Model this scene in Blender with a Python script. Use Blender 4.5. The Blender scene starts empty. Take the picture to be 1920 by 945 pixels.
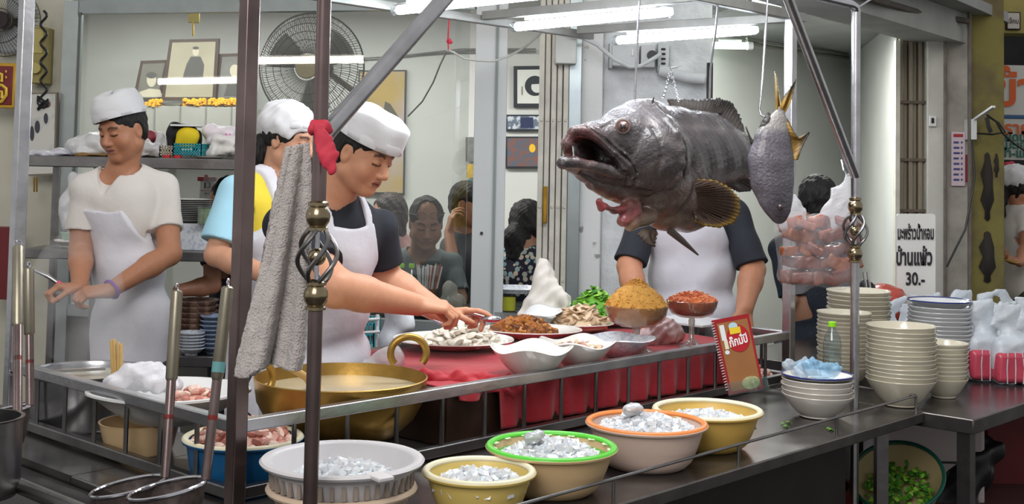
import bpy, math, random
import numpy as np
from mathutils import Vector as V, Matrix, noise as mnoise
C = bpy.context.scene
COL = C.collection
R = random.Random(7)
# ---------------- camera ----------------
F = 2300.0; CZ = 1.52; PITCH = math.radians(3.0); ROLL = math.radians(1.1); CY0 = 318 - F*math.tan(PITCH)
_f = V((0, math.cos(PITCH), math.sin(PITCH))); _r0 = V((1, 0, 0)); _u0 = _r0.cross(_f)
CR = _r0*math.cos(ROLL) + _u0*math.sin(ROLL); CU = CR.cross(_f)
cam = bpy.data.cameras.new('camera'); camo = bpy.data.objects.new('camera', cam); COL.objects.link(camo)
cam.sensor_width = 36; cam.lens = F/1920*36; cam.shift_y = (CY0 - 472.5)/1920; cam.clip_start = .05
camo.matrix_world = Matrix(((CR.x, CU.x, -_f.x, 0), (CR.y, CU.y, -_f.y, 0), (CR.z, CU.z, -_f.z, CZ), (0, 0, 0, 1)))
C.camera = camo
EYE = V((0, 0, CZ))
def P(px, py, Y):
    d = _f*F + CR*(px-960) + CU*(CY0-py)
    return EYE + d*(Y/d.y)
def Z(px, py, z):
    d = _f*F + CR*(px-960) + CU*(CY0-py)
    return EYE + d*((z-CZ)/d.z)
# ---------------- world / exposure ----------------
C.view_settings.view_transform = 'Standard'; C.view_settings.look = 'None'
C.view_settings.exposure = 0.0; C.view_settings.gamma = 1.0; C.view_settings.use_curve_mapping = False
w = bpy.data.worlds.new('world'); C.world = w; w.use_nodes = True
w.node_tree.nodes['Background'].inputs[0].default_value = (.96, .95, .94, 1); w.node_tree.nodes['Background'].inputs[1].default_value = .54
C.cycles.max_bounces = 10; C.cycles.transparent_max_bounces = 24; C.cycles.diffuse_bounces = 3; C.cycles.glossy_bounces = 4; C.cycles.transmission_bounces = 8
C.cycles.use_denoising = True; C.cycles.caustics_refractive = False; C.cycles.caustics_reflective = False
TUBE_E = 34.0; ROOM_E = 16.0
def area(name, loc, tgt, size, power, col=(1, 1, 1), sy=None):
    l = bpy.data.lights.new(name, 'AREA'); l.size = size; l.energy = power; l.color = col
    if sy: l.shape = 'RECTANGLE'; l.size_y = sy
    o = bpy.data.objects.new(name, l); COL.objects.link(o); o.location = loc
    o.rotation_euler = (V(tgt)-V(loc)).to_track_quat('-Z', 'Y').to_euler()
    return o
area('shop_fill_light', (-1.6, 7.3, 2.55), (-1.6, 7.3, 0), 2.6, 78, (1, .99, .97), .3)  # unseen area light added to brighten the room behind the glass
area('shop_fill_light', (1.42, 7.35, 2.40), (1.42, 7.35, 0), 1.1, 44, (1, 1, .98), .2)  # unseen area light added to brighten the right inner walls
area('street_fill_light', (-1.2, -1.5, 4.2), (.3, 4, .9), 2.5, 175, (1, .95, .92))  # added soft front light standing in for street lamps
area('canopy_fill_light', (.4, 3.7, 2.6), (.35, 3.9, .8), 1.5, 38, (.97, .98, 1), .5)  # added overhead light standing in for canopy lamps out of view
# ---------------- helpers ----------------
def S(c):
    return tuple(((x/255)/12.92 if x/255 <= .04045 else ((x/255+.055)/1.055)**2.4) for x in c)
MATS = {}
def M(name, col=(200, 200, 200), rough=.5, metal=0, ns=0, na=.15, bump=0, bs=40, trans=0, alpha=1, emit=0, spec=.5, sss=0, vcol=False, coat=0, col2=None, thr=(.45, .6), ior=1.45, stretch=(1, 1, 1), sheen=0, wave=None):
    if name in MATS: return MATS[name]
    m = bpy.data.materials.new(name); m.use_nodes = True; MATS[name] = m
    nt = m.node_tree; b = nt.nodes['Principled BSDF']; L = nt.links.new
    c = (*S(col), 1)
    b.inputs['Base Color'].default_value = c; b.inputs['Roughness'].default_value = rough; b.inputs['Metallic'].default_value = metal
    b.inputs['Transmission Weight'].default_value = trans; b.inputs['Alpha'].default_value = alpha; b.inputs['IOR'].default_value = ior
    b.inputs['Specular IOR Level'].default_value = spec; b.inputs['Coat Weight'].default_value = coat
    if sheen: b.inputs['Sheen Weight'].default_value = sheen
    if sss:
        b.inputs['Subsurface Weight'].default_value = sss; b.inputs['Subsurface Radius'].default_value = (.02, .008, .004); b.inputs['Subsurface Scale'].default_value = .5
    if emit:
        b.inputs['Emission Color'].default_value = c; b.inputs['Emission Strength'].default_value = emit
    tc = nt.nodes.new('ShaderNodeTexCoord'); mp = nt.nodes.new('ShaderNodeMapping'); L(tc.outputs['Object'], mp.inputs[0]); mp.inputs['Scale'].default_value = stretch
    src = None
    if vcol:
        a = nt.nodes.new('ShaderNodeAttribute'); a.attribute_name = 'Col'; src = a.outputs['Color']
    if ns or col2:
        n = nt.nodes.new('ShaderNodeTexNoise'); n.inputs['Scale'].default_value = ns or 5; n.inputs['Detail'].default_value = 6; L(mp.outputs[0], n.inputs['Vector'])
        if wave:
            n = nt.nodes.new('ShaderNodeTexWave'); n.inputs['Scale'].default_value = ns; n.inputs['Distortion'].default_value = wave; L(mp.outputs[0], n.inputs['Vector'])
        r = nt.nodes.new('ShaderNodeValToRGB'); L(n.outputs['Fac'], r.inputs[0])
        r.color_ramp.elements[0].position = thr[0] if col2 else .3; r.color_ramp.elements[1].position = thr[1] if col2 else .7
        if col2:
            r.color_ramp.elements[0].color = c; r.color_ramp.elements[1].color = (*S(col2), 1); out = r.outputs[0]
            if src: out = src
        else:
            k = 1-na; r.color_ramp.elements[0].color = (k, k, k, 1); r.color_ramp.elements[1].color = (1, 1, 1, 1)
            mx = nt.nodes.new('ShaderNodeMix'); mx.data_type = 'RGBA'; mx.blend_type = 'MULTIPLY'; mx.inputs[0].default_value = 1
            if src: L(src, mx.inputs[6])
            else: mx.inputs[6].default_value = c
            L(r.outputs[0], mx.inputs[7]); out = mx.outputs[2]
        L(out, b.inputs['Base Color'])
    elif src: L(src, b.inputs['Base Color'])
    if bump:
        n2 = nt.nodes.new('ShaderNodeTexNoise'); n2.inputs['Scale'].default_value = bs; n2.inputs['Detail'].default_value = 4; L(mp.outputs[0], n2.inputs['Vector'])
        bp = nt.nodes.new('ShaderNodeBump'); bp.inputs['Strength'].default_value = bump; bp.inputs['Distance'].default_value = .01
        L(n2.outputs['Fac'], bp.inputs['Height']); L(bp.outputs[0], b.inputs['Normal'])
    return m
def wl(o):
    p = V((0, 0, 0))
    while o is not None:
        p = p + o.location; o = o.parent
    return p
def tag(o, label=None, cat=None, group=None, kind=None):
    if label: o['label'] = label
    if cat: o['category'] = cat
    if group: o['group'] = group
    if kind: o['kind'] = kind
    return o
def empty(name, loc, label, cat, group=None):
    o = bpy.data.objects.new(name, None); COL.objects.link(o); o.location = loc; o.empty_display_size = .05
    return tag(o, label, cat, group)
def mesh_obj(name, verts, faces, mat, parent=None, smooth=True, org=None, cols=None, midx=None):
    vs = np.asarray(verts, dtype=np.float32).reshape(-1, 3)
    if parent is not None: off = np.array(wl(parent)); loc = (0, 0, 0)
    else:
        if org is None:
            lo, hi = vs.min(0), vs.max(0); org = ((lo[0]+hi[0])/2, (lo[1]+hi[1])/2, lo[2])
        off = np.array(org); loc = tuple(float(q) for q in org)
    vs = vs-off
    me = bpy.data.meshes.new(name)
    if isinstance(faces, np.ndarray):
        n = len(faces); me.vertices.add(len(vs)); me.vertices.foreach_set('co', vs.astype(np.float32).ravel())
        me.loops.add(n*4); me.loops.foreach_set('vertex_index', faces.astype(np.int32).ravel())
        me.polygons.add(n); me.polygons.foreach_set('loop_start', np.arange(0, n*4, 4, dtype=np.int32))
        me.update(calc_edges=True)
    else:
        me.from_pydata([tuple(map(float, v)) for v in vs], [], faces)
    if isinstance(mat, (list, tuple)):
        for q in mat: me.materials.append(q)
    else: me.materials.append(mat)
    if midx is not None: me.polygons.foreach_set('material_index', np.asarray(midx, dtype=np.int32))
    if smooth is True: me.polygons.foreach_set('use_smooth', np.ones(len(me.polygons), dtype=bool))
    if cols is not None:
        at = me.color_attributes.new('Col', 'FLOAT_COLOR', 'POINT'); cc = np.ones((len(vs), 4), dtype=np.float32); cc[:, :3] = cols
        at.data.foreach_set('color', cc.ravel())
    me.update()
    if smooth == 'auto': me.set_sharp_from_angle(angle=math.radians(35)) if hasattr(me, 'set_sharp_from_angle') else None
    o = bpy.data.objects.new(name, me); COL.objects.link(o); o.location = loc
    if parent is not None: o.parent = parent
    return o
def basis(d):
    d = V(d).normalized(); a = V((0, 0, 1)) if abs(d.z) < .95 else V((1, 0, 0))
    x = d.cross(a).normalized(); return x, x.cross(d).normalized(), d
class MB:
    def __init__(s): s.v = []; s.f = []; s.m = []; s.mi = 0; s.vc = []; s.cc = None
    def add(s, vs, fs):
        n = len(s.v); s.v += [V(q) for q in vs]; s.f += [[i+n for i in f] for f in fs]; s.m += [s.mi]*len(fs)
        if s.cc is not None: s.vc += [s.cc]*len(vs)
        return s
    def box(s, c, h, ax=None, rot=0):
        if ax is None: ax = (V((math.cos(rot), math.sin(rot), 0)), V((-math.sin(rot), math.cos(rot), 0)), V((0, 0, 1)))
        c = V(c); vs = [c+ax[0]*h[0]*i+ax[1]*h[1]*j+ax[2]*h[2]*k for i in (-1, 1) for j in (-1, 1) for k in (-1, 1)]
        return s.add(vs, [(0, 1, 3, 2), (4, 6, 7, 5), (0, 4, 5, 1), (2, 3, 7, 6), (0, 2, 6, 4), (1, 5, 7, 3)])
    def bar(s, a, b, w, h=None, up=None):   # rectangular bar a->b
        a, b = V(a), V(b); d = (b-a); L = d.length; d.normalize()
        u = V(up) if up is not None else (V((0, 0, 1)) if abs(d.z) < .9 else V((0, 1, 0)))
        x = d.cross(u).normalized(); u = x.cross(d)
        return s.box((a+b)/2, (w/2, L/2, (h or w)/2), (x, d, u))
    def cyl(s, a, b, r, r2=None, n=20, caps=True):
        return s.tube([a, b], [r, r if r2 is None else r2], n, caps)
    def tube(s, pts, r, n=10, caps=True, closed=False):
        pts = [V(p) for p in pts]; m = len(pts); rr = r if isinstance(r, (list, tuple)) else [r]*m
        if closed: T = [(pts[(i+1) % m]-pts[i-1]).normalized() for i in range(m)]
        else: T = [(pts[min(i+1, m-1)]-pts[max(i-1, 0)]).normalized() for i in range(m)]
        x, y, _ = basis(T[0]); vs = []
        for i in range(m):
            x = (x-T[i]*x.dot(T[i])).normalized(); y = T[i].cross(x)
            for k in range(n):
                t = 2*math.pi*k/n; vs.append(pts[i]+(x*math.cos(t)+y*math.sin(t))*rr[i])
        fs = []
        for i in range(m if closed else m-1):
            j = (i+1) % m
            for k in range(n): fs.append((i*n+k, i*n+(k+1) % n, j*n+(k+1) % n, j*n+k))
        if caps and not closed: fs += [tuple(range(n))[::-1], tuple((m-1)*n+k for k in range(n))]
        return s.add(vs, fs)
    def lathe(s, prof, c=(0, 0, 0), n=40, sx=1, sy=1, rot=0, ax=None, wob=None, cap=False):  # prof [(r,z)]
        c = V(c); ax = ax or (V((math.cos(rot), math.sin(rot), 0)), V((-math.sin(rot), math.cos(rot), 0)), V((0, 0, 1)))
        vs = []
        for (r, z) in prof:
            for k in range(n):
                t = 2*math.pi*k/n; q = r; zz = z
                if wob: q, zz = wob(r, z, t)
                vs.append(c+ax[0]*(q*sx*math.cos(t))+ax[1]*(q*sy*math.sin(t))+ax[2]*zz)
        fs = []
        for i in range(len(prof)-1):
            for k in range(n): fs.append((i*n+k, i*n+(k+1) % n, (i+1)*n+(k+1) % n, (i+1)*n+k))
        if cap: fs.append(tuple(range(n))[::-1])
        if prof[-1][0] > 1e-4 and False: fs.append(tuple((len(prof)-1)*n+k for k in range(n)))
        return s.add(vs, fs)
    def ball(s, c, r, n=16, ax=None, sc=(1, 1, 1)):
        pr = [(max(1e-5, r*math.sin(math.pi*i/(n//2)))*1.0, -r*math.cos(math.pi*i/(n//2))*sc[2]) for i in range(n//2+1)]
        return s.lathe(pr, c, n, sc[0], sc[1], ax=ax)
    def prism(s, poly, d):   # polygon of points extruded by vector d
        n = len(poly); d = V(d); vs = [V(p) for p in poly]+[V(p)+d for p in poly]
        return s.add(vs, [tuple(range(n))[::-1], tuple(range(n, 2*n))]+[(i, (i+1) % n, n+(i+1) % n, n+i) for i in range(n)])
    def grid(s, fn, nu, nv):
        vs = [fn(i/nu, j/nv) for i in range(nu+1) for j in range(nv+1)]
        return s.add(vs, [(i*(nv+1)+j, (i+1)*(nv+1)+j, (i+1)*(nv+1)+j+1, i*(nv+1)+j+1) for i in range(nu) for j in range(nv)])
    def build(s, name, mat, parent=None, smooth='auto', **k):
        o = mesh_obj(name, s.v, [tuple(f) for f in s.f], mat, parent, True, cols=(np.array(s.vc) if s.vc else None), midx=(s.m if isinstance(mat, (list, tuple)) else None), **k)
        if smooth == 'auto': o.data.set_sharp_from_angle(angle=math.radians(38))
        elif not smooth: o.data.polygons.foreach_set('use_smooth', np.zeros(len(o.data.polygons), dtype=bool))
        return o
def bevel(o, w=.003, seg=2):
    b = o.modifiers.new('bevel', 'BEVEL'); b.width = w; b.segments = seg; b.limit_method = 'ANGLE'; return o
def solid(o, t, off=0):
    m = o.modifiers.new('solid', 'SOLIDIFY'); m.thickness = t; m.offset = off; return o
def copy_tree(o, parent=None):
    c = o.copy(); COL.objects.link(c)
    if parent is not None: c.parent = parent
    for ch in list(o.children): copy_tree(ch, c)
    return c
def put(o, loc, rz=0, label=None, tilt=(0, 0), sc=None):
    o.location = loc; o.rotation_euler = (tilt[0], tilt[1], rz)
    if sc: o.scale = (sc,)*3
    if label: o['label'] = label
    return o
# ---------------- signed distance sculpting ----------------
class SD:
    def __init__(s, vox=.004, k=.012): s.p = []; s.vox = vox; s.k = k
    def cone(s, a, b, ra, rb=None, k=None, flat=None, op='u'):
        rb = ra if rb is None else rb; a = np.array(a, float); b = np.array(b, float); m = max(ra, rb)
        if flat: m = m*max(1, flat[1])
        s.p.append((op, s.k if k is None else k, np.minimum(a, b)-m, np.maximum(a, b)+m, ('cone', a, b, ra, rb, flat))); return s
    def chain(s, pts, rs, **k):
        for i in range(len(pts)-1): s.cone(pts[i], pts[i+1], rs[i], rs[i+1], **k)
        return s
    def ell(s, c, r, R=None, k=None, op='u'):
        c = np.array(c, float); r = np.array(r if hasattr(r, '__len__') else (r, r, r), float); m = r.max() if R is not None else r
        s.p.append((op, s.k if k is None else k, c-m, c+m, ('ell', c, r, None if R is None else np.array(R, float)))); return s
    def box(s, c, h, R=None, rd=.002, k=None, op='u'):
        c = np.array(c, float); h = np.array(h, float); m = np.linalg.norm(h) if R is not None else h
        s.p.append((op, s.k if k is None else k, c-m, c+m, ('box', c, h, None if R is None else np.array(R, float), rd))); return s
    def plane(s, pt, n, k=0.004, op='s'):   # removes the half space on the side n points to
        s.p.append((op, k, None, None, ('plane', np.array(pt, float), np.array(V(n).normalized(), float)))); return s
    def fn(s, f, op='i', k=.004, bb=None):
        s.p.append((op, k, None if bb is None else np.array(bb[0]), None if bb is None else np.array(bb[1]), ('fn', f))); return s
    @staticmethod
    def ev(q, X, Y, Zz):
        t = q[0]
        if t == 'cone':
            _, a, b, ra, rb, flat = q; ba = b-a; L = max(ba@ba, 1e-12); px, py, pz = X-a[0], Y-a[1], Zz-a[2]
            h = np.clip((px*ba[0]+py*ba[1]+pz*ba[2])/L, 0, 1); px, py, pz = px-h*ba[0], py-h*ba[1], pz-h*ba[2]
            if flat:
                n, sc = flat; n = np.array(V(n).normalized()); qn = (px*n[0]+py*n[1]+pz*n[2])*(1/sc-1)
                px, py, pz = px+n[0]*qn, py+n[1]*qn, pz+n[2]*qn
                return (np.sqrt(px*px+py*py+pz*pz)-(ra+(rb-ra)*h))*min(1, sc)
            return np.sqrt(px*px+py*py+pz*pz)-(ra+(rb-ra)*h)
        if t == 'ell':
            _, c, r, Rm = q; x, y, z = X-c[0], Y-c[1], Zz-c[2]
            if Rm is not None: x, y, z = [x*Rm[i][0]+y*Rm[i][1]+z*Rm[i][2] for i in range(3)]
            k0 = np.sqrt((x/r[0])**2+(y/r[1])**2+(z/r[2])**2); k1 = np.sqrt((x/r[0]**2)**2+(y/r[1]**2)**2+(z/r[2]**2)**2)+1e-9
            return k0*(k0-1)/k1
        if t == 'box':
            _, c, hh, Rm, rd = q; x, y, z = X-c[0], Y-c[1], Zz-c[2]
            if Rm is not None: x, y, z = [x*Rm[i][0]+y*Rm[i][1]+z*Rm[i][2] for i in range(3)]
            x, y, z = abs(x)-hh[0]+rd, abs(y)-hh[1]+rd, abs(z)-hh[2]+rd
            return np.sqrt(np.maximum(x, 0)**2+np.maximum(y, 0)**2+np.maximum(z, 0)**2)+np.minimum(np.maximum(x, np.maximum(y, z)), 0)-rd
        if t == 'plane': return -((X-q[1][0])*q[2][0]+(Y-q[1][1])*q[2][1]+(Zz-q[1][2])*q[2][2])
        return q[1](X, Y, Zz)
    def mesh(s, disp=None):
        vx = s.vox; us = [p for p in s.p if p[0] == 'u' and p[2] is not None]
        lo = np.min([p[2] for p in us], 0)-3*vx; hi = np.max([p[3] for p in us], 0)+3*vx
        n = np.ceil((hi-lo)/vx).astype(int)+1; ax = [(lo[i]+vx*np.arange(n[i])).astype(np.float32) for i in range(3)]
        A = np.full(n, .05, dtype=np.float32)
        for op, k, a, b, q in s.p:
            if a is None: i0 = np.zeros(3, int); i1 = n
            else:
                pad = k+2.5*vx+.004; i0 = np.clip(np.floor((a-pad-lo)/vx).astype(int), 0, n); i1 = np.clip(np.ceil((b+pad-lo)/vx).astype(int)+1, 0, n)
            if np.any(i1 <= i0): continue
            X = ax[0][i0[0]:i1[0], None, None]; Y = ax[1][None, i0[1]:i1[1], None]; Zz = ax[2][None, None, i0[2]:i1[2]]
            sub = A[i0[0]:i1[0], i0[1]:i1[1], i0[2]:i1[2]]; d = s.ev(q, X, Y, Zz).astype(np.float32)
            if op in 'si':
                e = -d if op == 's' else d
                h = np.clip(.5-.5*(sub-(e))/max(k, 1e-5), 0, 1)  # smooth max
                sub[...] = sub*(1-h)+e*h+k*h*(1-h)
            else:
                h = np.clip(.5+.5*(sub-d)/max(k, 1e-5), 0, 1)
                sub[...] = sub*(1-h)+d*h-k*h*(1-h)
        if disp is not None:
            A += disp(ax[0][:, None, None], ax[1][None, :, None], ax[2][None, None, :]).astype(np.float32)
        A[0] = A[-1] = .05; A[:, 0] = A[:, -1] = .05; A[:, :, 0] = A[:, :, -1] = .05
        B = A < 0
        cnt = np.zeros(np.array(A.shape)-1, dtype=np.int8)
        for i in (0, 1):
            for j in (0, 1):
                for k2 in (0, 1): cnt += B[i:n[0]-1+i, j:n[1]-1+j, k2:n[2]-1+k2]
        act = (cnt > 0) & (cnt < 8); I, J, K_ = np.nonzero(act); idx = np.full(act.shape, -1, dtype=np.int32); idx[I, J, K_] = np.arange(len(I))
        acc = np.zeros((len(I), 3)); ct = np.zeros(len(I))
        cs = [(i, j, k2) for i in (0, 1) for j in (0, 1) for k2 in (0, 1)]
        val = {c: A[I+c[0], J+c[1], K_+c[2]] for c in cs}
        for c in cs:
            for a_ in range(3):
                if c[a_] == 0:
                    e = list(c); e[a_] = 1; e = tuple(e); v0, v1 = val[c], val[e]; m = (v0 < 0) != (v1 < 0)
                    t = np.where(m, v0/np.where(m, v0-v1, 1), 0)
                    for q in range(3): acc[:, q] += m*(c[q]+(t if q == a_ else 0))
                    ct += m
        vs = (acc/ct[:, None]+np.stack([I, J, K_], 1))*vx+lo
        fs = []
        for a_ in range(3):
            sl0 = [slice(1, -1)]*3; sl1 = [slice(1, -1)]*3; sl0[a_] = slice(0, -1); sl1[a_] = slice(1, None)
            m0 = B[tuple(sl0)]; m1 = B[tuple(sl1)]; d = np.nonzero(m0 != m1); ins = m0[d]
            p = [d[0]+(0 if a_ == 0 else 1), d[1]+(0 if a_ == 1 else 1), d[2]+(0 if a_ == 2 else 1)]
            u, v_ = [(1, 2), (2, 0), (0, 1)][a_]
            def cell(du, dv):
                r = [x.copy() for x in p]; r[u] -= du; r[v_] -= dv; return idx[r[0], r[1], r[2]]
            q = np.stack([cell(1, 1), cell(0, 1), cell(0, 0), cell(1, 0)], 1); q[~ins] = q[~ins][:, ::-1]; fs.append(q)
        fs = np.concatenate(fs); fs = fs[(fs >= 0).all(1)]
        return vs, fs
    def build(s, name, mat, parent=None, colfn=None, disp=None, smooth=1, org=None):
        vs, fs = s.mesh(disp)
        for _ in range(smooth):   # laplacian relax
            sm = np.zeros_like(vs); c = np.zeros(len(vs))
            for a_, b_ in ((0, 1), (1, 2), (2, 3), (3, 0)):
                for q in range(3):
                    sm[:, q] += np.bincount(fs[:, a_], vs[fs[:, b_], q], len(vs))+np.bincount(fs[:, b_], vs[fs[:, a_], q], len(vs))
                c += np.bincount(fs[:, a_], minlength=len(vs))+np.bincount(fs[:, b_], minlength=len(vs))
            vs = vs*.45+.55*sm/np.maximum(c, 1)[:, None]
        cols = colfn(vs) if colfn else None
        return mesh_obj(name, vs, fs, mat, parent, True, cols=cols, org=org)
# cart frame: a runs along the cart front, n runs inward
KD = V((math.cos(math.radians(47)), math.sin(math.radians(47)), 0)); KN = V((-KD.y, KD.x, 0)); KO = V((-.66, 2.92, 0)); HC = CZ-.80
def K(a, n, z=0): return KO+KD*a+KN*n+V((0, 0, z))
def inK(p):
    d = V(p)-KO; return d.dot(KD), d.dot(KN)
UP = V((0, 0, 1)); AX = (KD, KN, UP); KROT = math.radians(47)
# ---------------- materials ----------------
STEEL = M('brushed_steel', (196, 196, 200), .28, 1, ns=14, na=.25, bump=.05, bs=60)
STEELD = M('worn_steel', (140, 138, 138), .32, 1, ns=8, na=.4, bump=.08, bs=30)
CHROME = M('polished_steel', (205, 205, 212), .14, 1, ns=20, na=.12)
IRON = M('shade_tinted_steel', (132, 116, 114), .24, .9, ns=9, na=.4)  # reddish dark of the posts' shaded sides put into the steel colour
COUNTER = M('counter_steel', (124, 120, 118), .26, .85, ns=9, na=.45, bump=.05, bs=14)
DARK = M('dark_metal', (50, 42, 43), .5, .5, ns=6, na=.3)
BLACKP = M('black_plastic', (22, 22, 24), .4)
WHITEP = M('white_plastic', (225, 226, 226), .35, ns=6, na=.06)
CERAM = M('white_ceramic', (236, 234, 228), .16, coat=.4, ns=8, na=.04)
CREAMC = M('cream_ceramic', (214, 208, 188), .2, coat=.4, ns=10, na=.1)
def glassm(name, tint=(225, 240, 235), a=.2, rough=.03, milk=0):
    if name in MATS: return MATS[name]
    m = bpy.data.materials.new(name); m.use_nodes = True; MATS[name] = m; nt = m.node_tree; b = nt.nodes['Principled BSDF']; out = nt.nodes['Material Output']; N = nt.nodes.new; L = nt.links.new
    nt.nodes.remove(b); t = N('ShaderNodeBsdfTransparent'); g = N('ShaderNodeBsdfGlossy'); mx = N('ShaderNodeMixShader'); lw = N('ShaderNodeLayerWeight'); pw = N('ShaderNodeMath'); pw.operation = 'POWER'; pw.inputs[1].default_value = 3.2
    t.inputs[0].default_value = (*S(tint), 1); g.inputs['Roughness'].default_value = rough; ad = N('ShaderNodeMath'); ad.operation = 'MULTIPLY_ADD'; ad.inputs[1].default_value = .75; ad.inputs[2].default_value = .04+a*.2
    L(lw.outputs['Facing'], pw.inputs[0]); L(pw.outputs[0], ad.inputs[0]); L(ad.outputs[0], mx.inputs[0]); L(g.outputs[0], mx.inputs[2])
    if milk:
        d = N('ShaderNodeBsdfTranslucent'); d2 = N('ShaderNodeBsdfDiffuse'); m2 = N('ShaderNodeMixShader'); m3 = N('ShaderNodeMixShader'); m2.inputs[0].default_value = .5; L(d.outputs[0], m2.inputs[1]); L(d2.outputs[0], m2.inputs[2]); m3.inputs[0].default_value = milk; L(t.outputs[0], m3.inputs[1]); L(m2.outputs[0], m3.inputs[2]); L(m3.outputs[0], mx.inputs[1])
    else: L(t.outputs[0], mx.inputs[1])
    L(mx.outputs[0], out.inputs[0]); return m
GLASS = glassm('clear_glass', (236, 244, 240), .2)
PANE = glassm('window_glass', (238, 240, 239), .14, .015)
def filmm(name, col, alpha, rough=.25):
    return M(name, col, rough, alpha=alpha, spec=.6, bump=.5, bs=45, ns=25, na=.1)
# ---------------- the setting ----------------
WALLM = M('greenish_white_paint', (200, 202, 196), .7, ns=3, na=.08, bump=.05, bs=12)
WALLW = M('white_plaster', (214, 216, 214), .8, ns=5, na=.2, bump=.35, bs=22)
WALLO = M('off_white_wall', (200, 198, 182), .8, ns=4, na=.12)
ROUGHP = M('grimy_plaster', (186, 182, 172), .85, ns=6, na=.45, bump=.5, bs=18)
CEILM = M('grey_ceiling_paint', (160, 163, 160), .8, ns=3, na=.2)
ALU = M('aluminium_frame', (160, 168, 168), .38, .7, ns=9, na=.15)
def struct(o): return tag(o, kind='structure')
def slab(name, a, b, z0, z1, t, mat, parent=None):
    a, b = V(a), V(b); d = (b-a).normalized(); n = V((-d.y, d.x, 0)); a0 = V((a.x, a.y, z0)); b0 = V((b.x, b.y, z0)); m = MB()
    m.prism([a0, b0, b0+n*t, a0+n*t], (0, 0, z1-z0)); o = m.build(name, mat, parent)
    return struct(o) if parent is None else o
def G(px, Y, py=400): p = P(px, py, Y); return V((p.x, Y, 0))
m = MB(); m.box((1, 6, -.05), (9, 10, .05)); struct(m.build('floor', M('dark_wet_floor', (72, 68, 66), .55, ns=5, na=.4, bump=.1)))
slab('wall_back', (-4.2, 8.4, 0), (1.25, 8.4, 0), 0, 3, .1, WALLM)
slab('wall_back', (1.05, 8.05, 0), G(1595, 9.75, 107), 0, CZ+.95, .1, WALLM)
slab('wall_right', G(1596, 9.75, 107), G(1690, 7.2, 30), 0, CZ+.95, .08, WALLM)
m = MB(); m.prism([V((1.2, 7.3, CZ+.95)), V((1.05, 8.2, CZ+.95)), V((2.8, 10.0, CZ+.95)), V((3.0, 7.4, CZ+.95)), V((1.5, 5.3, CZ+.95))], (0, 0, .06)); struct(m.build('ceiling', CEILM))
m = MB(); m.prism([V((-4.2, 6.6, 3)), V((-4.2, 8.5, 3)), V((1.1, 8.5, 3)), V((1.1, 6.6, 3))], (0, 0, .06)); struct(m.build('ceiling', CEILM))
slab('wall_left', (-4.2, 6.5, 0), G(112, 6.5), 0, 3, .08, WALLO)
# shop window, left
wn = struct(empty('window_1', G(120, 6.4), None, None)) ; wn.empty_display_size = .1
a, b = G(124, 6.45), G(886, 5.95)
m = MB(); zt = 2.36
m.bar(a+UP*0, a+UP*zt, .075, .09, up=(0, 1, 0)); m.bar(a+UP*(zt-.03), b+UP*(zt-.03), .06, .07)
m.bar(a+UP*.75, b+UP*.75, .06, .06); o = m.build('window_frame', ALU, wn)
m = MB(); m.bar(a+V((.05, -.045, .78)), a+V((.05, -.045, zt-.06)), .012, .012, up=(0, 1, 0)); m.build('window_gasket', M('grey_rubber', (90, 94, 92), .6), wn)
d = (b-a).normalized(); nn = V((-d.y, d.x, 0))
m = MB(); m.box((a+b)/2+UP*(.78+(zt-.84)/2), ((b-a).length/2-.03, .003, (zt-.84)/2), (d, nn, UP)); m.build('window_pane', PANE, wn)
slab('wall_front', G(124, 6.47), G(886, 5.97), 0, .74, .06, M('lower_panel', (120, 118, 112), .6, ns=6, na=.2))
m = MB(); a, b = G(886, 5.95), G(946, 5.95); m.box((a+b)/2+UP*1.5, ((b-a).length/2, .05, 1.5)); o = m.build('trim_1', M('grey_painted_column', (186, 190, 190), .5, ns=4, na=.06)); struct(bevel(o))
m = MB(); c = G(926, 5.89); m.box(c+UP*1.5, (.006, .004, 1.5)); struct(m.build('trim_2', M('column_groove', (120, 130, 126), .6)))
m = MB(); c = P(903, 437, 5.895); m.cyl(c, c+V((0, -.006, 0)), .007); struct(m.build('trim_3', BLACKP))
# plaster pillar behind the chef, steel jamb strip, folding gates
m = MB(); a, b = G(1126, 6.6), G(1332, 6.6); m.box((a+b)/2+UP*1.5+V((0, .3, 0)), ((b-a).length/2, .3, 1.5)); struct(bevel(m.build('wall_pillar', M('rough_grey_plaster', (226, 229, 231), .85, ns=7, na=.3, bump=.7, bs=45)), .01))
m = MB(); a, b = G(1085, 6.52), G(1127, 6.52); m.box((a+b)/2+UP*1.5+V((0, .3, 0)), ((b-a).length/2, .3, 1.5)); struct(bevel(m.build('wall_pillar_face', M('flaking_white_paint', (222, 224, 222), .7, ns=9, na=.3, bump=.3, bs=30, col2=(150, 148, 144), thr=(.62, .66))), .008))
m = MB(); a, b = G(1062, 6.45), G(1086, 6.45); m.box((a+b)/2+UP*1.5, ((b-a).length/2, .03, 1.5)); struct(bevel(m.build('trim_4', ALU)))
PAINT = M('chipped_cream_paint', (212, 208, 196), .55, ns=10, na=.25, bump=.2, bs=30)
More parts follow.
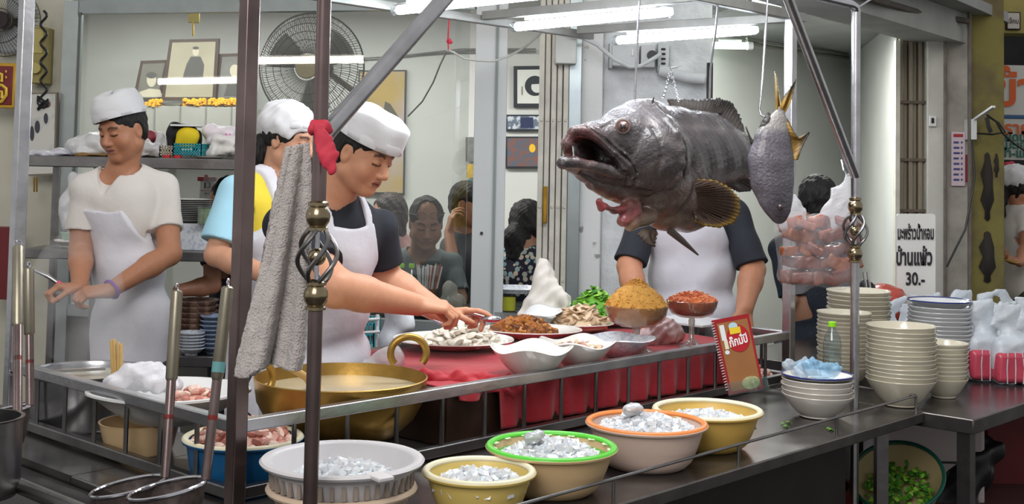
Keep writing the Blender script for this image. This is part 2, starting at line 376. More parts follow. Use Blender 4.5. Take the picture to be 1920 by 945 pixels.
def gate(px0, px1, Y, n, z1, mat, label, plate=True, tilt=0):
    a, b = G(px0, Y), G(px1, Y); e = empty('folding_gate', (a+b)/2, label, 'gate'); W = (b-a).length/n
    for i in range(n):
        m = MB(); c = a+(b-a)*((i+.5)/n)+V((0, .02*(i % 2), 0)); m.box(c+UP*z1/2, (W*.42, .018, z1/2)); bevel(m.build('slat', mat, e), .004)
    m = MB(); c = a+(b-a)*.5+V((0, .05, 0)); m.box(c+UP*z1/2, ((b-a).length*.48, .01, z1/2)); m.build('backing_channel', M('gate_backing_metal', (128, 122, 110), .6, ns=8, na=.4), e)  # plain darker sheet behind the slats
    for z in ((.95, 1.33, 1.78) if plate else (.9, 1.33, 1.62, 1.95)):
        for i in range(n):
            c = a+(b-a)*((i+.5)/n)+V((0, -.018+.02*(i % 2), z)); m = MB()
            if plate: m.cyl(c, c+V((0, -.008, 0)), .009, .006, 10); m.build('rivet', mat, e)
        if not plate:
            m = MB(); c = a+(b-a)*.5+V((0, -.025, z)); m.box(c, ((b-a).length*.5, .008, .008)); m.build('cross_strap', M('rusty_strap', (110, 98, 84), .7, ns=14, na=.5), e)
    return e
g = gate(1006, 1063, 6.4, 5, 2.42, PAINT, 'white painted folding metal gate, folded beside the grey column')
BRASS = M('brass_plate', (168, 128, 44), .35, .8, ns=12, na=.4)
c = P(1022, 384, 6.36); m = MB(); m.box(c, (.012, .006, .095)); bevel(m.build('brass_pull_plate', BRASS, g), .004)
c = G(1058, 6.3); m = MB(); m.box(V((c.x-.005, 6.36, P(1050, 90, 6.36).z)), (.055, .055, .085)); bevel(m.build('gate_track_box', M('pale_metal_box', (200, 204, 200), .5, ns=6, na=.2), g), .004)
g = gate(1684, 1737, 7.05, 6, 2.34, M('dusty_gate_metal', (146, 136, 118), .65, ns=9, na=.35, stretch=(1, 1, .2)), 'brownish folded metal gate beside the right white pillar', False)
m = MB(); a = G(1681, 7.0); m.box(a+UP*1.15, (.012, .02, 1.15)); struct(m.build('trim_5', PAINT))
# lintel and right pillars
a = V((1.12, 5.1, 0)); b = G(1832, 7.23, 85); slab('wall_lintel', a, b, CZ+.78, 3.2, .25, M('lintel_plaster', (176, 178, 174), .8, ns=5, na=.2, bump=.2, bs=20))
for i in range(7):
    p = a+(b-a)*(.52+i*.07); c = V((p.x, p.y, 0)) - V((-.02, .02, 0))
def pil(name, px0, px1, Y, dep, z1, mat):
    a, b = G(px0, Y), G(px1, Y); m = MB(); m.box((a+b)/2+V((0, dep/2, z1/2)), ((b-a).length/2, dep/2, z1/2)); return struct(bevel(m.build(name, mat), .008))
pil('wall_right_pillar', 1738, 1772, 7.0, .4, 3.2, M('white_pillar', (206, 204, 196), .8, ns=6, na=.15, bump=.5, bs=26))
pil('wall_right_pillar_side', 1773, 1817, 7.06, .4, 3.2, ROUGHP)
pil('wall_right_mossy', 1819, 1884, 7.1, .5, 3.2, M('mossy_yellow_plaster', (128, 120, 66), .85, ns=5, na=.5, bump=.5, bs=20, col2=(92, 80, 66), thr=(.45, .75)))
m = MB(); m.tube([G(1772, 6.97)+UP*0, G(1772, 6.97)+UP*3.1], .010, 8); struct(m.build('trim_6', M('grimy_conduit', (120, 112, 104), .7, ns=12, na=.4)))
m = MB(); m.tube([G(1818, 6.99)+UP*0, G(1818, 6.99)+UP*3.1], .012, 8); struct(m.build('trim_7', MATS['grimy_conduit']))
m = MB()
for (px, py, rx, rz) in ((1851, 350, .04, .2), (1851, 482, .05, .15), (1868, 310, .016, .07)):
    c = P(px, py, 7.095); m.add([c+V((rx*math.cos(t*math.pi/8)*(.8+.3*math.sin(t*3)), -.002, rz*math.sin(t*math.pi/8))) for t in range(16)], [tuple(range(16))])
solid(m.build('wall_stain', M('black_mould', (52, 48, 44), .9)), .002); struct(bpy.data.objects['wall_stain'])
m = MB(); m.tube([P(1560, -30, 5.4), P(1650, 2, 5.9), P(1725, 24, 6.5), P(1760, 30, 6.9), P(1815, 40, 6.95)], .018, 8); struct(m.build('trim_8', M('dark_cable_cover', (96, 90, 84), .7, ns=14, na=.4)))
# street beyond the right pillar
slab('wall_far', G(1860, 9.5), V((5.2, 9.5, 0)), P(1900, 62, 9.5).z, 3.8, .2, M('yellow_plaster', (168, 156, 92), .8, ns=4, na=.3))
slab('wall_far_dark', V((2.9, 11.5, 0)), V((6.5, 11.5, 0)), 0, 4, .1, M('dark_shop_interior', (46, 44, 46), .8, ns=5, na=.4))  # flat backdrop; the dark of the void is put into its colour
# ---------------- cart ----------------
cart = empty('food_cart', K(1.3, 0, 0), 'long stainless steel street food cart with canopy posts, rails and a dark base', 'cart')
def kp(pts, z): return [K(a, n, z) for a, n in pts]
m = MB()
m.prism(kp([(-.12, -.63), (2.38, -.63), (2.38, -.05), (2.72, -.05), (2.72, .26), (2.42, .26), (2.42, .5), (-.12, .5)], HC-.035), (0, 0, .035)); bevel(m.build('counter_top', COUNTER, cart), .004)
m = MB(); m.prism(kp([(-.12, .5), (.36, .5), (.36, 1.5), (-.12, 1.5)], HC-.035), (0, 0, .035)); m.prism(kp([(1.0, .5), (2.42, .5), (2.42, .9), (1.0, .9)], HC-.035), (0, 0, .035)); m.build('rear_counter', COUNTER, cart)
m = MB(); m.prism(kp([(-.08, -.54), (2.0, -.54), (2.0, .46), (-.08, .46)], .1), (0, 0, HC-.14)); m.prism(kp([(-.08, .46), (.33, .46), (.33, 1.46), (-.08, 1.46)], .1), (0, 0, HC-.14)); m.build('base_cabinet', DARK, cart)
for (a, n) in ((2.33, -.5), (2.66, .2), (.0, -.5), (0, 1.4), (2.0, .5)):
    m = MB(); m.bar(K(a, n, 0), K(a, n, HC-.03), .04); m.build('leg', STEELD, cart)
# guard rail on the outer edge
m = MB(); m.tube([K(-.1, -.607, HC+.055), K(2.37, -.607, HC+.055), K(2.37, -.30, HC+.055), K(2.37, -.30, HC)], .0045, 8); m.build('guard_rail', STEELD, cart)
for i in range(5):
    m = MB(); m.cyl(K(.15+i*.555, -.607, HC), K(.15+i*.555, -.607, HC+.055), .0045, n=8); m.build('guard_post', STEELD, cart)
# cage posts and rails
RT = HC+.18; PA, PB, NL = .033, 2.565, 1.17
zt = CZ+.626
for (a, n, z1) in ((PA, 0, 2.75), (PA, NL, 2.75), (PB, 0, zt+.02), ):
    m = MB(); m.bar(K(a, n, 0), K(a, n, z1), .038, up=KD); bevel(m.build('canopy_post', STEEL if (n or a > 1) else IRON, cart), .004)  # right post takes the brighter steel, its lit face put into the colour
for (p, q) in (((PA, 0), (PB, 0)), ((PA, 0), (PA, NL)), ((PB, 0), (PB, .24))):
    m = MB(); m.bar(K(*p, RT), K(*q, RT), .03, .03); bevel(m.build('upper_rail', STEEL, cart), .003)
    m = MB(); m.bar(K(*p, HC+.022), K(*q, HC+.022), .028, .028); bevel(m.build('lower_rail', STEELD, cart), .003)
    n_ = max(2, int((V((*q, 0))-V((*p, 0))).length/.165))
    for i in range(1, n_):
        a = p[0]+(q[0]-p[0])*i/n_; n = p[1]+(q[1]-p[1])*i/n_
        m = MB(); m.cyl(K(a, n, HC+.03), K(a, n, RT-.01), .0065, n=8); m.build('spindle', STEELD, cart)
# canopy frame
CB = M('canopy_steel', (150, 150, 146), .4, .55, ns=10, na=.25)
for p, q in (((-.1, 1.12), (2.7, 1.12)), ((-.3, 0), (2.66, 0)), ((1.5, 0), (1.5, 1.12)), ((.7, 0), (.7, 1.12))):
    m = MB(); m.bar(K(*p, zt), K(*q, zt), .032, .036); bevel(m.build('canopy_bar', CB, cart), .003)
for p, q in ((P(960, 51, 5.0)+UP*.058+KN*.16, K(1.93, -.0, zt)), (P(1150, 76, 5.4)+UP*.058+KN*.2, K(PB, 0, zt-.01))):
    m = MB(); m.bar(p, q, .032, .036); bevel(m.build('canopy_bar', CB, cart), .003)
# round turned posts with diagonal braces
def turned_post(a, n, label, top, ba, bz0, br, btz, r=.0155):
    e = empty('turned_post', K(a, n, 0), label, 'post')
    zb = CZ-.085
    PM = IRON if a < 1 else STEEL  # right post in the brighter steel to carry its highlights
    m = MB(); m.cyl(K(a, n, 0), K(a, n, zb-.19), r); m.build('lower_tube', PM, e)
    m = MB(); m.cyl(K(a, n, zb), K(a, n, top), r); m.build('upper_tube', PM, e)
    for z, s in ((zb-.02, 1), (zb-.185, 1)):
        m = MB(); m.lathe([(r, z-.032), (r+.006, z-.03), (r+.006, z-.024), (r+.002, z-.022), (.024, z-.012), (.026, z), (.024, z+.01), (r+.002, z+.02), (r+.006, z+.022), (r+.006, z+.028), (r, z+.032)], K(a, n, 0), 24)
        m.build('collar', M('brassy_steel', (176, 160, 130), .22, 1, ns=9, na=.5), e)
    m = MB(); m.ball(K(a, n, zb-.105), .019, 20); m.build('centre_ball', MATS['brassy_steel'], e)
    m = MB(); m.cyl(K(a, n, zb-.16), K(a, n, zb-.05), .005); m.build('centre_rod', CHROME, e)
    for k in range(5):
        pts = []
        for i in range(17):
            t = i/16; ang = k*2*math.pi/5+t*math.pi*.75; rr = .008+.034*math.sin(math.pi*t)**.8
            pts.append(K(a, n, zb-.165+t*.125)+V((math.cos(ang)*rr, math.sin(ang)*rr, 0)))
        m = MB(); m.tube(pts, .005, 8); m.build('basket_rod', STEELD, e)
    m = MB(); m.cyl(K(a, n, bz0), K(a+ba, n, btz), br, n=24); m.build('diagonal_brace', STEEL, e)
    return e
turned_post(-.072, -.42, 'thick round steel post with twisted basket knot, red cloth tied on it, left front', 2.7, .44, CZ+.055, .0195, CZ+.48)
rp = turned_post(2.29, -.42, 'round steel post with twisted basket knot beside the stacked bowls', CZ+.59, -.6, CZ+.0, .017, CZ+.74)
m = MB(); m.tube([K(2.29, -.42, CZ+.58), K(2.28, -.42, CZ+.597), K(2.25, -.42, CZ+.602), K(1.2, -.42, CZ+.602)], .0155, 14); m.build('top_tube', CHROME, rp)
m = MB(); m.tube([P(1535, -8, 4.2), P(1601, 18, 4.28), P(1640, -6, 4.5)], .004, 8); tag(m.build('bent_wire', CHROME), 'thin bent bright wire across the top of the right round post', 'wire')
# fluorescent tubes
TUBE = M('lit_tube', (236, 244, 255), .4, emit=TUBE_E); TUBEW = M('lit_tube_warm', (240, 255, 244), .4, emit=ROOM_E)
CAPM = glassm('clear_cap', (225, 228, 228), .3)
def tube_light(p, q, r, label, mat=None, clear=True, body=None):
    p, q = V(p), V(q); d = (q-p).normalized(); e = empty('fluorescent_tube', (p+q)/2, label, 'tube light', 'lit fluorescent tubes')
    m = MB(); m.cyl(p+d*.03, q-d*.03, r); m.build('glowing_tube', mat or TUBE, e)
    for c, s in ((p, 1), (q, -1)):
        m = MB(); m.lathe([(.001, 0), (r*1.15, .004), (r*1.25, .015), (r*1.2, .04)], c, 20, ax=(*basis(d*s)[:2], d*s)); m.build('end_cap', CAPM if clear else WHITEP, e)
    m = MB(); m.bar(p+d*.08+UP*(r+.012), q-d*.08+UP*(r+.012), .018, .012); m.build('tube_batten', body or WHITEP, e)
    return e
TZ = zt-.055
tube_light(P(738, 20, 4.72), P(738, 20, 4.72)-KN*1.0, .018, 'lit tube nearest the left diagonal brace, at the top edge')
tube_light(P(960, 51, 5.0), K(1.93, .12, P(960, 51, 5).z+.0), .018, 'lit tube in the middle of the canopy above the grouper head')
tube_light(P(1150, 76, 5.4), K(2.56, .15, P(1150, 76, 5.4).z), .018, 'lit tube under the end bar, above the grouper tail')
tube_light(P(1326, 85, 8.06), P(1412, 86, 8.1), .022, 'short lit tube on the far wall behind the hanging fish', TUBEW, False)
tube_light(P(1400, -6, 6.25), P(1562, 27, 6.95), .016, 'lit tube with yellowed batten beside the right diagonal brace', TUBEW, False, M('yellowed_batten', (190, 176, 110), .6))

# unseen lit tubes added so the window glass mirrors them as streaks
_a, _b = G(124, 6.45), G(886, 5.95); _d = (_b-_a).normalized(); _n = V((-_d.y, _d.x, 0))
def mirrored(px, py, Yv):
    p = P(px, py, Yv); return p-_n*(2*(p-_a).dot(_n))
TUBES = M('added_mirror_tube', (255, 248, 236), .4, emit=13)
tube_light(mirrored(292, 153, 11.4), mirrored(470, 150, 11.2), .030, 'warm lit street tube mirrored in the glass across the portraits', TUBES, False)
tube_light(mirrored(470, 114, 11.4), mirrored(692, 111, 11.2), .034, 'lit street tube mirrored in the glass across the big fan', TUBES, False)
# ---------------- people ----------------
SKIN = M('skin', (200, 150, 120), .48, vcol=True, sss=.12, ns=60, na=.08, bump=.08, bs=220)
HAIR = M('black_hair', (22, 20, 20), .62, ns=40, na=.5, bump=.5, bs=160, stretch=(1, 1, .15))
HAIRB = M('dark_brown_hair', (52, 38, 32), .45, ns=40, na=.5, bump=.5, bs=160, stretch=(1, 1, .15))
CAPW = M('white_cap_cloth', (218, 219, 222), .85, bump=.1, bs=30, ns=6, na=.05, sheen=.1)
APR = M('white_apron_cloth', (214, 214, 222), .8, bump=.7, bs=9, ns=5, na=.06)
TEEW = M('white_tshirt_cloth', (214, 209, 204), .85, bump=.7, bs=10, ns=5, na=.05)
TEEB = M('black_tshirt_cloth', (34, 37, 46), .85, bump=.3, bs=16, ns=5, na=.25)
TROU = M('dark_trouser_cloth', (44, 46, 56), .85, bump=.2, bs=18)
class Fr:   # a local frame: right, forward, up
    def __init__(s, o, f, u=(0, 0, 1), sc=1):
        s.o = V(o); s.f = V(f).normalized(); s.r = s.f.cross(V(u)).normalized(); s.u = s.r.cross(s.f); s.s = sc
    def __call__(s, x, y, z): return s.o+(s.r*x+s.f*y+s.u*z)*s.s
    def R(s): return [list(s.r), list(s.f), list(s.u)]
    def loc(s, vs):
        d = (np.asarray(vs)-np.array(s.o))/s.s; return d@np.array(s.r), d@np.array(s.f), d@np.array(s.u)
    def ax(s): return (s.r, s.f, s.u)
def wob(p, amp=.004, sc=9.0, seed=0):
    amp = amp*1.25
    def f(X, Y, Zz):
        return amp*(np.sin(X*sc*2.1+Zz*sc*1.3+seed)*np.sin(Y*sc*1.7+Zz*sc*.6+seed*2)+.6*np.sin(X*sc*3.9-Zz*sc*2.9+1+seed)*np.sin(Y*sc*4.3+Zz*sc*1.1))
    return f
def head_sd(sd, h, neck, nose=1, jaw=1, fat=1):
    s = h.s; R_ = h.R(); e = lambda c, r, **k: sd.ell(h(*c), [q*s for q in r], R_, **k)
    c = lambda a, b, ra, rb=None, **k: sd.cone(h(*a), h(*b), ra*s, None if rb is None else rb*s, **k)
    sd.cone(h(0, -.03, -.045), neck, .054*s*fat, .062*s, k=.02)
    e((0, -.014, .032), (.077, .096, .088), k=.02); e((0, .022, -.03), (.064*fat, .066, .086), k=.025)
    for i in (-1, 1):
        c((i*.048*fat*jaw, -.002, -.062), (i*.012, .052, -.098), .022*fat, .018, k=.025)
        e((i*.036*fat, .052, -.034), (.026, .024, .028), k=.02)
    c((-.032, .072, .026), (.032, .072, .026), .014, k=.018)
    e((0, .066, -.096), (.022, .018, .017), k=.02)
    for i in (-1, 1): e((i*.031, .094, .006), (.019, .013, .011), op='s', k=.012)
    for i in (-1, 1): e((i*.031, .074, .003), (.0155, .0145, .0125), k=.004)
    c((0, .082, .012), (0, .103*nose, -.030), .0075, .0125, k=.012); e((0, .101, -.034), (.0125, .012, .010), k=.006)
    for i in (-1, 1): e((i*.0125, .092, -.037), (.009, .010, .008), k=.006)
    e((0, .074, -.062), (.027, .016, .019), k=.015)
    c((-.019, .083, -.061), (0, .0895, -.0575), .0045, .0062, k=.005); c((.019, .083, -.061), (0, .0895, -.0575), .0045, .0062, k=.005)
    c((-.016, .082, -.069), (.016, .082, -.069), .0068, k=.006)
    c((-.022, .088, -.0645), (.022, .088, -.0645), .0022, op='s', k=.003)
    for i in (-1, 1):
        sd.ell(h(i*.076, -.012, -.008), [.009*s, .019*s, .031*s], R_, k=.006); sd.ell(h(i*.087, -.008, -.004), [.008*s, .010*s, .018*s], R_, k=.005, op='s')
def head_cols(h, skin, lips=(150, 84, 78), brow=(40, 30, 28), closed=True, lip_amt=.8):
    sk = np.array(S(skin)); lp = np.array(S(lips)); br = np.array(S(brow))
    def f(vs):
        c = np.tile(sk, (len(vs), 1)); x, y, z = h.loc(vs); ax = abs(x)
        def mixin(m, col):
            m = np.clip(m, 0, 1)[:, None]; c[:] = c*(1-m)+col*m
        d = ((vs-np.array(h.o))**2).sum(1)**.5 < .16*h.s
        rosy = np.exp(-(((ax-.04)/.018)**2+((z+.03)/.02)**2))*(y > .03)*.35*d; mixin(rosy, sk*np.array((1.02, .72, .66)))
        zl = -.064-.0008*0; w = (1-(ax/.025)**2); mixin((d & (y > .07) & (w > 0) & (abs(z-zl) < .0105*np.sqrt(np.maximum(w, 0))))*lip_amt, lp)
        mixin((d & (y > .07) & (w > 0) & (abs(z+.0645) < .0022))*.7, lp*.35)
        bz = .030-.0045*((ax-.032)/.016)**2; mixin((d & (y > .045) & (ax > .013) & (ax < .050) & (abs(z-bz) < .0048))*.85, br)
        if closed: mixin((d & (y > .055) & (ax > .016) & (ax < .047) & (abs(z-(-.004+.002*((ax-.031)/.015)**2)) < .0032))*.9, br*.6)
        else:
            mixin((d & (y > .055) & (((ax-.031)/.0135)**2+((z-.003)/.0055)**2 < 1))*1., np.array(S((205, 200, 196))))
            mixin((d & (y > .055) & (((ax-.031)/.0058)**2+((z-.003)/.0062)**2 < 1))*1., np.array(S((30, 20, 18))))
            mixin((d & (y > .055) & (ax > .016) & (ax < .047) & (abs(z-(.009-.003*((ax-.031)/.015)**2)) < .0025))*.85, br*.6)
        return c
    return f
def hand_sd(sd, w, d, n, side, curl=(.5, .5, .5, .5), s=1, thumb=(.8, .5), spread=1, bend=0):
    """w wrist, d hand direction, n direction the palm faces, side +1/-1 picks the thumb side d x n"""
    d = V(d).normalized(); n = (V(n)-d*V(n).dot(d)).normalized(); t = d.cross(n)*side; w = V(w)
    if bend: d = (d*math.cos(bend)+n*math.sin(bend)).normalized(); n = (n-d*n.dot(d)).normalized()
    offs = (.030, .0105, -.0095, -.028); L = ((.042, .026, .021), (.046, .029, .022), (.043, .027, .021), (.034, .021, .019))
    for i in range(4):
        kn = w+(d*(.086-.004*abs(i-1))+t*offs[i]*1.0-n*.004)*s
        sd.cone(w+t*offs[i]*.62*s+d*.012*s, kn, .0175*s, .0125*s, k=.012)
        p = kn; a = curl[i]*.55; rr = (.0098, .0100, .0095, .0084)[i]
        dd = d+t*((offs[i])*2.2*spread)
        for j in range(3):
            v = (dd*math.cos(a)+n*math.sin(a)).normalized(); q = p+v*L[i][j]*s
            sd.cone(p, q, (rr-.0006*j)*s, (rr-.0006*(j+1))*s, k=.0035); p = q; a += curl[i]*(1.15 if j == 0 else .8)
    b = w+(d*.018+t*.022)*s; q = b+(d*.034+t*.024*thumb[0]*1.3+n*.012*thumb[1])*s; sd.cone(b, q, .0165*s, .0125*s, k=.012)
    q2 = q+(d*.028+t*.010*thumb[0]+n*.018*thumb[1])*s; sd.cone(q, q2, .0115*s, .0105*s, k=.004)
    q3 = q2+(d*.022-t*.006+n*.014*thumb[1])*s; sd.cone(q2, q3, .0105*s, .0085*s, k=.003)
def torso(sd, T, neck, pel, shs, g=0., wd=1., arms=None, upto=1., k=.03, bulk=1.):
    """torso prims, inflated by g; shs = (left, right) shoulders"""
    R_ = T.R(); up = (V(neck)-V(pel)); H = up.length; u = up.normalized(); r = T.r; f = r.cross(u)*-1 if r.cross(u).dot(T.f) < 0 else r.cross(u); RR = [list(r), list(f), list(u)]
    ch = V(pel)+u*H*.70; ab = V(pel)+u*H*.36
    sd.ell(ch, (.150*wd+g, .108*bulk+g, .185+g), RR, k=k); sd.ell(ab, (.135*wd+g, .102*bulk+g, .17+g), RR, k=k); sd.ell(V(pel)+u*.02, (.158*wd+g, .115*bulk+g, .13+g), RR, k=k)
    for q in shs:
        sd.cone(V(neck)-u*.02, V(q), .046+g, .044+g, k=k); sd.cone(ch+(V(q)-ch)*.25, V(q)+(ch-V(q))*.12, .085+g, .054+g, k=k)
def person(name, label, neck, pel, fwd, hd, hf, hu=(0, 0, 1), hs=1., shs=None, els=None, wrs=None, skin=(196, 142, 112), hands=None, vox=.0035, wd=1., closed=True, shirt=None, sleeve=.55, neckl=.0, apron=None, trousers=True, sit=False, fat=1., hair=None, cap=None, arm=(.050, .040, .043, .029), lips=(150, 84, 78), lens=.9, vneck=0, disp_amp=.004, bulk=1., lip_amt=.8, hcol=None, sleevemat=None):
    neck, pel = V(neck), V(pel); T = Fr(neck, fwd); u = (neck-pel).normalized(); h = Fr(hd, hf, hu, hs)
    base = V((pel.x, pel.y, 0)); e = empty(name, base, label, 'person')
    sd = SD(vox, .02); torso(sd, T, neck, pel, shs, -.006, wd, bulk=bulk); head_sd(sd, h, neck-u*.01, fat=fat)
    for i in (0, 1):
        if els and els[i] is not None:
            sd.cone(shs[i], els[i], arm[0], arm[1], k=.02); sd.cone(els[i], V(els[i])+(V(wrs[i])-V(els[i]))*.35, arm[1], arm[2], k=.015); sd.cone(V(els[i])+(V(wrs[i])-V(els[i]))*.3, wrs[i], arm[2], arm[3], k=.015)
        if hands and hands[i]: hand_sd(sd, wrs[i], **hands[i])
    body = sd.build('body', SKIN, e, head_cols(h, skin, lips, closed=closed, lip_amt=lip_amt))
    if shirt:
        g = .010; sh = SD(max(vox, .005), .02); torso(sh, T, neck, pel, shs, g, wd, bulk=bulk)
        if arm and els:
            for i in (0, 1):
                if els[i] is None: continue
                d = V(els[i])-V(shs[i]); en = V(shs[i])+d*sleeve; sh.cone(shs[i], V(shs[i])+d*(sleeve+.12), arm[0]+g*.4, arm[1]+g+.012, k=.02)
        if els:
            for i in (0, 1):
                if els[i] is None: continue
                d = (V(els[i])-V(shs[i])); en = np.array(V(shs[i])+d*sleeve); dn = np.array(d.normalized()); ra = .09
                def cut(X, Y, Zz, en=en, dn=dn, ra=ra):
                    px, py, pz = X-en[0], Y-en[1], Zz-en[2]; t = px*dn[0]+py*dn[1]+pz*dn[2]; rr = np.sqrt(np.maximum(px*px+py*py+pz*pz-t*t, 0)); return np.maximum(np.maximum(-t, t-.12), rr-ra)
                sh.fn(cut, 's', .002, (en-.13, en+.13))
        nr = .062*hs+neckl
        sh.cone(neck-u*.045, neck+u*.12, nr, nr+.01, k=.004, op='s')
        if vneck: sh.cone(neck+u*.02+T.f*.05, neck-u*vneck+T.f*.13, nr*.9, .012, k=.004, op='s')
        sh.plane(pel-u*.11, -u, op='s')
        sh.build('shirt', shirt, e, disp=wob(0, disp_amp), smooth=1)
    if apron:
        g = apron.get('g', .024); a = SD(max(vox, .005), .02); torso(a, T, neck, pel, shs, g, wd, bulk=bulk)
        rr = T.r; ff = rr.cross(u)*-1 if rr.cross(u).dot(T.f) < 0 else rr.cross(u)
        a.cone(pel-u*.0+ff*.01, pel-u*.30-UP*.15+ff*.02, .165, .195, k=.05, flat=(ff, .85)); N0 = np.array(neck); r_, f_, u_ = np.array(rr), np.array(ff), np.array(u)
        bt, bw, ww = apron['top'], apron.get('bw', .10), apron.get('ww', .19); stx = apron.get('strap', .085)
        def reg(X, Y, Zz):
            px, py, pz = X-N0[0], Y-N0[1], Zz-N0[2]; x = px*r_[0]+py*r_[1]+pz*r_[2]; y = px*f_[0]+py*f_[1]+pz*f_[2]; z = px*u_[0]+py*u_[1]+pz*u_[2]
            wz = bw+(ww-bw)*np.clip((-bt-z)/.2, 0, 1); bib = np.maximum(np.maximum(z+bt, abs(x)-wz), -(y+.0)); sk = np.maximum(np.maximum(z+.34, abs(x)-.3), -(y+.13))
            st = np.maximum(np.maximum(abs(abs(x)-stx)-apron.get('sw', .017), z-.2), -(z+bt+.02)); st = np.maximum(st, -(y+.10))
            return np.minimum(np.minimum(bib, sk), st)
        if apron.get('sw') == 0: stx = 9.
        a.fn(reg, 'i', .003); a.cone(neck-u*.05, neck+u*.12, nr+.004, nr+.014, k=.004, op='s')
        a.plane(pel-u*.33-UP*.12, -UP, op='s')
        a.build('apron', apron['mat'], e, disp=wob(0, .005, 8, 2), smooth=1)
    if trousers:
        t = SD(.012, .04); r = T.r; f = T.f; t.ell(pel, (.155*wd, .105, .13), T.R())
        for i in (-1, 1):
            hp = pel+r*.09*i-UP*.03
            if sit: kn = hp+f*.40-UP*.03; an = kn-UP*(kn.z-.08); t.cone(hp, kn, .085, .062); t.cone(kn, an, .06, .048); t.cone(an-UP*.03, an+f*.13-UP*.03, .045, .04)
            else:
                kn = V((hp.x, hp.y, pel.z*.52)); an = V((hp.x, hp.y, .09)); t.cone(hp, kn, .09, .066); t.cone(kn, an, .066, .052); t.cone(an-UP*.045, an+f*.15-UP*.045, .045, .042)
        t.build('trousers', TROU if trousers is True else trousers, e)
    if hair: hair(e, h)
    if cap: cap(e, h)
    return e, h
def hair_short(mat=HAIR, low=-.06, front=.055, bald=False):
    def f(e, h):
        sd = SD(.004, .01); s = h.s; R_ = h.R(); sd.ell(h(0, -.018, .036), [.084*s, .099*s, .093*s], R_); sd.ell(h(0, -.04, -.01), [.080*s, .072*s, .075*s], R_)
        sd.ell(h(0, .09, -.02), [.085*s, .062*s, .082*s], R_, op='s', k=.008); sd.plane(h(0, 0, low), -h.u, k=.01); sd.plane(h(0, .02, 0), h.f, op='s') if False else None
        for i in (-1, 1): sd.ell(h(i*.09, -.008, -.012), [.034*s, .027*s, .040*s], R_, op='s', k=.004)
        sd.box(h(0, .06, -.03), [.1*s, .045*s, .045*s], R_, op='s', k=.006)
        if bald: sd.ell(h(0, .085, .085), [.055*s, .085*s, .06*s], R_, op='s', k=.01)
        sd.build('hair', mat, e, disp=wob(0, .0025, 40))
    return f
def hair_bob(mat=HAIRB, ln=.12, bun=None, tail=None):
    def f(e, h):
        sd = SD(.0045, .02); s = h.s; R_ = h.R(); sd.ell(h(0, -.02, .034), [.088*s, .102*s, .097*s], R_)
        if ln: sd.cone(h(0, -.05, -.02), h(0, -.055, -ln), .075*s, .055*s)
        for i in (-1, 1):
            if ln: sd.cone(h(i*.07, -.01, .0), h(i*.07, -.02, -ln), .026*s, .022*s)
        sd.ell(h(0, .075, -.035), [.066*s, .075*s, .088*s], R_, op='s', k=.012)
        if bun: sd.ell(h(*bun[0]), [q*s for q in bun[1]], R_, k=.012)
        if tail: sd.chain([h(*p) for p in tail[0]], [q*s for q in tail[1]], k=.02)
        sd.build('hair', mat, e, disp=wob(0, .003, 45))
    return f
def chef_cap(z0=.055, tilt=(.12, 0), hgt=.085, top=.9, sc=1.0, oy=-.004, seam=True, flare=1.0):
    def f(e, h):
        ux = (h.u+h.f*-tilt[0]+h.r*tilt[1]).normalized(); fx = (h.f-ux*h.f.dot(ux)).normalized(); rx = fx.cross(ux); s = h.s*sc; c = h(0, oy, z0)
        prof = [(1.0, 0), (1.0, .012), (1.0*flare, .35*hgt), (.99*flare, .6*hgt), (top*1.03, .86*hgt), (top, .94*hgt), (top*.9, 1.0*hgt), (top*.6, 1.05*hgt), (top*.3, 1.07*hgt), (1e-4, 1.07*hgt)]
        def wb(r, z, t):
            q = r*(1+.022*math.sin(3*t+z*20)*(z/hgt)+.012*math.sin(7*t+1+z*40)); return q*.091*s, (z+.006*math.sin(2*t+.6)*(z/hgt)+.003*math.sin(5*t)*(z/hgt))*s
        m = MB(); m.lathe([(r, z) for r, z in prof][::1], c, 64, .93, 1.14, ax=(rx, fx, ux), wob=wb); o = m.build('cap', CAPW, e, smooth=True); solid(o, .002, 1)
        m = MB(); m.lathe([(r, z) for r, z in ((1.012, -.002), (1.022, .002), (1.022, .022), (1.012, .026))], c, 64, .93, 1.14, ax=(rx, fx, ux), wob=lambda r, z, t: (r*.091*s, z*s)); b = m.build('cap_band', CAPW, o, smooth=True)
    return f
def net_cap(z0=.03):
    def f(e, h):
        sd = SD(.004, .01); s = h.s; R_ = h.R(); sd.ell(h(0, -.028, .055), [.099*s, .120*s, .090*s], R_); sd.ell(h(0, .09, -.03), [.10*s, .09*s, .085*s], R_, op='s', k=.01); sd.plane(h(0, 0, -.01), -h.u, k=.006)
        for i in (-1, 1): sd.ell(h(i*.09, .0, -.02), [.04*s, .035*s, .04*s], R_, op='s', k=.006)
        o = sd.build('cap', CAPW, e, disp=wob(0, .0035, 30))
        m = MB(); m.lathe([(.092, -.012), (.0945, -.010), (.0945, .010), (.092, .012)], h(0, -.006, .052), 48, .93*s, 1.1*s, ax=(h.r, (h.f+h.u*.25).normalized(), (h.u-h.f*.25).normalized())); m.build('cap_band', CAPW, o, smooth=True)
    return f
